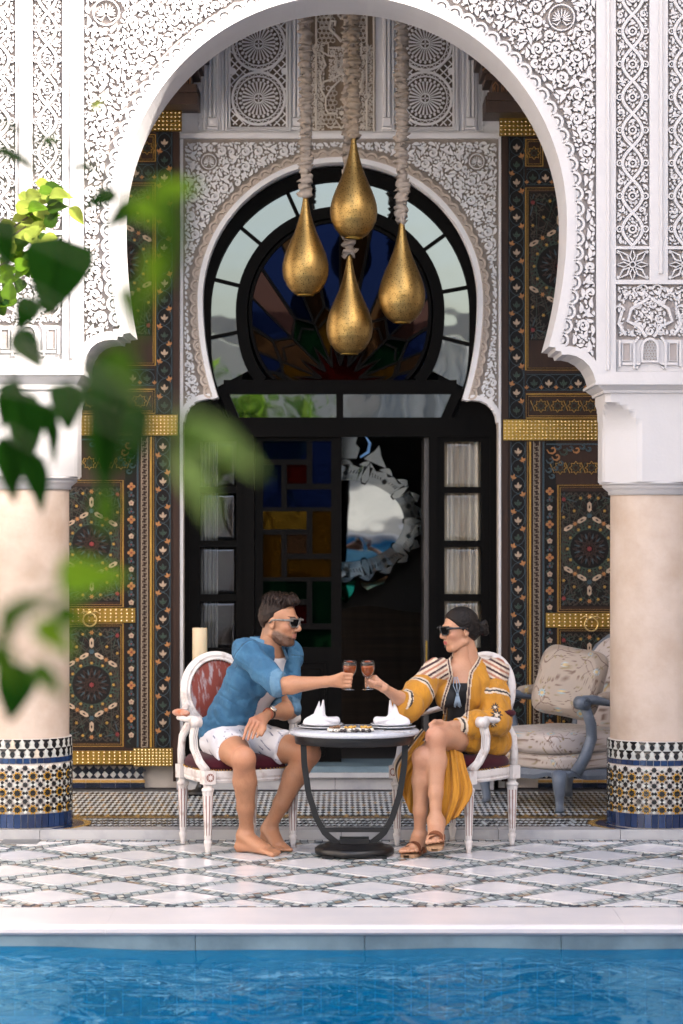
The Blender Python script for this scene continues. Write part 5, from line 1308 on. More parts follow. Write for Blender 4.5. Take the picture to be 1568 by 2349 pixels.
    def warp(s, fn, lo=None, hi=None):       # add a displacement field
        w = s._win(s.lo if lo is None else lo, s.lo + s.n * s.res if hi is None else hi); sl, (X, Y, Z) = w; f = s.f[sl]; m = np.abs(f) < .03; f[m] += fn(X[m], Y[m], Z[m]).astype(np.float32); return s
    def mesh(s):
        f = s.f; f = np.pad(f, 1, constant_values=1.0); ins = f < 0
        c = np.zeros(np.array(f.shape) - 1, np.int8)
        for i in (0, 1):
            for j in (0, 1):
                for k in (0, 1): c += ins[i:f.shape[0] - 1 + i, j:f.shape[1] - 1 + j, k:f.shape[2] - 1 + k]
        act = (c > 0) & (c < 8); idx = -np.ones(act.shape, np.int64); P = np.argwhere(act); idx[act] = np.arange(len(P))
        acc = np.zeros((len(P), 3)); cnt = np.zeros(len(P)); cor = [(i, j, k) for i in (0, 1) for j in (0, 1) for k in (0, 1)]
        val = {q: f[P[:, 0] + q[0], P[:, 1] + q[1], P[:, 2] + q[2]] for q in cor}
        for a in cor:
            for ax in range(3):
                if a[ax] == 0:
                    bq = list(a); bq[ax] = 1; bq = tuple(bq); va, vb = val[a], val[bq]; m = (va < 0) != (vb < 0); t = np.where(m, va / np.where(m, va - vb, 1), 0)
                    o = np.array(a, float)[None].repeat(len(P), 0); o[:, ax] += t; acc[m] += o[m]; cnt[m] += 1
        V = (P + acc / np.maximum(cnt, 1)[:, None] - 1) * s.res + s.lo
        FQ = []
        for ax in range(3):
            u, v = (ax + 1) % 3, (ax + 2) % 3
            a = [slice(None)] * 3; b_ = [slice(None)] * 3; a[ax] = slice(0, -1); b_[ax] = slice(1, None); m = ins[tuple(a)] != ins[tuple(b_)]
            E = np.argwhere(m); E = E[(E[:, u] > 0) & (E[:, v] > 0) & (E[:, u] < f.shape[u] - 1) & (E[:, v] < f.shape[v] - 1)]
            fl = ins[E[:, 0], E[:, 1], E[:, 2]]
            def at(du, dv): q = E.copy(); q[:, u] -= du; q[:, v] -= dv; return idx[q[:, 0], q[:, 1], q[:, 2]]
            Q = np.stack([at(1, 1), at(0, 1), at(0, 0), at(1, 0)], 1); Q[~fl] = Q[~fl][:, ::-1]; FQ.append(Q)
        FQ = np.concatenate(FQ); FQ = FQ[(FQ >= 0).all(1)]
        return V, FQ
def vnoise(X, Y, Z, sc, seed=0):
    rg = np.random.default_rng(seed); G_ = rg.random((32, 32, 32)).astype(np.float32)
    x, y, z = X * sc, Y * sc, Z * sc; xi, yi, zi = np.floor(x).astype(int), np.floor(y).astype(int), np.floor(z).astype(int); u, v, w_ = x - xi, y - yi, z - zi
    u, v, w_ = u * u * (3 - 2 * u), v * v * (3 - 2 * v), w_ * w_ * (3 - 2 * w_); r = 0
    for i in (0, 1):
        for j in (0, 1):
            for k in (0, 1): r = r + G_[(xi + i) % 32, (yi + j) % 32, (zi + k) % 32] * (u if i else 1 - u) * (v if j else 1 - v) * (w_ if k else 1 - w_)
    return r * 2 - 1
def smooth_mesh(V, FQ, it=2, lam=.5):
    n = len(V); E = np.concatenate([FQ[:, [0, 1]], FQ[:, [1, 2]], FQ[:, [2, 3]], FQ[:, [3, 0]]]); deg = np.bincount(E.ravel(), minlength=n)[:, None]
    for _ in range(it):
        A = np.zeros_like(V)
        for ax in range(3): A[:, ax] = np.bincount(E[:, 0], V[E[:, 1], ax], n) + np.bincount(E[:, 1], V[E[:, 0], ax], n)
        V = V + lam * (A / np.maximum(deg, 1) - V)
    return V
def sdf_obj(name, s, m, parent=None, colfn=None, smooth=1, extra=None):
    V, FQ = s.mesh(); V = smooth_mesh(V, FQ, smooth) if smooth else V
    if extra:
        for V2, F2 in extra: FQ = np.concatenate([FQ, F2 + len(V)]); V = np.concatenate([V, V2])
    col = colfn(V[:, 0], V[:, 1], V[:, 2]) if colfn else None
    me = mesh_from(name, V, FQ, m, None, True, col); o = bpy.data.objects.new(name, me); link(o, parent); return o
# ================================================================== TABLE
m_iron = mat('black_iron', (.010, .010, .011), .35, .3, bump=(60, .2)); m_ttop = mat('table_marble', (.46, .48, .52), .22, noise=(90, .55), base2=(.30, .32, .37))
TX, TD, TZ = .066, 13.60, .648
tb = thing('bistro_table', 'round marble topped table on a black iron pedestal', 'table', (TX, TD, 0))
b = MB(); b.lathe([(.315, TZ - .026), (.331, TZ - .024), (.336, TZ - .015), (.335, TZ - .006), (.328, TZ)], 72); b.build('marble_top', m_ttop, tb)
b = MB(); b.lathe([(.285, TZ - .072), (.305, TZ - .070), (.308, TZ - .03), (.308, TZ - .0262)], 64); b.build('apron', m_iron, tb)
for s in (-1, 1):
    P = [(s * .262, TZ - .07), (s * .258, .47), (s * .236, .32), (s * .195, .19), (s * .15, .11), (s * .085, .058)]; Q = resample(P, .03)
    b = MB(); b.tube([(x, 0, z) for x, z in Q], [.022] * len(Q), 4, smooth=False, flat=(1.0, .5, (0, 1, 0))); b.build('leg', m_iron, tb)
b = MB(); b.box((-.165, -.012, .118), (.165, .012, .142)); b.build('crossbar', m_iron, tb)
b = MB(); b.lathe([(.20, .010), (.204, .014), (.204, .036), (.19, .046), (.155, .048), (.15, .062), (.03, .066)], 56); b.box((-.075, -.06, .060), (.075, .06, .088)); b.build('base_disc', m_iron, tb)
for k in range(4): a = PI / 4 + k * PI / 2; b = MB(); b.box((.17 * math.cos(a) * 1.12 - .03, .17 * math.sin(a) * 1.12 - .03, 0), (.17 * math.cos(a) * 1.12 + .03, .17 * math.sin(a) * 1.12 + .03, .012)); b.build('foot', m_iron, tb)
# --- tableware
m_china = mat('white_china', (.60, .61, .64), .12, coat=.5); m_napk = mat('white_linen', (.60, .60, .63), .9, bump=(200, .2)); m_steel = mat('cutlery_steel', (.6, .6, .62), .2, 1.0)
def plates(X, D, side):
    for r, z, lab in ((.129, TZ + .001, 'large white plate under the folded napkin on the %s side'), (.108, TZ + .0135, 'small white plate holding the folded napkin on the %s side')):
        b = MB(); b.lathe([(r * .55, 0), (r * .60, .003), (r * .72, .005), (r * .98, .012), (r, .0145), (r * .97, .0155), (r * .72, .0085), (r * .3, .0075), (.001, .0075)], 48, caps=False); b.lathe([(.001, .001), (r * .55, 0)], 48, caps=False)
        o = b.build('plate', m_china); o.location = (X, D, z); tag(o, lab % side, 'plate', 'white plates on the table')
def napkin(X, D, side, sg):
    zb = TZ + .0225; s = SDF((-.115, -.07, -.005), (.125, .07, .15), .0035)
    s.cone((-.015, 0, .0), (.0, .004, .118), .030, .005, .012, flat=(1.15, (0, 1, 0))); s.cone((.01, -.008, .0), (.020, -.004, .124), .026, .004, .008)
    s.ell((-.045, -.005, .012), (.038, .034, .026), .012); s.cone((-.06, -.012, .02), (-.035, -.010, .045), .014, .006, .01)
    s.cone((.02, .0, .010), (.085, .004, .020), .030, .022, .014, flat=(1.25, (0, 1, 0))); s.ell((.045, -.02, .028), (.05, .022, .012), .01, Matrix.Rotation(.25, 3, 'Y'))
    s.cone((.008, -.045, .004), (.006, -.034, .075), .007, .001, .004, op='sub'); s.cone((.034, -.034, .045), (.10, -.03, .052), .006, .004, .006, op='sub'); s.cut((0, 0, 0), (0, 0, -1))
    s.warp(lambda x, y, z: .0022 * vnoise(x, y, z * .5, 38, 4))
    o = sdf_obj('napkin', s, m_napk, None, None, 1); o.location = (X, D, zb); o.scale = (sg, 1, 1); tag(o, 'folded white napkin standing on the plate on the %s side' % side, 'napkin', 'folded napkins')
plates(PX(741, TD), TD + .03, "man's"); plates(PX(898, TD), TD + .03, "woman's"); napkin(PX(733, TD), TD + .02, "man's", 1); napkin(PX(905, TD), TD + .02, "woman's", -1)
m_dish = mat('patterned_dish', (.72, .68, .60), .3, noise=(70, .9), base2=(.03, .03, .03), ramp=(.48, .54)); dish = thing('snack_dish', 'low patterned dish of nuts and olives at the table edge', 'dish', (PX(805, 13.40), 13.40, TZ + .001))
b = MB(); s = SDF((-.14, -.06, -.002), (.14, .06, .04), .004)
for x in (-.078, 0, .078): s.ell((x, 0, .012), (.043, .043, .016), .008); s.ell((x, 0, .030), (.036, .036, .018), .004, op='sub')
s.cut((0, 0, 0), (0, 0, -1)); sdf_obj('tray', s, m_dish, dish)
m_nut = mat('golden_nuts', (.58, .34, .06), .45, noise=(90, .7), base2=(.30, .14, .03)); m_olive = mat('black_olive', (.018, .012, .016), .25)
for x, mm, n in ((-.078, mat('brown_nuts', (.22, .11, .05), .5, noise=(80, .6)), 12), (0, m_nut, 14), (.078, m_nut, 14)):
    b = MB()
    for i in range(n): a = random.uniform(0, 6.28); r = .028 * math.sqrt(random.random()); b.ell((x + r * math.cos(a), r * math.sin(a), random.uniform(.016, .028)), (.009, .007, .006), 7, 5, R=Matrix.Rotation(random.uniform(0, 3), 3, 'Z'))
    b.build('nuts', mm, dish, kind='stuff')
for i, x in enumerate((-.046, -.03, .028, .062, .095)): b = MB(); b.ell((x, -.048 + .006 * (i % 2), .010), (.0105, .0095, .0095), 10, 7); b.build('olive', m_olive, dish)
def fork(x, d, rz, lab, name='fork'):
    b = MB(); b.tube([(-.095, 0, .003), (-.03, 0, .0035), (.03, 0, .006), (.06, 0, .004)], [.0045, .003, .0025, .0035], 6, flat=(1.6, .5, (0, 0, 1)))
    if name == 'fork':
        for k in range(4): b.tube([(.058, (k - 1.5) * .004, .004), (.098, (k - 1.5) * .0052, .007)], [.0016, .0011], 5)
    else: b.tube([(.05, 0, .004), (.08, 0, .004), (.12, .003, .004)], [.007, .008, .002], 6, flat=(1, .2, (0, 0, 1)))
    o = b.build(name, m_steel); o.location = (x, d, TZ); o.rotation_euler = (0, 0, rz); tag(o, lab, 'cutlery', 'cutlery on the table')
fork(PX(905, 13.42), 13.42, 2.6, "steel fork lying in front of the woman's plate"); fork(PX(676, 13.5), 13.47, .5, "steel knife by the man's plate", 'knife'); fork(PX(806, 13.75), 13.76, 1.0, 'steel fork lying behind the nut dish')
# ================================================================== OVAL BACK CHAIRS
m_cpaint = mat('worn_white_paint', (.56, .53, .515), .5, noise=(16, .8), base2=(.27, .18, .15), ramp=(.52, .72), bump=(50, .2)); m_velvet = mat('burgundy_velvet', (.040, .0022, .008), .85, spec=.15, noise=(8, .5), base2=(.018, .001, .004), sheen=.08, bump=(120, .2))
m_broc = mat('worn_red_brocade', (.13, .016, .008), .75, noise=(11, .95), base2=(.24, .21, .23), stretch=(3.2, 1, .8), ramp=(.50, .62), bump=(60, .3)); m_nail = mat('brass_nail', (.42, .24, .08), .35, 1.0)
m_groove = mat('red_brown_groove', (.22, .10, .08), .7)
def oval_chair(label, loc, rz, pad):
    c = thing('oval_back_armchair', label, 'chair', (*loc, 0), 'worn white oval back armchairs', rz)
    tilt = math.radians(11); ZC, AW, AH, YB = .800, .186, .196, .200
    def back(u, v, y=0): return (u, YB + y * math.cos(tilt) + (v) * math.sin(tilt), ZC + v * math.cos(tilt) - y * math.sin(tilt))
    b = MB(); n = 56
    for r_, w_, o_ in ((1.0, 1.0, 0), ): b.tube([back(AW * math.cos(2 * PI * i / n), AH * math.sin(2 * PI * i / n)) for i in range(n)], .026, 10, closed=True, flat=(1.15, 1, (0, 1, .2)))
    for s_ in (.93, 1.03): b.tube([back(AW * s_ * math.cos(2 * PI * i / n), AH * s_ * math.sin(2 * PI * i / n), -.020) for i in range(n)], .0085, 6, closed=True)
    b.build('back_frame', m_cpaint, c)
    b = MB(); n2, m2 = 40, 7; P = []
    for side in (-1, 1):
        P = [[back(AW * .93 * r * math.cos(2 * PI * i / n2), AH * .93 * r * math.sin(2 * PI * i / n2), side * (.012 + .028 * (1 - r * r))) for i in range(n2 + 1)] for r in np.linspace(.02, 1, m2)]
        b.grid(P, flip=(side < 0))
    b.build('back_upholstery', m_broc, c)
    b = MB()
    for i in range(64): p = back(AW * .90 * math.cos(2 * PI * i / 64), AH * .90 * math.sin(2 * PI * i / 64), -.022); b.ell(p, (.0048,) * 3, 6, 4)
    b.build('back_nails', m_nail, c, kind='stuff')
    for s in (-1, 1):       # back posts
        b = MB(); b.tube([(s * .205, .200, .40), (s * .212, .200, .50), (s * .205, .198, .575), back(s * AW * .80, -AH * .62, .0)], [.026, .021, .022, .026], 8); b.build('back_post', m_cpaint, c)
    # seat rails
    def plan(t):            # outline of the seat, t around
        a = 2 * PI * t; ca, sa = math.cos(a), math.sin(a); e = .62; x = .275 * math.copysign(abs(ca) ** e, ca); y = .245 * math.copysign(abs(sa) ** e, sa)
        return x * (1 - .16 * (y + .245) / .49), y - .02
    n = 64; b = MB(); rows = []
    for o_, z in ((-.030, .365), (0, .362), (.004, .372), (0, .380), (.004, .392), (.004, .415), (0, .424), (-.03, .424)):
        rows.append([((1 + o_ / .26) * plan(i / n)[0], (1 + o_ / .24) * (plan(i / n)[1] + .02) - .02, z) for i in range(n + 1)])
    b.grid(rows, smooth=False); b.build('seat_rail', m_cpaint, c)
    b = MB(); rows = []
    for r, z in ((.96, .422), (1.0, .432), (1.01, .448), (.985, .466), (.92, .482), (.75, .496), (.5, .503), (.25, .506), (.01, .507)): rows.append([(r * plan(i / n)[0], r * (plan(i / n)[1] + .02) - .02, z) for i in range(n + 1)])
    b.grid(rows); b.build('seat_cushion', m_velvet, c)
    b = MB()
    for i in range(90): x, y = plan(i / 90); b.ell((x * 1.012, (y + .02) * 1.012 - .02, .428), (.0048,) * 3, 6, 4)
    b.build('seat_nails', m_nail, c, kind='stuff')
    # legs
    for sx, sy in ((-1, -1), (1, -1), (-1, 1), (1, 1)):
        x, y = (sx * .245, -.222) if sy < 0 else (sx * .205, .190); b = MB(); b.obox((x, y, .392), (.062, .062, .070), mi=0)
        prof = [(.014, .0), (.012, .012), (.020, .05), (.022, .062), (.015, .070), (.0155, .074)]; b.lathe(prof, 16, (x, y, 0))
        nf = 32; rows = []
        for z, r in ((.072, .0165), (.085, .0185), (.30, .027), (.318, .029)):
            fl = 0 if z in (.072, .318) else .16; rows.append([(x + r * (1 - fl * (i % 4 == 0)) * math.cos(2 * PI * i / nf), y + r * (1 - fl * (i % 4 == 0)) * math.sin(2 * PI * i / nf), z) for i in range(nf + 1)])
        b.grid(rows, smooth=False); b.lathe([(.030, .318), (.033, .326), (.030, .335), (.022, .340), (.024, .358)], 18, (x, y, 0)); lg = b.build('leg', m_cpaint, c)
        q = MB()
        for i in range(8):
            a = 2 * PI * i / 8; q.tube([(x + .0165 * math.cos(a), y + .0165 * math.sin(a), .092), (x + .0243 * math.cos(a), y + .0243 * math.sin(a), .298)], [.0022, .0028], 5)
        q.build('flutes', m_groove, lg)
        if sy < 0: q = MB(); q.poly(lambda u, v, h: (x + u, y - .031 - h, .392 + v), ngon(0, 0, .022, 12), -.002, .002, 0); q.poly(lambda u, v, h: (x + u, y - .031 - h, .392 + v), star(0, 0, .018, .008, 8), .001, .006, 1); q.build('rosette_block', [m_groove, m_cpaint], lg)
    # arms
    for s in (-1, 1):
        b = MB(); b.tube([(s * .178, .192, .742), (s * .225, .13, .715), (s * .288, .04, .686), (s * .294, -.06, .682), (s * .286, -.135, .690), (s * .284, -.165, .684)], [.018, .018, .018, .018, .021, .020], 8, flat=(1.15, .85, (0, 0, 1)))
        b.tube([(s * .284 - .026, -.158, .676), (s * .284 + .026, -.158, .676)], .029, 12); b.build('arm', m_cpaint, c)
        b = MB(); b.tube([(s * .284, -.148, .672), (s * .288, -.128, .60), (s * .284, -.128, .54), (s * .268, -.165, .47), (s * .250, -.212, .425)], [.020, .021, .022, .022, .025], 8); 
        for o in (-.011, 0, .011): b.tube([(s * .284 + o, -.148 - .022, .665), (s * .288 + o, -.128 - .024, .60), (s * .284 + o, -.128 - .024, .54), (s * .268 + o, -.165 - .024, .47), (s * .250 + o, -.212 - .024, .43)], .0042, 5)
        b.build('arm_post', m_cpaint, c); b = MB(); b.ell((s * .286, .03, .712), (.028, .075, .022), R=Matrix.Rotation(-s * .18, 3, 'Z')); b.build('arm_pad', pad, c)
    return c
m_padr = mat('orange_brocade_pad', (.34, .09, .03), .7, noise=(30, .8), base2=(.42, .34, .28))
chL = oval_chair('worn white oval back armchair with red brocade that the man sits in', (-.575, 13.985), math.radians(27), m_padr)
chR = oval_chair('worn white oval back armchair with dark red seat that the woman sits in', (.625, 13.995), math.radians(-42), m_velvet)
# ================================================================== FLORAL ARMCHAIR AND CUSHION
def floral(seed, base, scale=1.0):
    rg = np.random.default_rng(seed); fl = []
    for _ in range(900):
        p = rg.uniform((-1.2, -1.2), (1.2, 1.2))
        if all(np.hypot(*(p - q[0])) > .115 * scale for q in fl): fl.append((p, rg.uniform(.019, .028) * scale, rg.integers(3), rg.uniform(0, 6)))
    lv = [(rg.uniform((-1.2, -1.2), (1.2, 1.2)), rg.uniform(0, PI)) for _ in range(1100)]
    def fn(u, v):
        c = np.tile(np.array(base, float), (len(u), 1)); brown, olive = np.array((.12, .065, .045)), np.array((.22, .17, .09))
        for k in range(-8, 9):
            for ph, fr in ((0, 22), (1.7, 31)):
                d = np.abs(v - (k * .14 + .045 * np.sin(u * fr + k * 1.3 + ph) + .02 * np.sin(u * 57 + k))); c[d < .0026] = brown
                d = np.abs(u - (k * .15 + .05 * np.sin(v * fr + k * 2.1 + ph))); c[(d < .0024) & (np.sin(v * 13 + k * 2) > -.2)] = brown
        for p, a in lv:
            x, y = u - p[0], v - p[1]; m = (np.abs(x) < .02) & (np.abs(y) < .02)
            if m.any():
                xr, yr = x[m] * math.cos(a) + y[m] * math.sin(a), -x[m] * math.sin(a) + y[m] * math.cos(a); q = (xr / .0125) ** 2 + (yr / .006) ** 2 < 1; ix = np.flatnonzero(m)[q]; c[ix] = olive
        for p, r, kd, ph in fl:
            x, y = u - p[0], v - p[1]; d = np.hypot(x, y); m = d < r * 1.1
            if m.any():
                th = np.arctan2(y[m], x[m]); ed = r * (.82 + .18 * np.cos(9 * th + ph)); q = d[m] < ed; ix = np.flatnonzero(m)
                col = (np.array((.24, .36, .40)), np.array((.44, .30, .11)), np.array((.28, .34, .36)))[kd]; c[ix[q]] = col * (1 + .25 * np.cos(18 * th[q]))[:, None]; q2 = d[m] < r * .42; c[ix[q2]] = (np.array((.52, .36, .14)), np.array((.34, .48, .52)), np.array((.5, .36, .16)))[kd]
        return c
    return fn
m_satin = mat('embroidered_satin', attr='Col', rough=.38, sheen=.2, bump=(14, .35, .012)); m_bpaint = mat('grey_blue_paint', (.105, .13, .17), .42, noise=(9, .6), base2=(.22, .25, .30), ramp=(.56, .72))
def superell(c, h, e, nu=88, nv=46, R=None):
    P = []
    for j in range(nv + 1):
        b_ = -PI / 2 + PI * j / nv; cb, sb = math.cos(b_), math.sin(b_); row = []
        for i in range(nu):
            a = 2 * PI * i / nu; ca, sa = math.cos(a), math.sin(a); pw = lambda q, ee: math.copysign(abs(q) ** ee, q)
            row.append((h[0] * pw(cb, e) * pw(ca, e), h[1] * pw(cb, e) * pw(sa, e), h[2] * pw(sb, e * 1.1)))
        P.append(row)
    V = np.array(P).reshape(-1, 3); FC = [(j * nu + i, j * nu + (i + 1) % nu, (j + 1) * nu + (i + 1) % nu, (j + 1) * nu + i) for j in range(nv) for i in range(nu)]
    return V, np.array(FC)
def soft(name, parent, c, h, e, fn, R=None, wob=.004, mode='box', nu=230, nv=110):
    V, FC = superell(c, h, e, nu, nv); L = V.copy(); V = V + (wob * vnoise(V[:, 0], V[:, 1], V[:, 2], 9, 3))[:, None] * np.sign(V)
    nrm = L / np.array(h) ** 2; u = L[:, 0] + .8 * L[:, 1] * (np.abs(L[:, 0]) > h[0] * .93); v = L[:, 2] + L[:, 1] if mode == 'box' else L[:, 2]
    col = fn(u, v)
    if R is not None: V = V @ np.array(R.transposed())
    V = V + np.array(c); o = bpy.data.objects.new(name, mesh_from(name, V, FC, m_satin, None, True, col)); link(o, parent); return o
brg = thing('floral_armchair', 'grey blue carved armchair in cream floral satin, half hidden by the column', 'armchair', (1.315, 15.60, ZR), None, math.radians(-56))
W2, D2 = .33, .30; fl_fn = floral(5, (.44, .385, .36))
soft('seat_cushion', brg, (0, -.02, .385), (W2 - .01, D2 + .02, .075), .42, fl_fn); soft('seat_deck', brg, (0, 0, .275), (W2 + .02, D2 + .015, .055), .35, floral(8, (.40, .345, .31)))
b = MB()
def bplan(t, o=0):
    a = 2 * PI * t; ca, sa = math.cos(a), math.sin(a); return ((W2 + .035 + o) * math.copysign(abs(ca) ** .4, ca), (D2 + .03 + o) * math.copysign(abs(sa) ** .4, sa))
n = 72; rows = []
for o, zt in ((-.03, .235), (0, .235), (.006, .215), (0, .19), (-.03, .19)):
    rows.append([(*bplan(i / n, o), zt - (.028 * math.cos(4 * 2 * PI * i / n) ** 2 - .012 if zt < .22 else 0)) for i in range(n + 1)])
b.grid(rows, smooth=False); b.build('seat_rail', m_bpaint, brg)
for sx in (-1, 1):
    for sy in (-1, 1):
        b = MB(); x, y = sx * (W2 + .01), sy * (D2 + .005); q = sy * -1
        b.tube([(x, y, .225), (x + sx * .022, y + sy * .022, .17), (x + sx * .012, y + sy * .012, .09), (x + sx * .004, y + sy * .004, .03), (x + sx * .012, y + sy * .012, .0)], [.048, .040, .028, .024, .030], 8); b.build('leg', m_bpaint, brg)
b = MB(); P = [(-W2 - .02, .20), (-W2 - .03, .45), (-W2 - .015, .72), (-W2 + .05, .90), (-W2 + .16, .965), (-.06, 1.0), (0, 1.03), (.06, 1.0), (W2 - .16, .965), (W2 - .05, .90), (W2 + .015, .72), (W2 + .03, .45), (W2 + .02, .20)]
bk = lambda u, z, y=0: (u, D2 + .03 + (z - .2) * .22 + y, z)
Q = resample(P, .04); b.tube([bk(u, z) for u, z in Q], .026, 8); b.build('back_frame', m_bpaint, brg)
V, FC = superell((0, 0, 0), (W2 - .005, .05, .36), .55, 200, 110); V[:, 2] += .62; tp = np.interp(np.abs(V[:, 0]), [0, .1, .2, .33], [1.03, .98, .95, .85]) / .98; V[:, 2] = np.where(V[:, 2] > .62, .62 + (V[:, 2] - .62) * tp, V[:, 2])
L = V.copy(); V[:, 1] += D2 + .02 + (V[:, 2] - .2) * .22; o = bpy.data.objects.new('back_upholstery', mesh_from('back_upholstery', V, FC, m_satin, None, True, floral(12, (.46, .41, .40))(L[:, 0], L[:, 2]))); link(o, brg)
for s in (-1, 1):
    b = MB(); x = s * (W2 + .035)
    b.tube([(x, D2 + .10, .60), (x + s * .012, .15, .610), (x + s * .02, 0, .625), (x + s * .02, -.10, .642), (x + s * .018, -.165, .640)], [.026, .027, .027, .03, .032], 8, flat=(1.1, .9, (0, 0, 1))); b.tube([(x + s * .018 - .034, -.175, .625), (x + s * .018 + .034, -.175, .625)], .040, 14); b.build('arm', m_bpaint, brg)
    b = MB()
    for sc in (-1, 1): b.tube([(x + s * .018 + sc * .036, -.175 + .028 * (1 - t / 9) * math.cos(t), .625 + .028 * (1 - t / 9) * math.sin(t)) for t in np.linspace(0, 8.5, 20)], .0045, 5)
    b.build('arm_scroll', m_bpaint, brg)
    b = MB(); b.tube([(x + s * .016, -.155, .61), (x + s * .012, -.105, .50), (x, -.09, .42), (x - s * .004, -.13, .32), (x - s * .012, -.20, .22)], [.030, .032, .033, .034, .038], 8); b.build('arm_post', m_bpaint, brg)
    V, FC = superell((0, 0, 0), (.034, .11, .03), .7, 40, 20); L = V.copy(); V += np.array((x + s * .014, .06, .655)); o = bpy.data.objects.new('arm_pad', mesh_from('arm_pad', V, FC, m_satin, None, True, floral(20 + s, (.28, .225, .18), .6)(L[:, 1], L[:, 0]))); link(o, brg)
# loose cushion
V, FC = superell((0, 0, 0), (.225, .075, .225), .5, 300, 160); pin = 1 - .10 * (1 - (np.abs(V[:, 0]) / .225) ** 2) * (np.abs(V[:, 2]) / .225) ** 6 - .10 * (1 - (np.abs(V[:, 2]) / .225) ** 2) * (np.abs(V[:, 0]) / .225) ** 6
V[:, 1] *= np.clip(1.25 - 1.0 * ((np.abs(V[:, 0]) / .225) ** 3 * .5 + (np.abs(V[:, 2]) / .225) ** 3 * .5), .25, 1); L = V.copy(); V[:, 0] *= pin; V[:, 2] *= pin; V[:, 1] += .006 * vnoise(V[:, 0], V[:, 1] * 0, V[:, 2], 16, 6)
cush = bpy.data.objects.new('scatter_cushion', mesh_from('scatter_cushion', V, FC, m_satin, None, True, floral(31, (.31, .25, .20), .92)(L[:, 0], L[:, 2]))); link(cush)
cush.location = (PX(1308, 15.42), 15.42, PZ(1565, 15.42)); cush.rotation_euler = (math.radians(-20), math.radians(8), math.radians(-30)); tag(cush, 'square cream floral cushion leaning in the grey blue armchair', 'cushion')
# candle on its stand behind the man
b = MB(); cd = thing('pillar_candle', 'thick cream pillar candle behind the oval chair back', 'candle', (PX(459, 16.2), 16.2, ZR + .50)); s_ = 16.2 / F; r_ = 17 * s_
b.lathe([(r_, 0), (r_, PZ(1440, 16.2) - ZR - .50 - .006), (r_ * .96, PZ(1440, 16.2) - ZR - .50), (r_ * .6, PZ(1440, 16.2) - ZR - .508), (.002, PZ(1440, 16.2) - ZR - .512)], 32); b.build('wax', mat('cream_wax', (.62, .52, .36), .45, sss=.3), cd); b = MB(); zt_ = PZ(1440, 16.2) - ZR - .512; b.tube([(0, 0, zt_), (.003, 0, zt_ + .02)], .0018, 5); b.build('wick', m_black, cd)
b = MB(); st_ = thing('candle_stand', 'dark candle stand under the pillar candle', 'stand', (PX(459, 16.2), 16.2, ZR)); b.lathe([(.10, 0), (.10, .012), (.03, .03), (.016, .06), (.016, .22), (.028, .25), (.016, .28), (.016, .44), (.07, .48), (.075, .498)], 24); b.build('turned_stand', m_iron, st_)
print('furniture', time.time() - T0)
# ================================================================== PEOPLE
def Wp(x, y, d): return np.array((PX(x, d), d, PZ(y, d)))
m_skin = mat('skin', attr='Col', rough=.5, sss=.12, noise=(140, .25), base2=(.72, .62, .58), bump=(260, .15))
m_denim = mat('washed_denim', attr='Col', rough=.85, noise=(26, .3), base2=(.55, .62, .68), bump=(22, .6, .025), stretch=(1.3, .8, .8))
m_cot = mat('white_cotton', attr='Col', rough=.9, bump=(180, .25)); m_robe = mat('mustard_gauze', attr='Col', rough=.8, noise=(30, .2), base2=(.62, .52, .45), bump=(34, .45, .018), sheen=.1, stretch=(1.6, 1.6, .35))
m_hair = mat('dark_hair', attr='Col', rough=.55, spec=.2, bump=(160, .8, .004), stretch=(1, 1, .5)); m_black_cloth = mat('black_jersey', (.008, .008, .010), .85, bump=(150, .3))
def head_frame(c, fwd, up=(0, 0, 1)):
    f = Vector(fwd).normalized(); u = Vector(up); l = u.cross(f).normalized(); u = f.cross(l).normalized()
    R = np.array([[f[i], l[i], u[i]] for i in range(3)]); return lambda P: P @ R.T + np.array(c)
def sculpt_head(sex):
    s = SDF((-.15, -.12, -.21), (.15, .12, .15), .0033); k = .018; m = sex == 'm'
    s.ell((-.014, 0, .034), (.096, .074, .086), 0); s.ell((.026, 0, -.020), (.070, .062, .085), k); s.ell((.036, 0, -.062), (.052, .050 if m else .045, .045), k)
    s.ell((.066, 0, -.099), (.022, .025 if m else .019, .019), .018); s.cone((-.005, .052, -.062), (.055, .028, -.096), .020, .018, .02); s.cone((-.005, -.052, -.062), (.055, -.028, -.096), .020, .018, .02)
    for y in (-1, 1):
        s.ell((.062, y * .042, -.018), (.024, .022, .020), .02); s.cone((.084, y * .010, .030), (.072, y * .048, .030), .011, .009, .012); s.ell((.094, y * .031, .010), (.016, .017, .012), .01, op='sub'); s.ell((.080, y * .032, .009), (.014, .014, .012), .004)
        s.ell((.100, y * .011, -.030), (.011, .008, .008), .008); s.ell((-.012, y * .074, -.006), (.020, .008, .032), .006, Matrix.Rotation(y * .35, 3, 'Z') @ Matrix.Rotation(-.2, 3, 'Y')); s.ell((-.008, y * .082, -.002), (.010, .006, .018), .004, op='sub')
    s.cone((.086, 0, .024), (.115 if m else .110, 0, -.020), .0085, .0115, .010); s.ell((.110 if m else .106, 0, -.025), (.012, .011, .010), .008)
    s.cone((.090, -.014, -.0545), (.090, .014, -.0545), .0065, .0065, .006); s.cone((.098, 0, -.054), (.096, 0, -.056), .0045, .0045, .006); s.cone((.089, -.012, -.0665), (.089, .012, -.0665), .0075, .0075, .006); s.cone((.105, -.03, -.0605), (.105, .03, -.0605), .0024, .0024, .004, op='sub')
    s.cone((-.035, 0, -.06), (-.052, 0, -.20), .058 if m else .047, .062 if m else .050, .03)
    return s
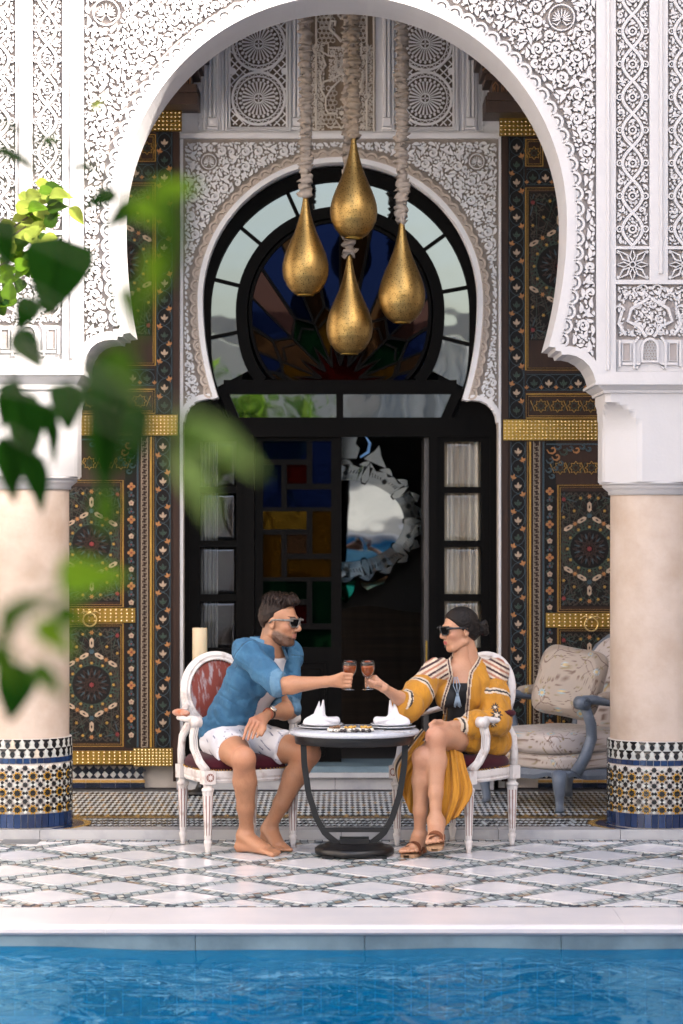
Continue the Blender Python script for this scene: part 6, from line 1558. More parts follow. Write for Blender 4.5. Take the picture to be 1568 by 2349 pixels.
def hand(s, wrist, knuckles, mids, tips, thumb, r=.0098, palm=.020, k=.010):
    wrist = np.array(wrist); kn = [np.array(q) for q in knuckles]; c = sum(kn) / len(kn)
    s.cone(wrist, (wrist + c) / 2, palm * 1.05, palm * 1.08, .02)
    for q in kn: s.cone(wrist * .6 + q * .4, q, palm * .72, r * 1.35, .014)
    for a, m, t in zip(kn, mids, tips): s.cone(a, m, r * 1.12, r, k * .5); s.cone(m, t, r, r * .82, k * .4)
    s.chain([np.array(q) for q in thumb], [palm * .75, r * 1.25, r * 1.05, r * .85][:len(thumb)], .010)
def skin_col(base, ruddy, spots):
    def fn(X, Y, Z):
        c = np.tile(np.array(base, float), (len(X), 1)); n = vnoise(X, Y, Z, 14, 2)[:, None]; c *= 1 + .10 * n
        for p, r in spots:
            w_ = np.exp(-((X - p[0]) ** 2 + (Y - p[1]) ** 2 + (Z - p[2]) ** 2) / r ** 2)[:, None]; c = c * (1 - w_ * .55) + np.array(ruddy) * w_ * .55
        return np.clip(c, 0, 1)
    return fn
def folds(amp, sc, seed, dirn=(1, 1, 1)):
    return lambda X, Y, Z: -amp * np.abs(vnoise(X * dirn[0], Y * dirn[1], Z * dirn[2], sc, seed)) ** .8 + amp * .45
# ------------------------------------------------------------------ MAN
man = thing('person', 'seated man in a blue denim shirt and pale shorts raising a wine glass, barefoot', 'person', (-.575, 13.985, 0), 'people at the table')
def put(o, t): o.location = tuple(-q for q in t.location); return o
SH = Vector((.71, .70, -.06)); SHa = (.71, .70, -.06)
pel = np.array((-.595, 14.02, .575)); wst = np.array((-.555, 13.97, .70)); chs = np.array((-.450, 13.89, .890)); nck = Wp(617, 1478, 13.86); hd = Wp(643, 1427, 13.82)
rs, ls = Wp(566, 1494, 13.74), Wp(662, 1504, 13.99); re, rw = Wp(640, 1574, 13.58), Wp(748, 1564, 13.52); le, lw = Wp(664, 1630, 13.95), Wp(619, 1637, 13.73)
rh, rk, ra = np.array((-.640, 13.96, .560)), Wp(560, 1742, 13.57), Wp(566, 1900, 13.70); lh, lk, la = np.array((-.500, 14.05, .560)), Wp(708, 1730, 13.75), Wp(622, 1890, 13.86)
def man_torso(s, g=0.0):
    s.cone(pel, wst, .112 + g, .100 + g, .03, flat=(1.28, SHa)); s.cone(wst, chs, .102 + g, .112 + g, .03, flat=(1.32, SHa)); s.cone(chs, nck - np.array((.01, 0, .06)), .112 + g, .07 + g, .03, flat=(1.35, SHa)); s.cone(rs, ls, .055 + g, .055 + g, .05)
s = SDF((-.80, 13.36, -.005), (.08, 14.28, 1.12), .0042)
man_torso(s); s.cone(nck - np.array((.02, 0, .05)), hd - np.array((.02, 0, .06)), .062, .056, .03)
s.chain([rs, re, re * .72 + rw * .28, rw], [.056, .044, .045, .027], .02); s.chain([ls, le, le * .72 + lw * .28, lw], [.056, .044, .045, .027], .02)
s.chain([rh, rh * .45 + rk * .55, rk], [.092, .080, .060], .03); s.ell(rk + np.array((.0, -.012, .012)), (.050, .048, .055), .02); s.chain([rk, rk * .68 + ra * .32 + np.array((0, .014, 0)), rk * .3 + ra * .7, ra], [.056, .060, .044, .034], .02)
s.chain([lh, lh * .45 + lk * .55, lk], [.092, .080, .060], .03); s.ell(lk + np.array((.012, -.012, .012)), (.050, .048, .055), .02); s.chain([lk, lk * .68 + la * .32 + np.array((-.010, .014, 0)), lk * .3 + la * .7, la], [.056, .060, .044, .034], .02)
def foot(s, ank, heel, ball, toes, w_):
    s.cone(ank, heel, .034, .030, .02); s.cone(ank * .6 + heel * .4, ball, .036, .026, .025, flat=(1.35, w_)); s.cone(heel, ball, .026, .022, .02, flat=(1.35, w_))
    w_ = np.array(w_) / np.linalg.norm(w_); d = toes - ball; 
    for i in range(5):
        o = (i - 2) * .0175; L = (1.08, 1.05, .98, .88, .72)[i]; s.cone(ball + w_ * o * .9, ball + w_ * o * 1.08 + d * L, .0125 if i else .0145, .0095 if i else .0125, .006)
foot(s, ra, np.array((ra[0] - .030, ra[1] + .015, .030)), np.array((-.385, 13.60, .026)), np.array((-.330, 13.54, .012)), (.66, .74, 0))
foot(s, la, np.array((la[0] - .022, la[1] + .035, .052)), np.array((la[0] + .045, la[1] - .10, .026)), np.array((la[0] + .07, la[1] - .155, .012)), (-.9, -.4, 0))
kn = [Wp(786, 1547 + i * 8.8, 13.478 + .004 * i) for i in range(4)]; md = [Wp(807 - i * 1.2, 1548 + i * 8.6, 13.476) for i in range(4)]; tp = [Wp(803 - i, 1550 + i * 8.4, 13.528) for i in range(4)]
hand(s, rw, kn, md, tp, [Wp(768, 1556, 13.55), Wp(786, 1548, 13.56), Wp(803, 1550, 13.556)], .0096, .023)
kn = [Wp(577 + 9 * i, 1651 + 3.4 * i, 13.655) for i in range(4)]; md = [Wp(566 + 9.5 * i, 1672 + 2.5 * i, 13.625) for i in range(4)]; tp = [Wp(559 + 10.5 * i, 1690 + (6, 8, 4, 0)[i] * .8, 13.60) for i in range(4)]
hand(s, lw, kn, md, tp, [Wp(607, 1655, 13.68), Wp(606, 1672, 13.64), Wp(600, 1686, 13.62)], .0092, .022)
hs = sculpt_head('m'); HV, HF = hs.mesh(); HV = smooth_mesh(HV, HF, 1); beard_w = None
def beardw(P):
    x, y, z = P[:, 0], P[:, 1], P[:, 2]; line = -.028 - .030 * np.clip((x - .0) / .09, 0, 1)
    j = np.clip((line - z) / .014, 0, 1) * np.clip((x + .012) / .015, 0, 1) * np.clip((z + .135) / .02, 0, 1); lipz = ((np.abs(z + .060) < .011) & (np.abs(y) < .022) & (x > .078)); j[lipz] = 0
    mous = np.clip(1 - np.abs(z + .044) / .007, 0, 1) * (np.abs(y) < .026) * (x > .072); return np.maximum(j, mous * .9), lipz
HV0 = HV.copy(); bw, lips = beardw(HV0); nrm0 = HV0 / np.maximum(np.linalg.norm(HV0, axis=1, keepdims=True), 1e-6); HV = HV + nrm0 * (bw * (.0035 + .003 * vnoise(HV0[:, 0], HV0[:, 1], HV0[:, 2], 150, 8)))[:, None]
mh = head_frame(hd, (.90, -.42, -.12)); HW = mh(HV)
skm = (.36, .175, .095); cfn = skin_col(skm, (.38, .14, .085), [(rk, .07), (lk, .07), (kn[1], .04), (tp[1], .03)])
V, FQ = s.mesh(); V = smooth_mesh(V, FQ, 1); Cb = cfn(V[:, 0], V[:, 1], V[:, 2]); dk = vnoise(V[:, 0], V[:, 1], V[:, 2] * .4, 120, 3) > .2; shin = (V[:, 2] < .48) & (V[:, 2] > .12); Cb[shin] *= .93; Cb[dk & shin] *= .93
Ch = np.tile(np.array(skm), (len(HV), 1)); Ch[:] *= (1 + .06 * vnoise(HV0[:, 0], HV0[:, 1], HV0[:, 2], 30, 1))[:, None]; chk = np.exp(-((HV0[:, 0] - .07) ** 2 + (np.abs(HV0[:, 1]) - .045) ** 2 + (HV0[:, 2] + .02) ** 2) / .025 ** 2)[:, None]; Ch = Ch * (1 - .35 * chk) + np.array((.42, .16, .10)) * .35 * chk
Ch = Ch * (1 - .86 * bw[:, None]) + np.array((.060, .030, .018)) * .86 * bw[:, None]; Ch[lips] = (.30, .12, .085); fade = np.clip((-.015 - HV0[:, 0]) / .02, 0, 1) * np.clip((HV0[:, 2] + .09) / .03, 0, 1); Ch = Ch * (1 - .5 * fade[:, None]) + np.array((.12, .07, .05)) * .5 * fade[:, None]
brow = (np.abs(HV0[:, 2] - .036) < .0045) & (HV0[:, 0] > .066) & (np.abs(HV0[:, 1]) > .012) & (np.abs(HV0[:, 1]) < .052); Ch[brow] = (.04, .02, .014)
me = mesh_from('body', np.concatenate([V, HW]), np.concatenate([FQ, HF + len(V)]), m_skin, None, True, np.concatenate([Cb, Ch])); o = bpy.data.objects.new('body', me); link(o, man); put(o, man)
# hair
hs = SDF((-.15, -.12, -.12), (.15, .12, .19), .0036); hs.ell((-.018, 0, .040), (.100, .079, .092), 0); hs.cone((-.06, 0, .100), (.060, 0, .118), .040, .030, .03, flat=(1.55, (0, 1, 0))); hs.cone((.045, .0, .105), (.078, 0, .092), .030, .022, .02, flat=(1.6, (0, 1, 0))); hs.ell((-.05, 0, .02), (.066, .078, .075), .02)
hs.cut((.052, 0, .050), (.85, 0, -.52), .012); hs.cut((0, 0, .052), (.55, 0, -.84), .01, ((.0, -.12, -.12), (.15, .12, .19))); hs.cut((-.018, 0, .016), (.62, 0, -.78), .012, ((-.06, -.12, -.12), (.15, .12, .19))); hs.cut((-.05, 0, -.062), (.3, 0, -.95), .012)
hs.warp(lambda X, Y, Z: .0045 * np.sin(X * 260 + 60 * Z + 3 * vnoise(X, Y, Z, 40, 1)) * np.clip((Z - .06) * 25, 0, 1) + .003 * vnoise(X, Y, Z, 60, 2))
V, FQ = hs.mesh(); V0 = V.copy(); c = np.tile(np.array((.011, .006, .0045)), (len(V), 1)); c *= (1 + .9 * np.clip(vnoise(V0[:, 0] * .6, V0[:, 1] * 2, V0[:, 2], 60, 7), 0, 1) + .9 * np.clip((V0[:, 2] - .10) * 12, 0, 1))[:, None]; side_ = np.clip((.035 - V0[:, 2]) / .05, 0, 1)[:, None]; c = c * (1 - side_ * .35) + np.array((.07, .04, .027)) * side_ * .35
rg_ = np.random.default_rng(3); ix = rg_.choice(np.flatnonzero((V0[:, 2] > .045)), 700, replace=False); TV, TF, TC = [], [], []
for i in ix:
    p = V0[i]; nr = p / np.linalg.norm(p); dr = np.array((-.75, 0, .25)) + nr * .28 + rg_.normal(0, .15, 3); dr /= np.linalg.norm(dr); L = rg_.uniform(.010, .024) * (1.2 if p[2] > .1 else .6); sd = np.cross(dr, nr); sd /= max(np.linalg.norm(sd), 1e-6); o_ = len(V) + len(TV); TV += [p - nr * .003 + sd * .0018, p - nr * .003 - sd * .0018, p + dr * L * .6 + nr * .001, p + dr * L - nr * .002]; TF += [(o_, o_ + 1, o_ + 2, o_ + 2), (o_, o_ + 2, o_ + 3, o_ + 3)]; TC += [np.array((.012, .007, .005)) * rg_.uniform(.6, 2.6)] * 4
V = np.concatenate([V, np.array(TV)]); c = np.concatenate([c, np.array(TC)]); FQ = [tuple(f) for f in FQ.tolist()] + [tuple(dict.fromkeys(f)) for f in TF]
o = bpy.data.objects.new('hair', mesh_from('hair', mh(V), FQ, m_hair, None, True, c)); link(o, man); put(o, man)
# t-shirt
s = SDF((-.80, 13.6, .5), (-.1, 14.28, 1.10), .005); man_torso(s, .008); s.warp(folds(.006, 16, 5, (1, 1, .6))); s.cut(nck + np.array((.05, -.05, -.075)), (.45, -.35, .82), .0); s.cut((0, 0, .60), (0, 0, -1))
o = sdf_obj('t_shirt', s, m_cot, man, lambda X, Y, Z: np.tile((.55, .54, .56), (len(X), 1))); put(o, man)
# denim shirt: open at the front, sleeves rolled to the elbow
s = SDF((-.82, 13.44, .50), (-.08, 14.30, 1.14), .0048)
man_torso(s, .020); s.cone(pel + np.array((-.01, .0, .02)), wst, .128, .120, .03, flat=(1.28, SHa)); s.ell(rs + np.array((-.006, 0, -.006)), (.064, .064, .064), .03); s.ell(ls, (.064, .064, .064), .03)
cr, cl = rs * .02 + re * .98 + (rw - re) * .10, le + (lw - le) * .12
s.chain([rs, rs * .5 + re * .5 + np.array((0, 0, -.008)), re, cr], [.066, .068, .063, .059], .025); s.chain([ls, le, cl], [.072, .064, .058], .025)
s.cone(cr - (rw - re) * .06, cr, .066, .067, .006); s.cone(cl - (lw - le) * .08, cl, .062, .063, .006)
s.cut(cr + (rw - re) * .03, rw - re, .004, (cr - .09, cr + .09)); s.cut(cl + (lw - le) * .03, lw - le, .004, (cl - .085, cl + .085))
s.warp(lambda X, Y, Z: folds(.016, 11, 11, (1.5, .7, 1.0))(X + .4 * Z, Y, Z) + folds(.006, 24, 12, (.5, .5, 1.6))(X, Y, Z + .6 * X))
# front opening (towards his right-hand side of the picture) and collar
ax = np.array((.62, -.30, .0)); ax /= np.linalg.norm(ax)
w_ = s._win((-.82, 13.44, .50), (-.08, 14.30, 1.14)); sl, (X, Y, Z) = w_; t = np.clip((Z - .58) / .42, 0, 1); cxm, cym = -.585 + .155 * t, 14.0 - .12 * t
fx, fy = (X - cxm) * .84 + (Y - cym) * -.54, (X - cxm) * .54 + (Y - cym) * .84; wid = .035 + .055 * np.clip((Z - .56) / .25, 0, 1) * np.clip((1.02 - Z) / .2, .35, 1)
op = np.maximum(.045 - fx, np.abs(fy - .015) - wid); arm_keep = np.minimum.reduce([np.sqrt((X - q[0]) ** 2 + (Y - q[1]) ** 2 + (Z - q[2]) ** 2) for q in (re, rs * .5 + re * .5, cr, le, cl, ls * .5 + le * .5)]) < .085
op = np.where(arm_keep, 1, op); s.f[sl] = np.maximum(s.f[sl], -op * .8)
s.cut(nck + np.array((.0, 0, .012)), (.28, -.12, .95), .01, (nck - .13, nck + .13)); s.cut(pel + np.array((.0, -.02, -.005)), (.25, -.35, -.9), .02)
def denimcol(X, Y, Z):
    c = np.tile(np.array((.022, .095, .185)), (len(X), 1)); n = vnoise(X, Y, Z, 9, 21) * .5 + vnoise(X, Y, Z, 28, 22) * .4; c = c * (1 + .28 * n[:, None]) + np.clip(n, 0, 1)[:, None] * np.array((.02, .035, .035))
    P_ = np.stack([X, Y, Z], 1)
    for sh_, el_ in ((rs, re), (ls, le)):
        ax_ = el_ - sh_; t_ = ((P_ - sh_) @ ax_) / (ax_ @ ax_); rd_ = np.sqrt(((P_ - sh_ - t_[:, None] * ax_) ** 2).sum(1)); c[(np.abs(t_ - .02) < .010) & (rd_ < .11)] *= .5; c[(np.abs(t_ - .045) < .007) & (rd_ < .11)] *= 1.35
    ss_ = np.abs((X + .60) * .5 + (Y - 13.95) * .86 + .02 * np.sin(Z * 9)); c[(ss_ < .004) & (Z < .9)] *= .55
    for q in (cr, cl): d = np.sqrt((X - q[0]) ** 2 + (Y - q[1]) ** 2 + (Z - q[2]) ** 2); m = np.abs(((np.stack([X, Y, Z], 1) - q) @ ((rw - re) if q is cr else (lw - le))) / .25 + .02) < .03; mm = m & (d < .09); c[mm] = c[mm] * .4 + np.array((.12, .23, .33)) * .6
    return np.clip(c, .01, .9)
o = sdf_obj('denim_shirt', s, m_denim, man, denimcol, 1); put(o, man)
b = MB(); u = (nck - chs) / np.linalg.norm(nck - chs)                      # collar
for sg in (0, 1):
    P = []
    for i in range(13):
        a = (-.2 + 2.75 * i / 12) * (1 if sg == 0 else -1) + 2.65; ca, sa = math.cos(a), math.sin(a); e = np.array((.84, -.54, 0)) * ca + np.array((.54, .84, 0)) * sa
        base = nck + e * .084 + np.array((-.014, .0, -.025 - .028 * max(0, ca))); top = nck + e * .078 + np.array((-.014, 0, .040 - .034 * max(0, ca))); out = nck + e * (.104 + .016 * max(0, ca)) + np.array((-.012, 0, -.022 - .056 * max(0, ca) ** .7)); P.append([tuple(base), tuple(top), tuple(top + e * .007), tuple(out), tuple(out - e * .008)])
    b.grid(P, smooth=True)
o = b.build('shirt_collar', mat('denim_collar', (.045, .14, .25), .85, noise=(14, .5), base2=(.10, .21, .30)), man); put(o, man)
b = MB()
for t in (.15, .32, .5, .68): p = np.array((-.585 + .155 * t + .098, 14.0 - .12 * t - .125, .60 + .38 * t)); b.ell(p, (.007, .006, .007), 8, 5)
pass
# shorts
s = SDF((-.80, 13.45, .38), (-.05, 14.25, .78), .0048); s.cone(pel - np.array((0, 0, .02)), wst - np.array((0, 0, .02)), .128, .112, .03, flat=(1.28, SHa))
hr, hl = rh * .40 + rk * .60, lh * .34 + lk * .66
s.chain([rh, hr], [.108, .094], .03); s.chain([lh, hl], [.108, .094], .03); s.cut(hr, (rk - rh), .003, ((hr[0] - .14, hr[1] - .14, hr[2] - .14), (hr[0] + .11, hr[1] + .12, hr[2] + .14))); s.cut(hl, (lk - lh), .003, ((hl[0] - .10, hl[1] - .16, hl[2] - .14), (hl[0] + .16, hl[1] + .14, hl[2] + .14)))
s.warp(folds(.008, 15, 31, (1, 1, 1)))
def shortcol(X, Y, Z):
    c = np.tile(np.array((.56, .555, .59)), (len(X), 1)); g = .034; u = (X * .8 + Y * .6) / g; v = (Z + X * .5 - Y * .4) / g; iu, iv = np.floor(u), np.floor(v); rr = np.sin(iu * 12.9898 + iv * 78.233) * 43758.5453; rr -= np.floor(rr); m = (np.hypot(u - iu - .2 - .6 * rr, v - iv - .5) < .13) & (rr > .3); c[m] = (.12, .13, .20); return c
o = sdf_obj('shorts', s, m_cot, man, shortcol); put(o, man)
# sunglasses
def sunglasses(frame, label, mf, big):
    t = thing('sunglasses', label, 'sunglasses', tuple(frame(np.array([[.10, 0, .01]]))[0]), 'sunglasses'); T = lambda P: [tuple(q) for q in frame(np.array(P, float))]
    ml = mat('dark_lens', (.002, .002, .0025), .3, spec=.05)
    for y in (-1, 1):
        hw, hh = .027, .0215 * big; c = (.110, y * .033, .010); poly = [(-hw, hh), (hw, hh * .95), (hw * .98, -hh * .3), (hw * .7, -hh), (-hw * .6, -hh), (-hw * .95, -hh * .3)]
        pts = [(c[0] - .006 * (1 - u / hw) ** 2, c[1] + u * (1 if y > 0 else -1) * -1, c[2] + v) for u, v in poly]
        b = MB(); V = T(pts) + T([(x - .003, yy, z) for x, yy, z in pts]); n = len(pts); b.add(V, [tuple(range(n)), tuple(range(2 * n - 1, n - 1, -1))] + [(i, n + i, n + (i + 1) % n, (i + 1) % n) for i in range(n)]); o = b.build('lens', ml, t); put(o, t)
        b = MB(); b.tube([Vector(q) for q in T([(x + .001, yy, z) for x, yy, z in pts])], .0036, 6, closed=True); o = b.build('rim', mf, t); put(o, t)
        b = MB(); b.tube([Vector(q) for q in T([(.104, y * .060, .022), (.085, y * .076, .023), (.03, y * .084, .019), (-.005, y * .085, .014), (-.022, y * .083, -.006)])], [.0055, .0055, .0048, .0042, .003], 6, flat=(.6, 1.25, (0, 0, 1))); o = b.build('temple', mf, t); put(o, t)
    b = MB(); b.tube([Vector(q) for q in T([(.113, -.008, .016), (.116, 0, .019), (.113, .008, .016)])], .0035, 6); o = b.build('bridge', mf, t); put(o, t)
sunglasses(mh, 'dark sunglasses with mottled grey temples worn by the bearded man', mat('mottled_acetate', (.05, .05, .05), .2, noise=(60, .8), base2=(.24, .21, .18)), 1.0)
# watch and wrist band
wt = thing('wristwatch', "round white faced watch on the man's lowered wrist", 'watch', tuple(lw)); axw = Vector(lw - le).normalized(); Rw = axw.to_track_quat('Z', 'Y').to_matrix()
b = MB(); b.lathe([(.0315, -.010), (.0335, -.008), (.0335, .008), (.0315, .010)], 28, R=Rw, caps=False); b.build('strap', mat('dark_strap', (.05, .022, .015), .5), wt)
nf = Vector((.30, -.72, .62)); nf = (nf - axw * nf.dot(axw)).normalized(); Rf = nf.to_track_quat('Z', 'Y').to_matrix(); b = MB(); b.lathe([(.019, .028), (.0205, .034), (.019, .039), (.017, .040)], 24, R=Rf); b.build('case', mat('watch_case', (.55, .45, .36), .2, 1.0), wt); b = MB(); b.lathe([(.0155, .0402), (.001, .0408)], 24, R=Rf, caps=False); b.build('dial', m_china, wt)
bl = thing('wrist_band', 'thin red band beside the watch', 'bracelet', tuple(lw * .9 + le * .1)); b = MB(); p = lw + (lw - le) * .10; b.lathe([(.0275, -.003), (.0295, 0), (.0275, .003)], 24, R=Rw, caps=False, c=tuple(p - (lw * .9 + le * .1))); b.build('band', mat('red_band', (.45, .035, .015), .5), bl)
# ------------------------------------------------------------------ WOMAN
wom = thing('person', 'seated woman with dark tied hair in a mustard robe, legs crossed, raising a wine glass', 'person', (.625, 13.995, 0), 'people at the table')
pel = np.array((.685, 14.02, .575)); wst = np.array((.685, 13.99, .70)); chs = np.array((.672, 13.94, .860)); nck = Wp(1064, 1506, 13.92); hd = Wp(1054, 1446, 13.90)
rs, ls = Wp(1000, 1540, 13.85), Wp(1134, 1540, 13.99); re, rw = Wp(930, 1612, 13.68), Wp(882, 1578, 13.525); le, lw = Wp(1138, 1652, 13.84), Wp(1040, 1664, 13.69)
hl_, hr_ = np.array((.700, 13.97, .575)), np.array((.610, 14.00, .560)); lk, la = Wp(1000, 1692, 13.585), Wp(1000, 1878, 13.54); rk, ra = Wp(970, 1738, 13.60), Wp(963, 1915, 13.68)
SW = tuple((ls - rs) / np.linalg.norm(ls - rs))
def wom_torso(s, g=0.0):
    s.cone(pel, wst, .118 + g, .088 + g, .03, flat=(1.28, SW)); s.cone(wst, chs, .090 + g, .098 + g, .03, flat=(1.22, SW)); s.cone(chs, nck - np.array((0, -.01, .06)), .096 + g, .055 + g, .03, flat=(1.35, SW)); s.cone(rs, ls, .043 + g, .043 + g, .04)
    for q in (.28, .70): p = rs * (1 - q) + ls * q; s.ell(p + np.array((-.02, -.062, -.135)), (.046 + g, .042 + g, .046 + g), .035)
s = SDF((.12, 13.33, -.005), (.95, 14.22, 1.08), .0042); wom_torso(s); s.cone(nck - np.array((0, 0, .05)), hd - np.array((-.01, 0, .06)), .050, .046, .03)
s.chain([rs, re, re * .7 + rw * .3, rw], [.043, .036, .035, .022], .02); s.chain([ls, le, le * .7 + lw * .3, lw], [.043, .036, .035, .022], .02)
for h_, k_, a_ in ((hl_, lk, la), (hr_, rk, ra)):
    s.chain([h_, h_ * .45 + k_ * .55, k_], [.090, .074, .053], .03); s.ell(k_ + np.array((0, -.010, .008)), (.044, .042, .050), .02); s.chain([k_, k_ * .70 + a_ * .30 + np.array((.004, .014, 0)), k_ * .32 + a_ * .68, a_], [.048, .053, .036, .028], .02)
foot(s, la, la + np.array((.010, .035, -.045)), la + np.array((-.004, -.075, -.085)), la + np.array((-.008, -.115, -.105)), (1, 0, 0)); foot(s, ra, np.array((ra[0] + .012, ra[1] + .02, .045)), np.array((ra[0] - .035, ra[1] - .115, .040)), np.array((ra[0] - .062, ra[1] - .175, .030)), (.95, -.3, 0))
kn = [Wp(862 - i * .6, 1553 + 7.2 * i, 13.535) for i in range(4)]; md = [Wp(841, 1553 + 7 * i, 13.545) for i in range(4)]; tp = [Wp(837 + i * .5, 1556 + 6.6 * i, 13.505) for i in range(4)]
hand(s, rw, kn, md, tp, [Wp(871, 1570, 13.49), Wp(862, 1568, 13.475), Wp(848, 1562, 13.472)], .0082, .019)
kn = [Wp(1004 - 3 * i, 1660 + 5.5 * i, 13.61 - .006 * i) for i in range(4)]; md = [Wp(990 - 2 * i, 1668 + 6 * i, 13.56) for i in range(4)]; tp = [Wp(981 - i, 1680 + 6 * i, 13.555) for i in range(4)]
hand(s, lw, kn, md, tp, [Wp(1012, 1656, 13.62), Wp(998, 1655, 13.585), Wp(986, 1662, 13.565)], .0080, .019)
hs = sculpt_head('f'); HV, HF = hs.mesh(); HV = smooth_mesh(HV, HF, 1); HV *= .93; HV0 = HV / .93
wh = head_frame(hd, (-.93, -.36, -.10)); HW = wh(HV); skw = (.43, .225, .135)
V, FQ = s.mesh(); V = smooth_mesh(V, FQ, 1); Cb = skin_col(skw, (.44, .18, .12), [(lk, .06), (rk, .06), (tp[1], .03)])(V[:, 0], V[:, 1], V[:, 2])
nail = np.zeros(len(V), bool)
Ch = np.tile(np.array(skw), (len(HV), 1)); chk = np.exp(-((HV0[:, 0] - .062) ** 2 + (np.abs(HV0[:, 1]) - .045) ** 2 + (HV0[:, 2] + .025) ** 2) / .025 ** 2)[:, None]; Ch = Ch * (1 - .5 * chk) + np.array((.45, .17, .12)) * .5 * chk
lips = (np.abs(HV0[:, 2] + .060) < .0095) & (np.abs(HV0[:, 1]) < .020) & (HV0[:, 0] > .083); Ch[lips] = (.36, .085, .075)
me = mesh_from('body', np.concatenate([V, HW]), np.concatenate([FQ, HF + len(V)]), m_skin, None, True, np.concatenate([Cb, Ch])); o = bpy.data.objects.new('body', me); link(o, wom); put(o, wom)
hs = SDF((-.20, -.12, -.12), (.15, .12, .16), .0036); hs.ell((-.016, 0, .038), (.103, .081, .092), 0); hs.ell((-.055, 0, .0), (.062, .072, .075), .02); hs.cut((.058, 0, .055), (.86, 0, -.5), .014); hs.cut((.010, 0, .0), (.72, 0, -.70), .02); hs.cut((-.06, 0, -.075), (.2, 0, -1), .012)
for i in range(15):
    a, c_ = i * 2.4, i / 14; hs.ell((-.128 + .030 * math.cos(a) * .8, .034 * math.sin(a), -.004 + .055 * (c_ - .5)), (.021, .021, .019), .010)
hs.warp(lambda X, Y, Z: .0016 * np.sin(Y * 420 + 40 * vnoise(X, Y, Z, 12, 3)) + .0025 * vnoise(X, Y, Z, 90, 4) * (X < -.10))
V, FQ = hs.mesh(); c = np.tile(np.array((.006, .004, .0033)), (len(V), 1)) * (1 + .8 * np.clip(vnoise(V[:, 0] * .4, V[:, 1] * 3, V[:, 2] * 2, 60, 7), 0, 1))[:, None]; c[:] += (np.clip((V[:, 0] - .03) * 12, 0, 1) * .006)[:, None] * np.array((1.6, 1, .7))
o = bpy.data.objects.new('hair', mesh_from('hair', wh(V * .95), FQ, m_hair, None, True, c)); link(o, wom); put(o, wom)
b = MB(); q = wh(np.array([[-.088, 0, -.004]]))[0]; b.ell(q, (.03, .03, .03), 10, 7); b.build('hair_tie', mat('hair_tie', (.02, .018, .02), .6), wom); put(bpy.data.objects['hair_tie'], wom)
b = MB(); q = wh(np.array([[-.014, -.078, -.036]]))[0]; b.lathe([(.011, -.001), (.013, 0), (.011, .001)], 14, R=Matrix.Rotation(1.3, 3, 'X'), c=q, caps=False); o = b.build('earring', m_brass, wom); put(o, wom)
sunglasses(lambda P: wh(P * .95), 'black sunglasses worn by the woman with tied hair', mat('black_acetate', (.006, .006, .007), .15), 1.05)
# black top
s = SDF((.45, 13.7, .45), (.92, 14.25, 1.0), .005); wom_torso(s, .006); s.cut((.66, 13.86, .868), (0, .12, 1), .004); s.chain([hl_, hl_ * .6 + lk * .4], [.098, .088], .02); s.chain([hr_, hr_ * .6 + rk * .4], [.098, .084], .02); s.cut(hl_ * .62 + lk * .38, lk - hl_, .0, ((.4, 13.4, .3), (.95, 14.3, .66)))
o = sdf_obj('black_playsuit', s, m_black_cloth, wom); put(o, wom)
# robe
OPEN = [(1030, 1470), (1104, 1474), (1104, 1494), (1092, 1520), (1078, 1540), (1074, 1562), (1070, 1610), (1066, 1650), (1062, 1700), (1060, 1760), (950, 1780), (975, 1700), (1012, 1655), (1024, 1600), (1034, 1570), (1040, 1552), (1034, 1520)]
s = SDF((.17, 13.42, .36), (.98, 14.25, 1.06), .0046); wom_torso(s, .020); s.cone(nck + np.array((.012, .015, -.07)), nck + np.array((.012, .012, .045)), .090, .062, .03); s.ell(ls + np.array((.015, 0, -.005)), (.06, .06, .062), .03); s.ell(rs + np.array((-.01, 0, -.005)), (.06, .06, .062), .03)
crt, clt = re + (rw - re) * .26, lw + (le - lw) * .10
s.chain([rs, rs * .45 + re * .55 + np.array((0, 0, -.02)), re + np.array((.01, 0, -.022)), crt], [.064, .080, .078, .052], .03); s.ell(re + np.array((.0, .0, -.045)), (.075, .06, .055), .03)
s.chain([ls, ls * .5 + le * .5, le + np.array((.005, 0, -.005)), le * .5 + lw * .5 + np.array((0, 0, -.012)), clt], [.066, .072, .076, .070, .038], .025)
s.cone(pel + np.array((.0, .02, -.02)), wst, .150, .115, .04, flat=(1.3, SW)); s.ell(pel + np.array((.10, -.03, -.02)), (.12, .13, .10), .04); s.chain([hl_ + np.array((.05, 0, -.01)), hl_ * .55 + lk * .45 + np.array((.07, .02, -.02))], [.10, .07], .03); s.chain([hr_, hr_ * .5 + rk * .5 + np.array((-.04, .02, -.005))], [.10, .08], .03)
s.cut(crt + (rw - re) * .02, rw - re, .004, (crt - .085, crt + .085)); s.cut(clt, lw - le, .004, (clt - .07, clt + .07))
s.warp(lambda X, Y, Z: folds(.013, 15, 41, (1.5, 1.5, .35))(X, Y, Z) + folds(.006, 30, 42, (1.2, 1.2, .45))(X, Y, Z)); s.cut(nck + np.array((0, 0, .034)), (-.12, -.25, .95), .006, (nck - .14, nck + .14)); s.cut((0, 0, .455), (0, 0, -1), .01)
w_ = s._win((.17, 13.42, .36), (.98, 14.25, 1.06)); sl, (X, Y, Z) = w_; px, py = HX + X / Y * F, HY + (CH - Z) / Y * F; oin = in_poly(px, py, OPEN); pt = np.where(Z > .86, 13.93, np.where(Z > .70, 13.97, 14.02)); body_front = Y < pt
armd = np.minimum.reduce([np.sqrt((X - q[0]) ** 2 + (Y - q[1]) ** 2 + (Z - q[2]) ** 2) for q in (le * .5 + lw * .5, clt, le, re, crt)]) < .075
s.f[sl] = np.where(oin & body_front & ~armd, np.maximum(s.f[sl], .004), s.f[sl])
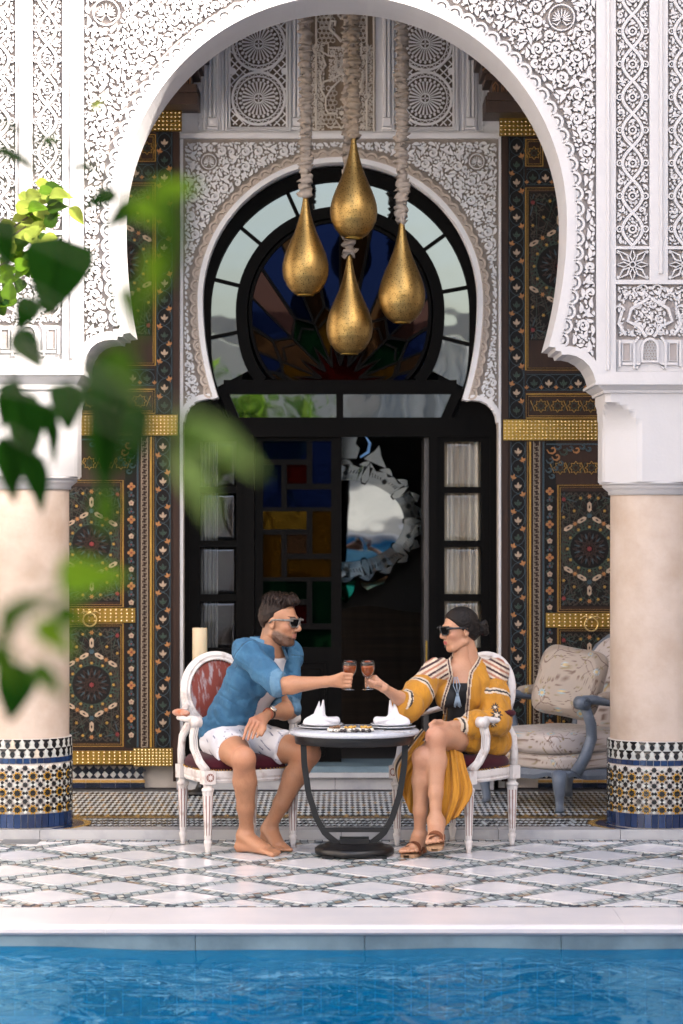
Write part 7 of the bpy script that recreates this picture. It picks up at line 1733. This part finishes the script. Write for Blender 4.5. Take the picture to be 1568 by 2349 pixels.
# distance to the opening's edge for the striped binding
def edge_dist(px, py):
    d = np.full(px.shape, 1e9)
    for i in range(len(OPEN)):
        a, c_ = np.array(OPEN[i]), np.array(OPEN[(i + 1) % len(OPEN)]); ab = c_ - a; t = np.clip(((px - a[0]) * ab[0] + (py - a[1]) * ab[1]) / (ab @ ab), 0, 1); d = np.minimum(d, np.hypot(px - a[0] - t * ab[0], py - a[1] - t * ab[1]))
    return d
CREAM, WINE, BLK, ROSE = np.array((.52, .43, .33)), np.array((.035, .006, .010)), np.array((.008, .008, .012)), np.array((.32, .13, .08))
def robecol(X, Y, Z):
    c = np.tile(np.array((.40, .175, .007)), (len(X), 1)); c *= (1 + .18 * vnoise(X, Y, Z, 12, 51))[:, None]; P = np.stack([X, Y, Z], 1); px, py = HX + X / Y * F, HY + (CH - Z) / Y * F
    for sh, el, out in ((rs, re, -1), (ls, le, 1)):
        d = np.sqrt(((P - sh - np.array((out * .01, 0, 0))) ** 2).sum(1)); yk = (Z > sh[2] - .030 - .25 * np.abs(X - sh[0])) & (d < .125) & (np.abs(X - nck[0]) > .055 + .1 * (1.0 - Z)); ph = (Z - .35 * out * (X - sh[0]) * -1 * 1.0) if False else (Z + .55 * np.abs(X - nck[0])); q = (ph * 1.0 / .0125) % 4
        ii = np.flatnonzero(yk); pal = np.array([CREAM, WINE, CREAM, ROSE]); c[ii] = pal[np.floor(q[ii]).astype(int)]
        ax_ = el - sh; L = np.linalg.norm(ax_); t = ((P - sh) @ ax_) / L ** 2; rad = np.sqrt(((P - sh - t[:, None] * ax_) ** 2).sum(1)); on = rad < .10
        for t0, col in ((.50, CREAM), (.535, BLK), (.57, CREAM)): c[on & (np.abs(t - t0) < .018) & (out * (X - sh[0]) > -.10)] = col
        if out > 0:
            for uu, vv, rr in ((1136, 1622, 9), (1140, 1640, 13), (1132, 1660, 9), (1112, 1655, 8)):
                th = np.arctan2(py - vv, px - uu); dd = np.hypot(px - uu, py - vv); m = on & (t > .6) | (rad < .1) & (t > .6); c[m & (dd < rr * (.85 + .25 * np.cos(9 * th)))] = BLK; c[m & (dd < rr * .42 * (.9 + .3 * np.cos(5 * th)))] = CREAM
    for q, dr, L in ((crt, rw - re, .1), (clt, lw - le, .1)):
        u = ((P - q) @ (dr / np.linalg.norm(dr))); near = np.sqrt(((P - q) ** 2).sum(1)) < .075
        for u0, col in ((-.008, CREAM), (-.018, BLK), (-.028, CREAM)): c[near & (np.abs(u - u0) < .0055)] = col
    ed = edge_dist(px, py); fr = (Y < 14.02) & (py < 1700) & (np.sqrt(((P - le) ** 2).sum(1)) > .11) & (np.sqrt(((P - clt) ** 2).sum(1)) > .06)
    for d0, d1, col in ((0, 2.6, CREAM), (2.6, 6.0, WINE), (6.0, 8.6, CREAM)): c[fr & (ed >= d0) & (ed < d1) & (px < 1125)] = col
    return np.clip(c, .004, .9)
o = sdf_obj('mustard_robe', s, m_robe, wom, robecol, 1); put(o, wom)
# hanging panels of the robe
def drape(name, rows, seed, trim=None):
    rg = np.random.default_rng(seed); R_ = []; n = 40
    for j, row in enumerate(rows):
        A = np.array([Wp(*q) for q in row]); t = np.linspace(0, 1, n); s_ = np.linspace(0, 1, len(A)); R_.append(np.stack([np.interp(t, s_, A[:, i]) for i in range(3)], 1))
    G0 = np.array(R_); tj = np.linspace(0, 1, 44); sj = np.linspace(0, 1, len(rows)); G_ = np.stack([[np.interp(tj, sj, G0[:, i, k_]) for k_ in range(3)] for i in range(n)], 0).transpose(2, 0, 1)
    ph = np.linspace(0, 1, n)[None]; G_ = np.pad(G_, ((6, 6), (0, 0), (0, 0)), mode='reflect', reflect_type='odd'); G_ = np.stack([G_[i:i + 13].mean(0) for i in range(44)]); dep = .016 * np.sin(ph * 17 + 2.0 * tj[:, None]) * (.3 + tj[:, None]) + .008 * np.sin(ph * 41 + 1 + 3 * tj[:, None]); G_[:, :, 1] += dep; V = G_.reshape(-1, 3); V2 = V.copy(); V2[:, 1] += .005; nn = n; FC = []
    m = len(tj)
    for j in range(m - 1):
        for i in range(n - 1): a = j * n + i; FC += [(a, a + n, a + n + 1, a + 1)]
    FC = np.array(FC); N = len(V); F2 = FC[:, ::-1] + N; rim = []
    bd = [(j * n, (j + 1) * n) for j in range(m - 1)] + [((m - 1) * n + i, (m - 1) * n + i + 1) for i in range(n - 1)] + [((j + 1) * n + n - 1, j * n + n - 1) for j in range(m - 1)] + [(i + 1, i) for i in range(n - 1)]
    rim = np.array([(a, c_, c_ + N, a + N)[::-1] for a, c_ in bd]); c = np.tile(np.array((.40, .175, .007)), (N, 1)); c *= (1 + .15 * vnoise(V[:, 0], V[:, 1], V[:, 2], 14, 51))[:, None]; ti = np.tile(np.linspace(0, 1, n), m); tjj = np.repeat(tj, n)
    if trim is not None:
        dd = np.abs(ti - trim)
        for lo_, hi_, col in ((.0, .035, CREAM), (.035, .085, BLK), (.085, .12, CREAM)): c[(dd >= lo_) & (dd < hi_)] = col
    o = bpy.data.objects.new(name, mesh_from(name, np.concatenate([V, V2]), np.concatenate([FC, F2, rim]), m_robe, None, True, np.concatenate([c, c]))); link(o, wom); put(o, wom)
drape('robe_hem', [[(1000, 1702, 13.70), (1030, 1712, 13.70), (1062, 1728, 13.70)], [(996, 1765, 13.64), (1036, 1762, 13.62), (1072, 1768, 13.60)], [(992, 1832, 13.60), (1042, 1830, 13.57), (1090, 1818, 13.545)], [(984, 1903, 13.60), (1022, 1894, 13.57), (1056, 1868, 13.56)]], 1, 0.0)
drape('robe_hem', [[(968, 1672, 13.80), (990, 1690, 13.80), (1010, 1720, 13.82)], [(934, 1710, 13.78), (965, 1745, 13.78), (1000, 1780, 13.80)], [(900, 1752, 13.76), (940, 1800, 13.76), (990, 1838, 13.78)], [(912, 1795, 13.76), (940, 1862, 13.76), (984, 1888, 13.78)]], 2, 0.0)
# tassel cord
b = MB(); t0 = Wp(1046, 1553, 13.80); t1 = Wp(1050, 1592, 13.79)
for dx in (-.008, .0, .008): b.tube([t0 + np.array((dx, 0, 0)), (t0 + t1) / 2 + np.array((dx * 2.2, -.012, 0)), t1 + np.array((dx * .3, -.008, 0))], .0024, 5)
b.tube([t1 + np.array((0, -.008, .004)), t1 + np.array((0, -.009, -.012))], [.006, .009], 8)
for i in range(14): a = i * .45; b.tube([t1 + np.array((.006 * math.cos(a), -.008 + .006 * math.sin(a), -.010)), t1 + np.array((.019 * math.cos(a), -.010 + .012 * math.sin(a), -.065 + .006 * math.sin(i * 2)))], [.0032, .0024], 5)
o = b.build('tassel', mat('grey_blue_tassel', (.20, .26, .33), .8), wom); put(o, wom)
# sandals
m_suede = mat('rust_suede', (.20, .062, .022), .9, noise=(30, .5)); m_sole = mat('sandal_sole', (.34, .20, .11), .8)
def sandal(heel, ball, toes, up, wdir):
    heel, ball, toes, up, wd_ = (np.array(q, float) for q in (heel, ball, toes, up, wdir)); wd_ /= np.linalg.norm(wd_); up /= np.linalg.norm(up)
    P = []
    for t, wv in ((-.12, .018), (0, .030), (.35, .027), (.7, .042), (.9, .046), (1.08, .036), (1.16, .016)):
        c_ = heel + (toes - heel) * t if t > .7 else heel + (ball - heel) * (t / .7); P.append([tuple(c_ - wd_ * wv - up * .002), tuple(c_ + wd_ * wv - up * .002), tuple(c_ + wd_ * wv - up * .016), tuple(c_ - wd_ * wv - up * .016), tuple(c_ - wd_ * wv - up * .002)])
    b = MB(); b.grid(P, smooth=False); so = b.build('sandal_sole', m_sole, wom); put(so, wom)
    for k_, (t0, t1) in enumerate(((.50, .86), (.86, .50))):
        b = MB(); Q = []
        for i in range(13):
            a = PI * i / 12; t = t0 + (t1 - t0) * i / 12; c_ = heel + (ball - heel) * (t / .7); hgt = .052 + .012 * k_ - .02 * (t - .5); row = []
            for w2 in (-.021, .021): ax_ = (toes - heel) / np.linalg.norm(toes - heel); row.append(tuple(c_ + wd_ * math.cos(a) * .047 + up * (math.sin(a) ** .75 * hgt - .004) + ax_ * w2))
            Q.append(row)
        b.grid(Q); Q2 = [[tuple(np.array(p) - up * .004) for p in r] for r in Q]; b.grid(Q2, flip=True); so = b.build('sandal_strap', m_suede, wom); put(so, wom)
sandal(np.array((ra[0] + .012, ra[1] + .02, .018)), np.array((ra[0] - .035, ra[1] - .115, .018)), np.array((ra[0] - .062, ra[1] - .175, .016)), (0, 0, 1), (.95, -.3, 0))
upv = np.cross(np.array((1, 0, 0)), np.array((-.008, -.15, -.06))); upv = upv if upv[2] > 0 else -upv
sandal(la + np.array((.010, .035, -.072)), la + np.array((-.004, -.075, -.110)), la + np.array((-.008, -.115, -.128)), upv, (1, 0, 0))
# ------------------------------------------------------------------ WINE GLASSES
m_wg = bpy.data.materials.new('clear_glass'); m_wg.use_nodes = True; bs = m_wg.node_tree.nodes['Principled BSDF']; bs.inputs['Transmission Weight'].default_value = 1; bs.inputs['Roughness'].default_value = .0; bs.inputs['IOR'].default_value = 1.3; bs.inputs['Base Color'].default_value = (.95, .97, .97, 1)
m_wine = bpy.data.materials.new('rose_wine'); m_wine.use_nodes = True; bs = m_wine.node_tree.nodes['Principled BSDF']; bs.inputs['Transmission Weight'].default_value = .55; bs.inputs['Roughness'].default_value = .05; bs.inputs['IOR'].default_value = 1.2; bs.inputs['Base Color'].default_value = (.55, .13, .03, 1)
def wineglass(x, d, tilt, lab):
    p = Wp(x, 1582, d); t = thing('wine_glass', lab, 'glass', tuple(p), 'wine glasses touching over the table'); t.rotation_euler = (0, tilt, 0); sc = 1.0
    b = MB(); b.lathe([(.032, .0), (.033, .0015), (.012, .005), (.0052, .012), (.0042, .035), (.0050, .052), (.012, .062), (.025, .075), (.0335, .093), (.0365, .112), (.0350, .132), (.0315, .150), (.0300, .1505), (.0330, .131), (.0345, .112), (.0315, .094), (.023, .078), (.010, .066), (.001, .063)], 36, caps=False); b.add([(.032 * math.cos(2 * PI * i / 36), .032 * math.sin(2 * PI * i / 36), 0) for i in range(36)], [tuple(range(35, -1, -1))]); b.build('glass', m_wg, t)
    b = MB(); b.lathe([(.001, .0645), (.010, .0675), (.0225, .0795), (.0305, .095), (.0335, .112), (.0328, .122), (.001, .122)], 32, caps=False); b.build('wine', m_wine, t)
wineglass(800, 13.515, .05, "wine glass with amber wine in the man's hand"); wineglass(845, 13.515, -.02, "wine glass with amber wine in the woman's hand")
print('people', time.time() - T0)
# ================================================================== FOLIAGE
def leaf_mat(name, c, tr):
    m = mat(name, c, .8, spec=0.0, noise=(18, .5), base2=tuple(q * 1.5 for q in c)); n, l = m.node_tree.nodes, m.node_tree.links
    t = n.new('ShaderNodeBsdfTranslucent'); t.inputs[0].default_value = (*tr, 1); mx = n.new('ShaderNodeMixShader'); mx.inputs[0].default_value = .35
    o = [q for q in n if q.type == 'OUTPUT_MATERIAL'][0]; l.new(n['Principled BSDF'].outputs[0], mx.inputs[1]); l.new(t.outputs[0], mx.inputs[2]); l.new(mx.outputs[0], o.inputs[0]); return m
m_lf = [leaf_mat('shaded_leaf', (.005, .022, .003), (.010, .045, .004)), leaf_mat('green_leaf', (.020, .045, .006), (.05, .11, .010)), leaf_mat('sunlit_leaf', (.055, .11, .008), (.13, .22, .012)), leaf_mat('yellow_green_leaf', (.16, .20, .035), (.28, .31, .04)), leaf_mat('pale_leaf', (.09, .14, .05), (.17, .26, .06))]  # shade and sunlight on the leaves put into dark and bright colours
m_bark = mat('bark', (.09, .06, .04), .9, noise=(12, .6), bump=(30, .6, .01))
def leaf_shape(m, heart=0.0):
    b = MB(); P = []
    for j in range(17):
        t = j / 16; w_ = (math.sin(PI * min(1, t ** (.62 - .2 * heart))) ** (.8 - .3 * heart)) * .5 * (1 - .35 * t); w_ = max(w_, .012)
        P.append([(t, w_ * u, .10 * abs(u) * w_ * 4 - .14 * t * t + .02 * math.sin(9 * t + 3 * u)) for u in (-1, -.6, -.2, 0, .2, .6, 1)])
    b.grid(P); b.tube([(-.18, 0, .03), (0, 0, 0), (.5, 0, -.03), (1, 0, -.14)], [.014, .012, .008, .002], 5); return b.mesh('leaf', m)
LM = [[leaf_shape(m, h) for h in (0, .6)] for m in m_lf]
def put_leaf(parent, p, L, Wd, tip, face, mi, heart=0):
    """p: middle of the leaf; tip: direction it points to; face: direction its upper side looks"""
    x = Vector(tip).normalized(); z = Vector(face); z = (z - x * z.dot(x)).normalized(); y = z.cross(x); R = Matrix((x, y, z)).transposed()
    o = place('leaf', LM[mi][heart], parent); o.rotation_euler = R.to_euler(); o.scale = (L, Wd, L); o.location = Vector(p) - R @ Vector((.5 * L, 0, -.05 * L)) - parent.location; return o
# --- shrub close to the lens
sh = thing('overhanging_shrub', 'blurred green shrub leaves hanging close to the lens', 'shrub', (-.85, 2.8, -.06))
near = [(125, 635, 7.0, 190, 150, -100, 0, 1), (232, 462, 6.4, 90, 44, -170, 0, 0), (66, 803, 6.6, 110, 64, -55, 0, 0), (48, 1000, 6.0, 220, 90, -88, 0, 0), (78, 1110, 6.0, 150, 66, -70, 0, 0), (158, 935, 6.0, 120, 84, -95, 0, 1), (258, 945, 4.4, 300, 105, -92, 0, 0), (285, 860, 4.2, 150, 70, -60, 1, 0),
        (405, 440, 4.4, 130, 60, 20, 2, 0), (375, 560, 4.0, 240, 62, -82, 1, 0), (345, 500, 4.2, 120, 60, -30, 2, 0), (505, 1030, 3.3, 250, 70, -28, 4, 0), (448, 1125, 3.2, 190, 64, -58, 4, 0), (215, 1328, 4.3, 170, 92, 5, 2, 1), (70, 1395, 4.5, 170, 50, 28, 1, 0), (125, 1468, 4.4, 130, 64, -38, 2, 0), (35, 1590, 4.8, 150, 92, -105, 0, 1), (112, 1562, 4.7, 120, 50, -48, 1, 0), (30, 1430, 4.5, 120, 40, 60, 1, 0),
        (40, 372, 6.4, 120, 30, -25, 0, 0), (118, 322, 8.5, 44, 26, 30, 1, 0), (226, 240, 9.0, 34, 20, 50, 3, 0), (200, 388, 7.5, 70, 12, 5, 0, 0), (20, 930, 6.0, 130, 60, -110, 0, 0), (10, 560, 6.5, 120, 70, -80, 0, 1), (430, 1010, 3.2, 120, 50, -140, 1, 0)]
tips = []
near += [(230, 1040, 4.4, 240, 80, -84, 0, 0), (300, 1010, 4.2, 200, 60, -100, 0, 0), (20, 1080, 6.0, 170, 60, -80, 0, 0), (110, 1000, 6.2, 160, 40, -75, 0, 0), (60, 720, 6.8, 90, 60, -120, 0, 0), (300, 720, 4.0, 160, 60, -70, 1, 0), (170, 1420, 4.3, 110, 60, -20, 1, 0), (15, 1530, 4.6, 130, 60, -60, 1, 0), (345, 640, 4.0, 150, 50, -95, 2, 0), (280, 500, 5.2, 110, 50, -150, 0, 0), (240, 1180, 4.3, 120, 60, -90, 1, 0)]
for x, y, d, L, Wd, a, mi, he in near:
    d *= .74 if mi == 0 else .58; s_ = d / F; a = math.radians(a); p = Vector(Wp(x, y, d)); tip = Vector((math.cos(a), .25, math.sin(a))); put_leaf(sh, p, L * s_, Wd * s_ * 1.15, tip, (.2 + .3 * random.uniform(-1, 1), -1, .35), mi, he); tips.append(p - tip.normalized() * L * s_ * .6)
b = MB(); b.tube([(0, 0, 0), (.03, .02, .8), (-.02, 0, 1.6), (.05, .03, 2.4)], [.035, .03, .025, .014], 8); b.build('stem', m_bark, sh)
b = MB(); base = Vector((-.85, 2.8, -.06))
for p in tips:
    q = p - base; s0 = Vector((.0, .01, min(2.35, max(.5, q.z + .10)))); mid = (s0 * .5 + q * .5) + Vector((0, 0, .05)); m2 = s0 * .15 + q * .85 + Vector((0, 0, .035)); b.tube([s0, mid, m2, q], [.0032, .0022, .0015, .001], 6)
b.build('twigs', mat('green_twig', (.03, .045, .012), .7), sh, kind='stuff')
# --- citrus bough beyond the pool corner
ct = thing('citrus_tree', 'sharp yellow green citrus bough against the white pilaster', 'tree', (-2.35, 12.35, 0))
rg = random.Random(4); b = MB(); b.tube([(0, 0, 0), (.05, .0, .9), (-.02, -.05, 1.9), (.06, -.1, 2.9), (.12, -.12, 3.6)], [.06, .05, .045, .03, .015], 10); b.build('trunk', m_bark, ct)
bough = []
for x, y in ((60, 520), (90, 480), (30, 560), (50, 600), (20, 640), (95, 560), (10, 690), (120, 465)): bough.append(Vector(Wp(x, y, 11.7 + rg.uniform(-.1, .1))))
b = MB()
for q in bough: r = q - Vector((-2.35, 12.35, 0)); b.tube([Vector((.0, -.08, 2.4 + .3 * rg.random())), r * .6 + Vector((0, 0, 1.1)) * .4 + Vector((0, -.1, .55)), r], [.012, .008, .003], 6)
b.build('boughs', m_bark, ct, kind='stuff')
for i in range(74):
    q = rg.choice(bough); x, y = HX + q.x / q.y * F + rg.gauss(0, 24), HY + (CH - q.z) / q.y * F + rg.gauss(0, 26); d = 11.7 + rg.uniform(-.18, .18); up = y < 540
    mi = rg.choice((3, 3, 2, 1) if up else (1, 1, 2, 0, 3)); a = rg.uniform(0, 2 * PI) if not up else rg.uniform(-1, 1.2)
    put_leaf(ct, Wp(x, y, d), rg.uniform(.07, .115), rg.uniform(.045, .065) * 1.4, (math.cos(a), rg.uniform(-.5, .5), math.sin(a) * .7 - .1), (rg.uniform(-.5, .5), -1, rg.uniform(.2, .9)), mi)
def leaf_mass(parent, name, c, r, n, mats, seed, L=.10):
    g = np.random.default_rng(seed); V, FC, MI = [], [], []
    cl = [(np.array(c) + np.array(r) * g.normal(0, .42, 3), g.uniform(.25, .5)) for _ in range(26)]
    for i in range(n):
        k_ = cl[g.integers(len(cl))]; p = k_[0] + g.normal(0, .38, 3) * k_[1] * min(r); u = g.normal(0, 1, 3); u /= np.linalg.norm(u); v = np.cross(u, g.normal(0, 1, 3)); v /= np.linalg.norm(v); l = L * g.uniform(.6, 1.2); o = len(V)
        V += [tuple(p), tuple(p + u * l * .5 + v * l * .28), tuple(p + u * l), tuple(p + u * l * .5 - v * l * .28)]; FC.append((o, o + 1, o + 2, o + 3)); MI.append(int(g.integers(len(mats))))
    o = bpy.data.objects.new(name, mesh_from(name, V, FC, mats, MI, True)); link(o, parent); o['kind'] = 'stuff'; return o
leaf_mass(ct, 'crown', (-.35, .0, 3.5), (.75, .7, .7), 2600, [m_lf[1], m_lf[2], m_lf[0]], 3)
# --- what the panes and the water mirror: trees and a draped pavilion across the court
for k_, (x, y, zc, r, lab) in enumerate(((-1.45, -2.6, 3.0, .95, 'sunlit citrus tree mirrored in the fanlight panes'), (-5.0, -5.5, 3.2, 1.5, 'taller court tree mirrored beside the citrus tree'))):
    t = thing('court_tree', lab, 'tree', (x, y, -.06), 'trees across the court'); b = MB(); b.tube([(0, 0, 0), (.06, .02, zc * .45), (0, 0, zc)], [.09, .07, .03], 8)
    for a in range(5): b.tube([(0, 0, zc * .5), (.5 * r * math.cos(a * 1.3), .5 * r * math.sin(a * 1.3), zc * .9)], [.04, .012], 6)
    b.build('trunk', m_bark, t); leaf_mass(t, 'crown', (0, 0, zc), (r, r, r * .8), 3600, [leaf_mat('court_leaf_a', (.13, .26, .02), (.2, .4, .02)), leaf_mat('court_leaf_b', (.05, .12, .012), (.1, .2, .01)), leaf_mat('court_leaf_c', (.26, .38, .06), (.3, .45, .05))], 8 + k_, .14)
pv = thing('draped_pavilion', 'white draped pavilion across the court mirrored in the panes', 'building', (0, -9.5, -.06)); b = MB(); b.box((-9, -.5, 0), (9, -.3, 4.8)); b.build('back_wall', mat('pavilion_plaster', (.72, .71, .70), .85), pv)
for x0 in (-6.2, -4.2, .55, 1.5, 2.9, 4.6):
    b = MB(); b.grid([[(x0 + i * .05, .12 * math.sin(i * 1.25) + .03 * math.sin(i * 3.1), z) for i in range(15)] for z in (.05, 2.4, 4.7)]); b.build('drape', mat('white_drape', (.80, .80, .80), .8), pv)
b = MB()
for x0 in (-3.3, .2, 3.7): b.box((x0, .2, 0), (x0 + .3, .5, 4.8))
b.box((-9, .15, 4.8), (9, .55, 5.1)); b.build('posts', mat('pavilion_posts', (.5, .47, .44), .8), pv)
print('all', time.time() - T0)
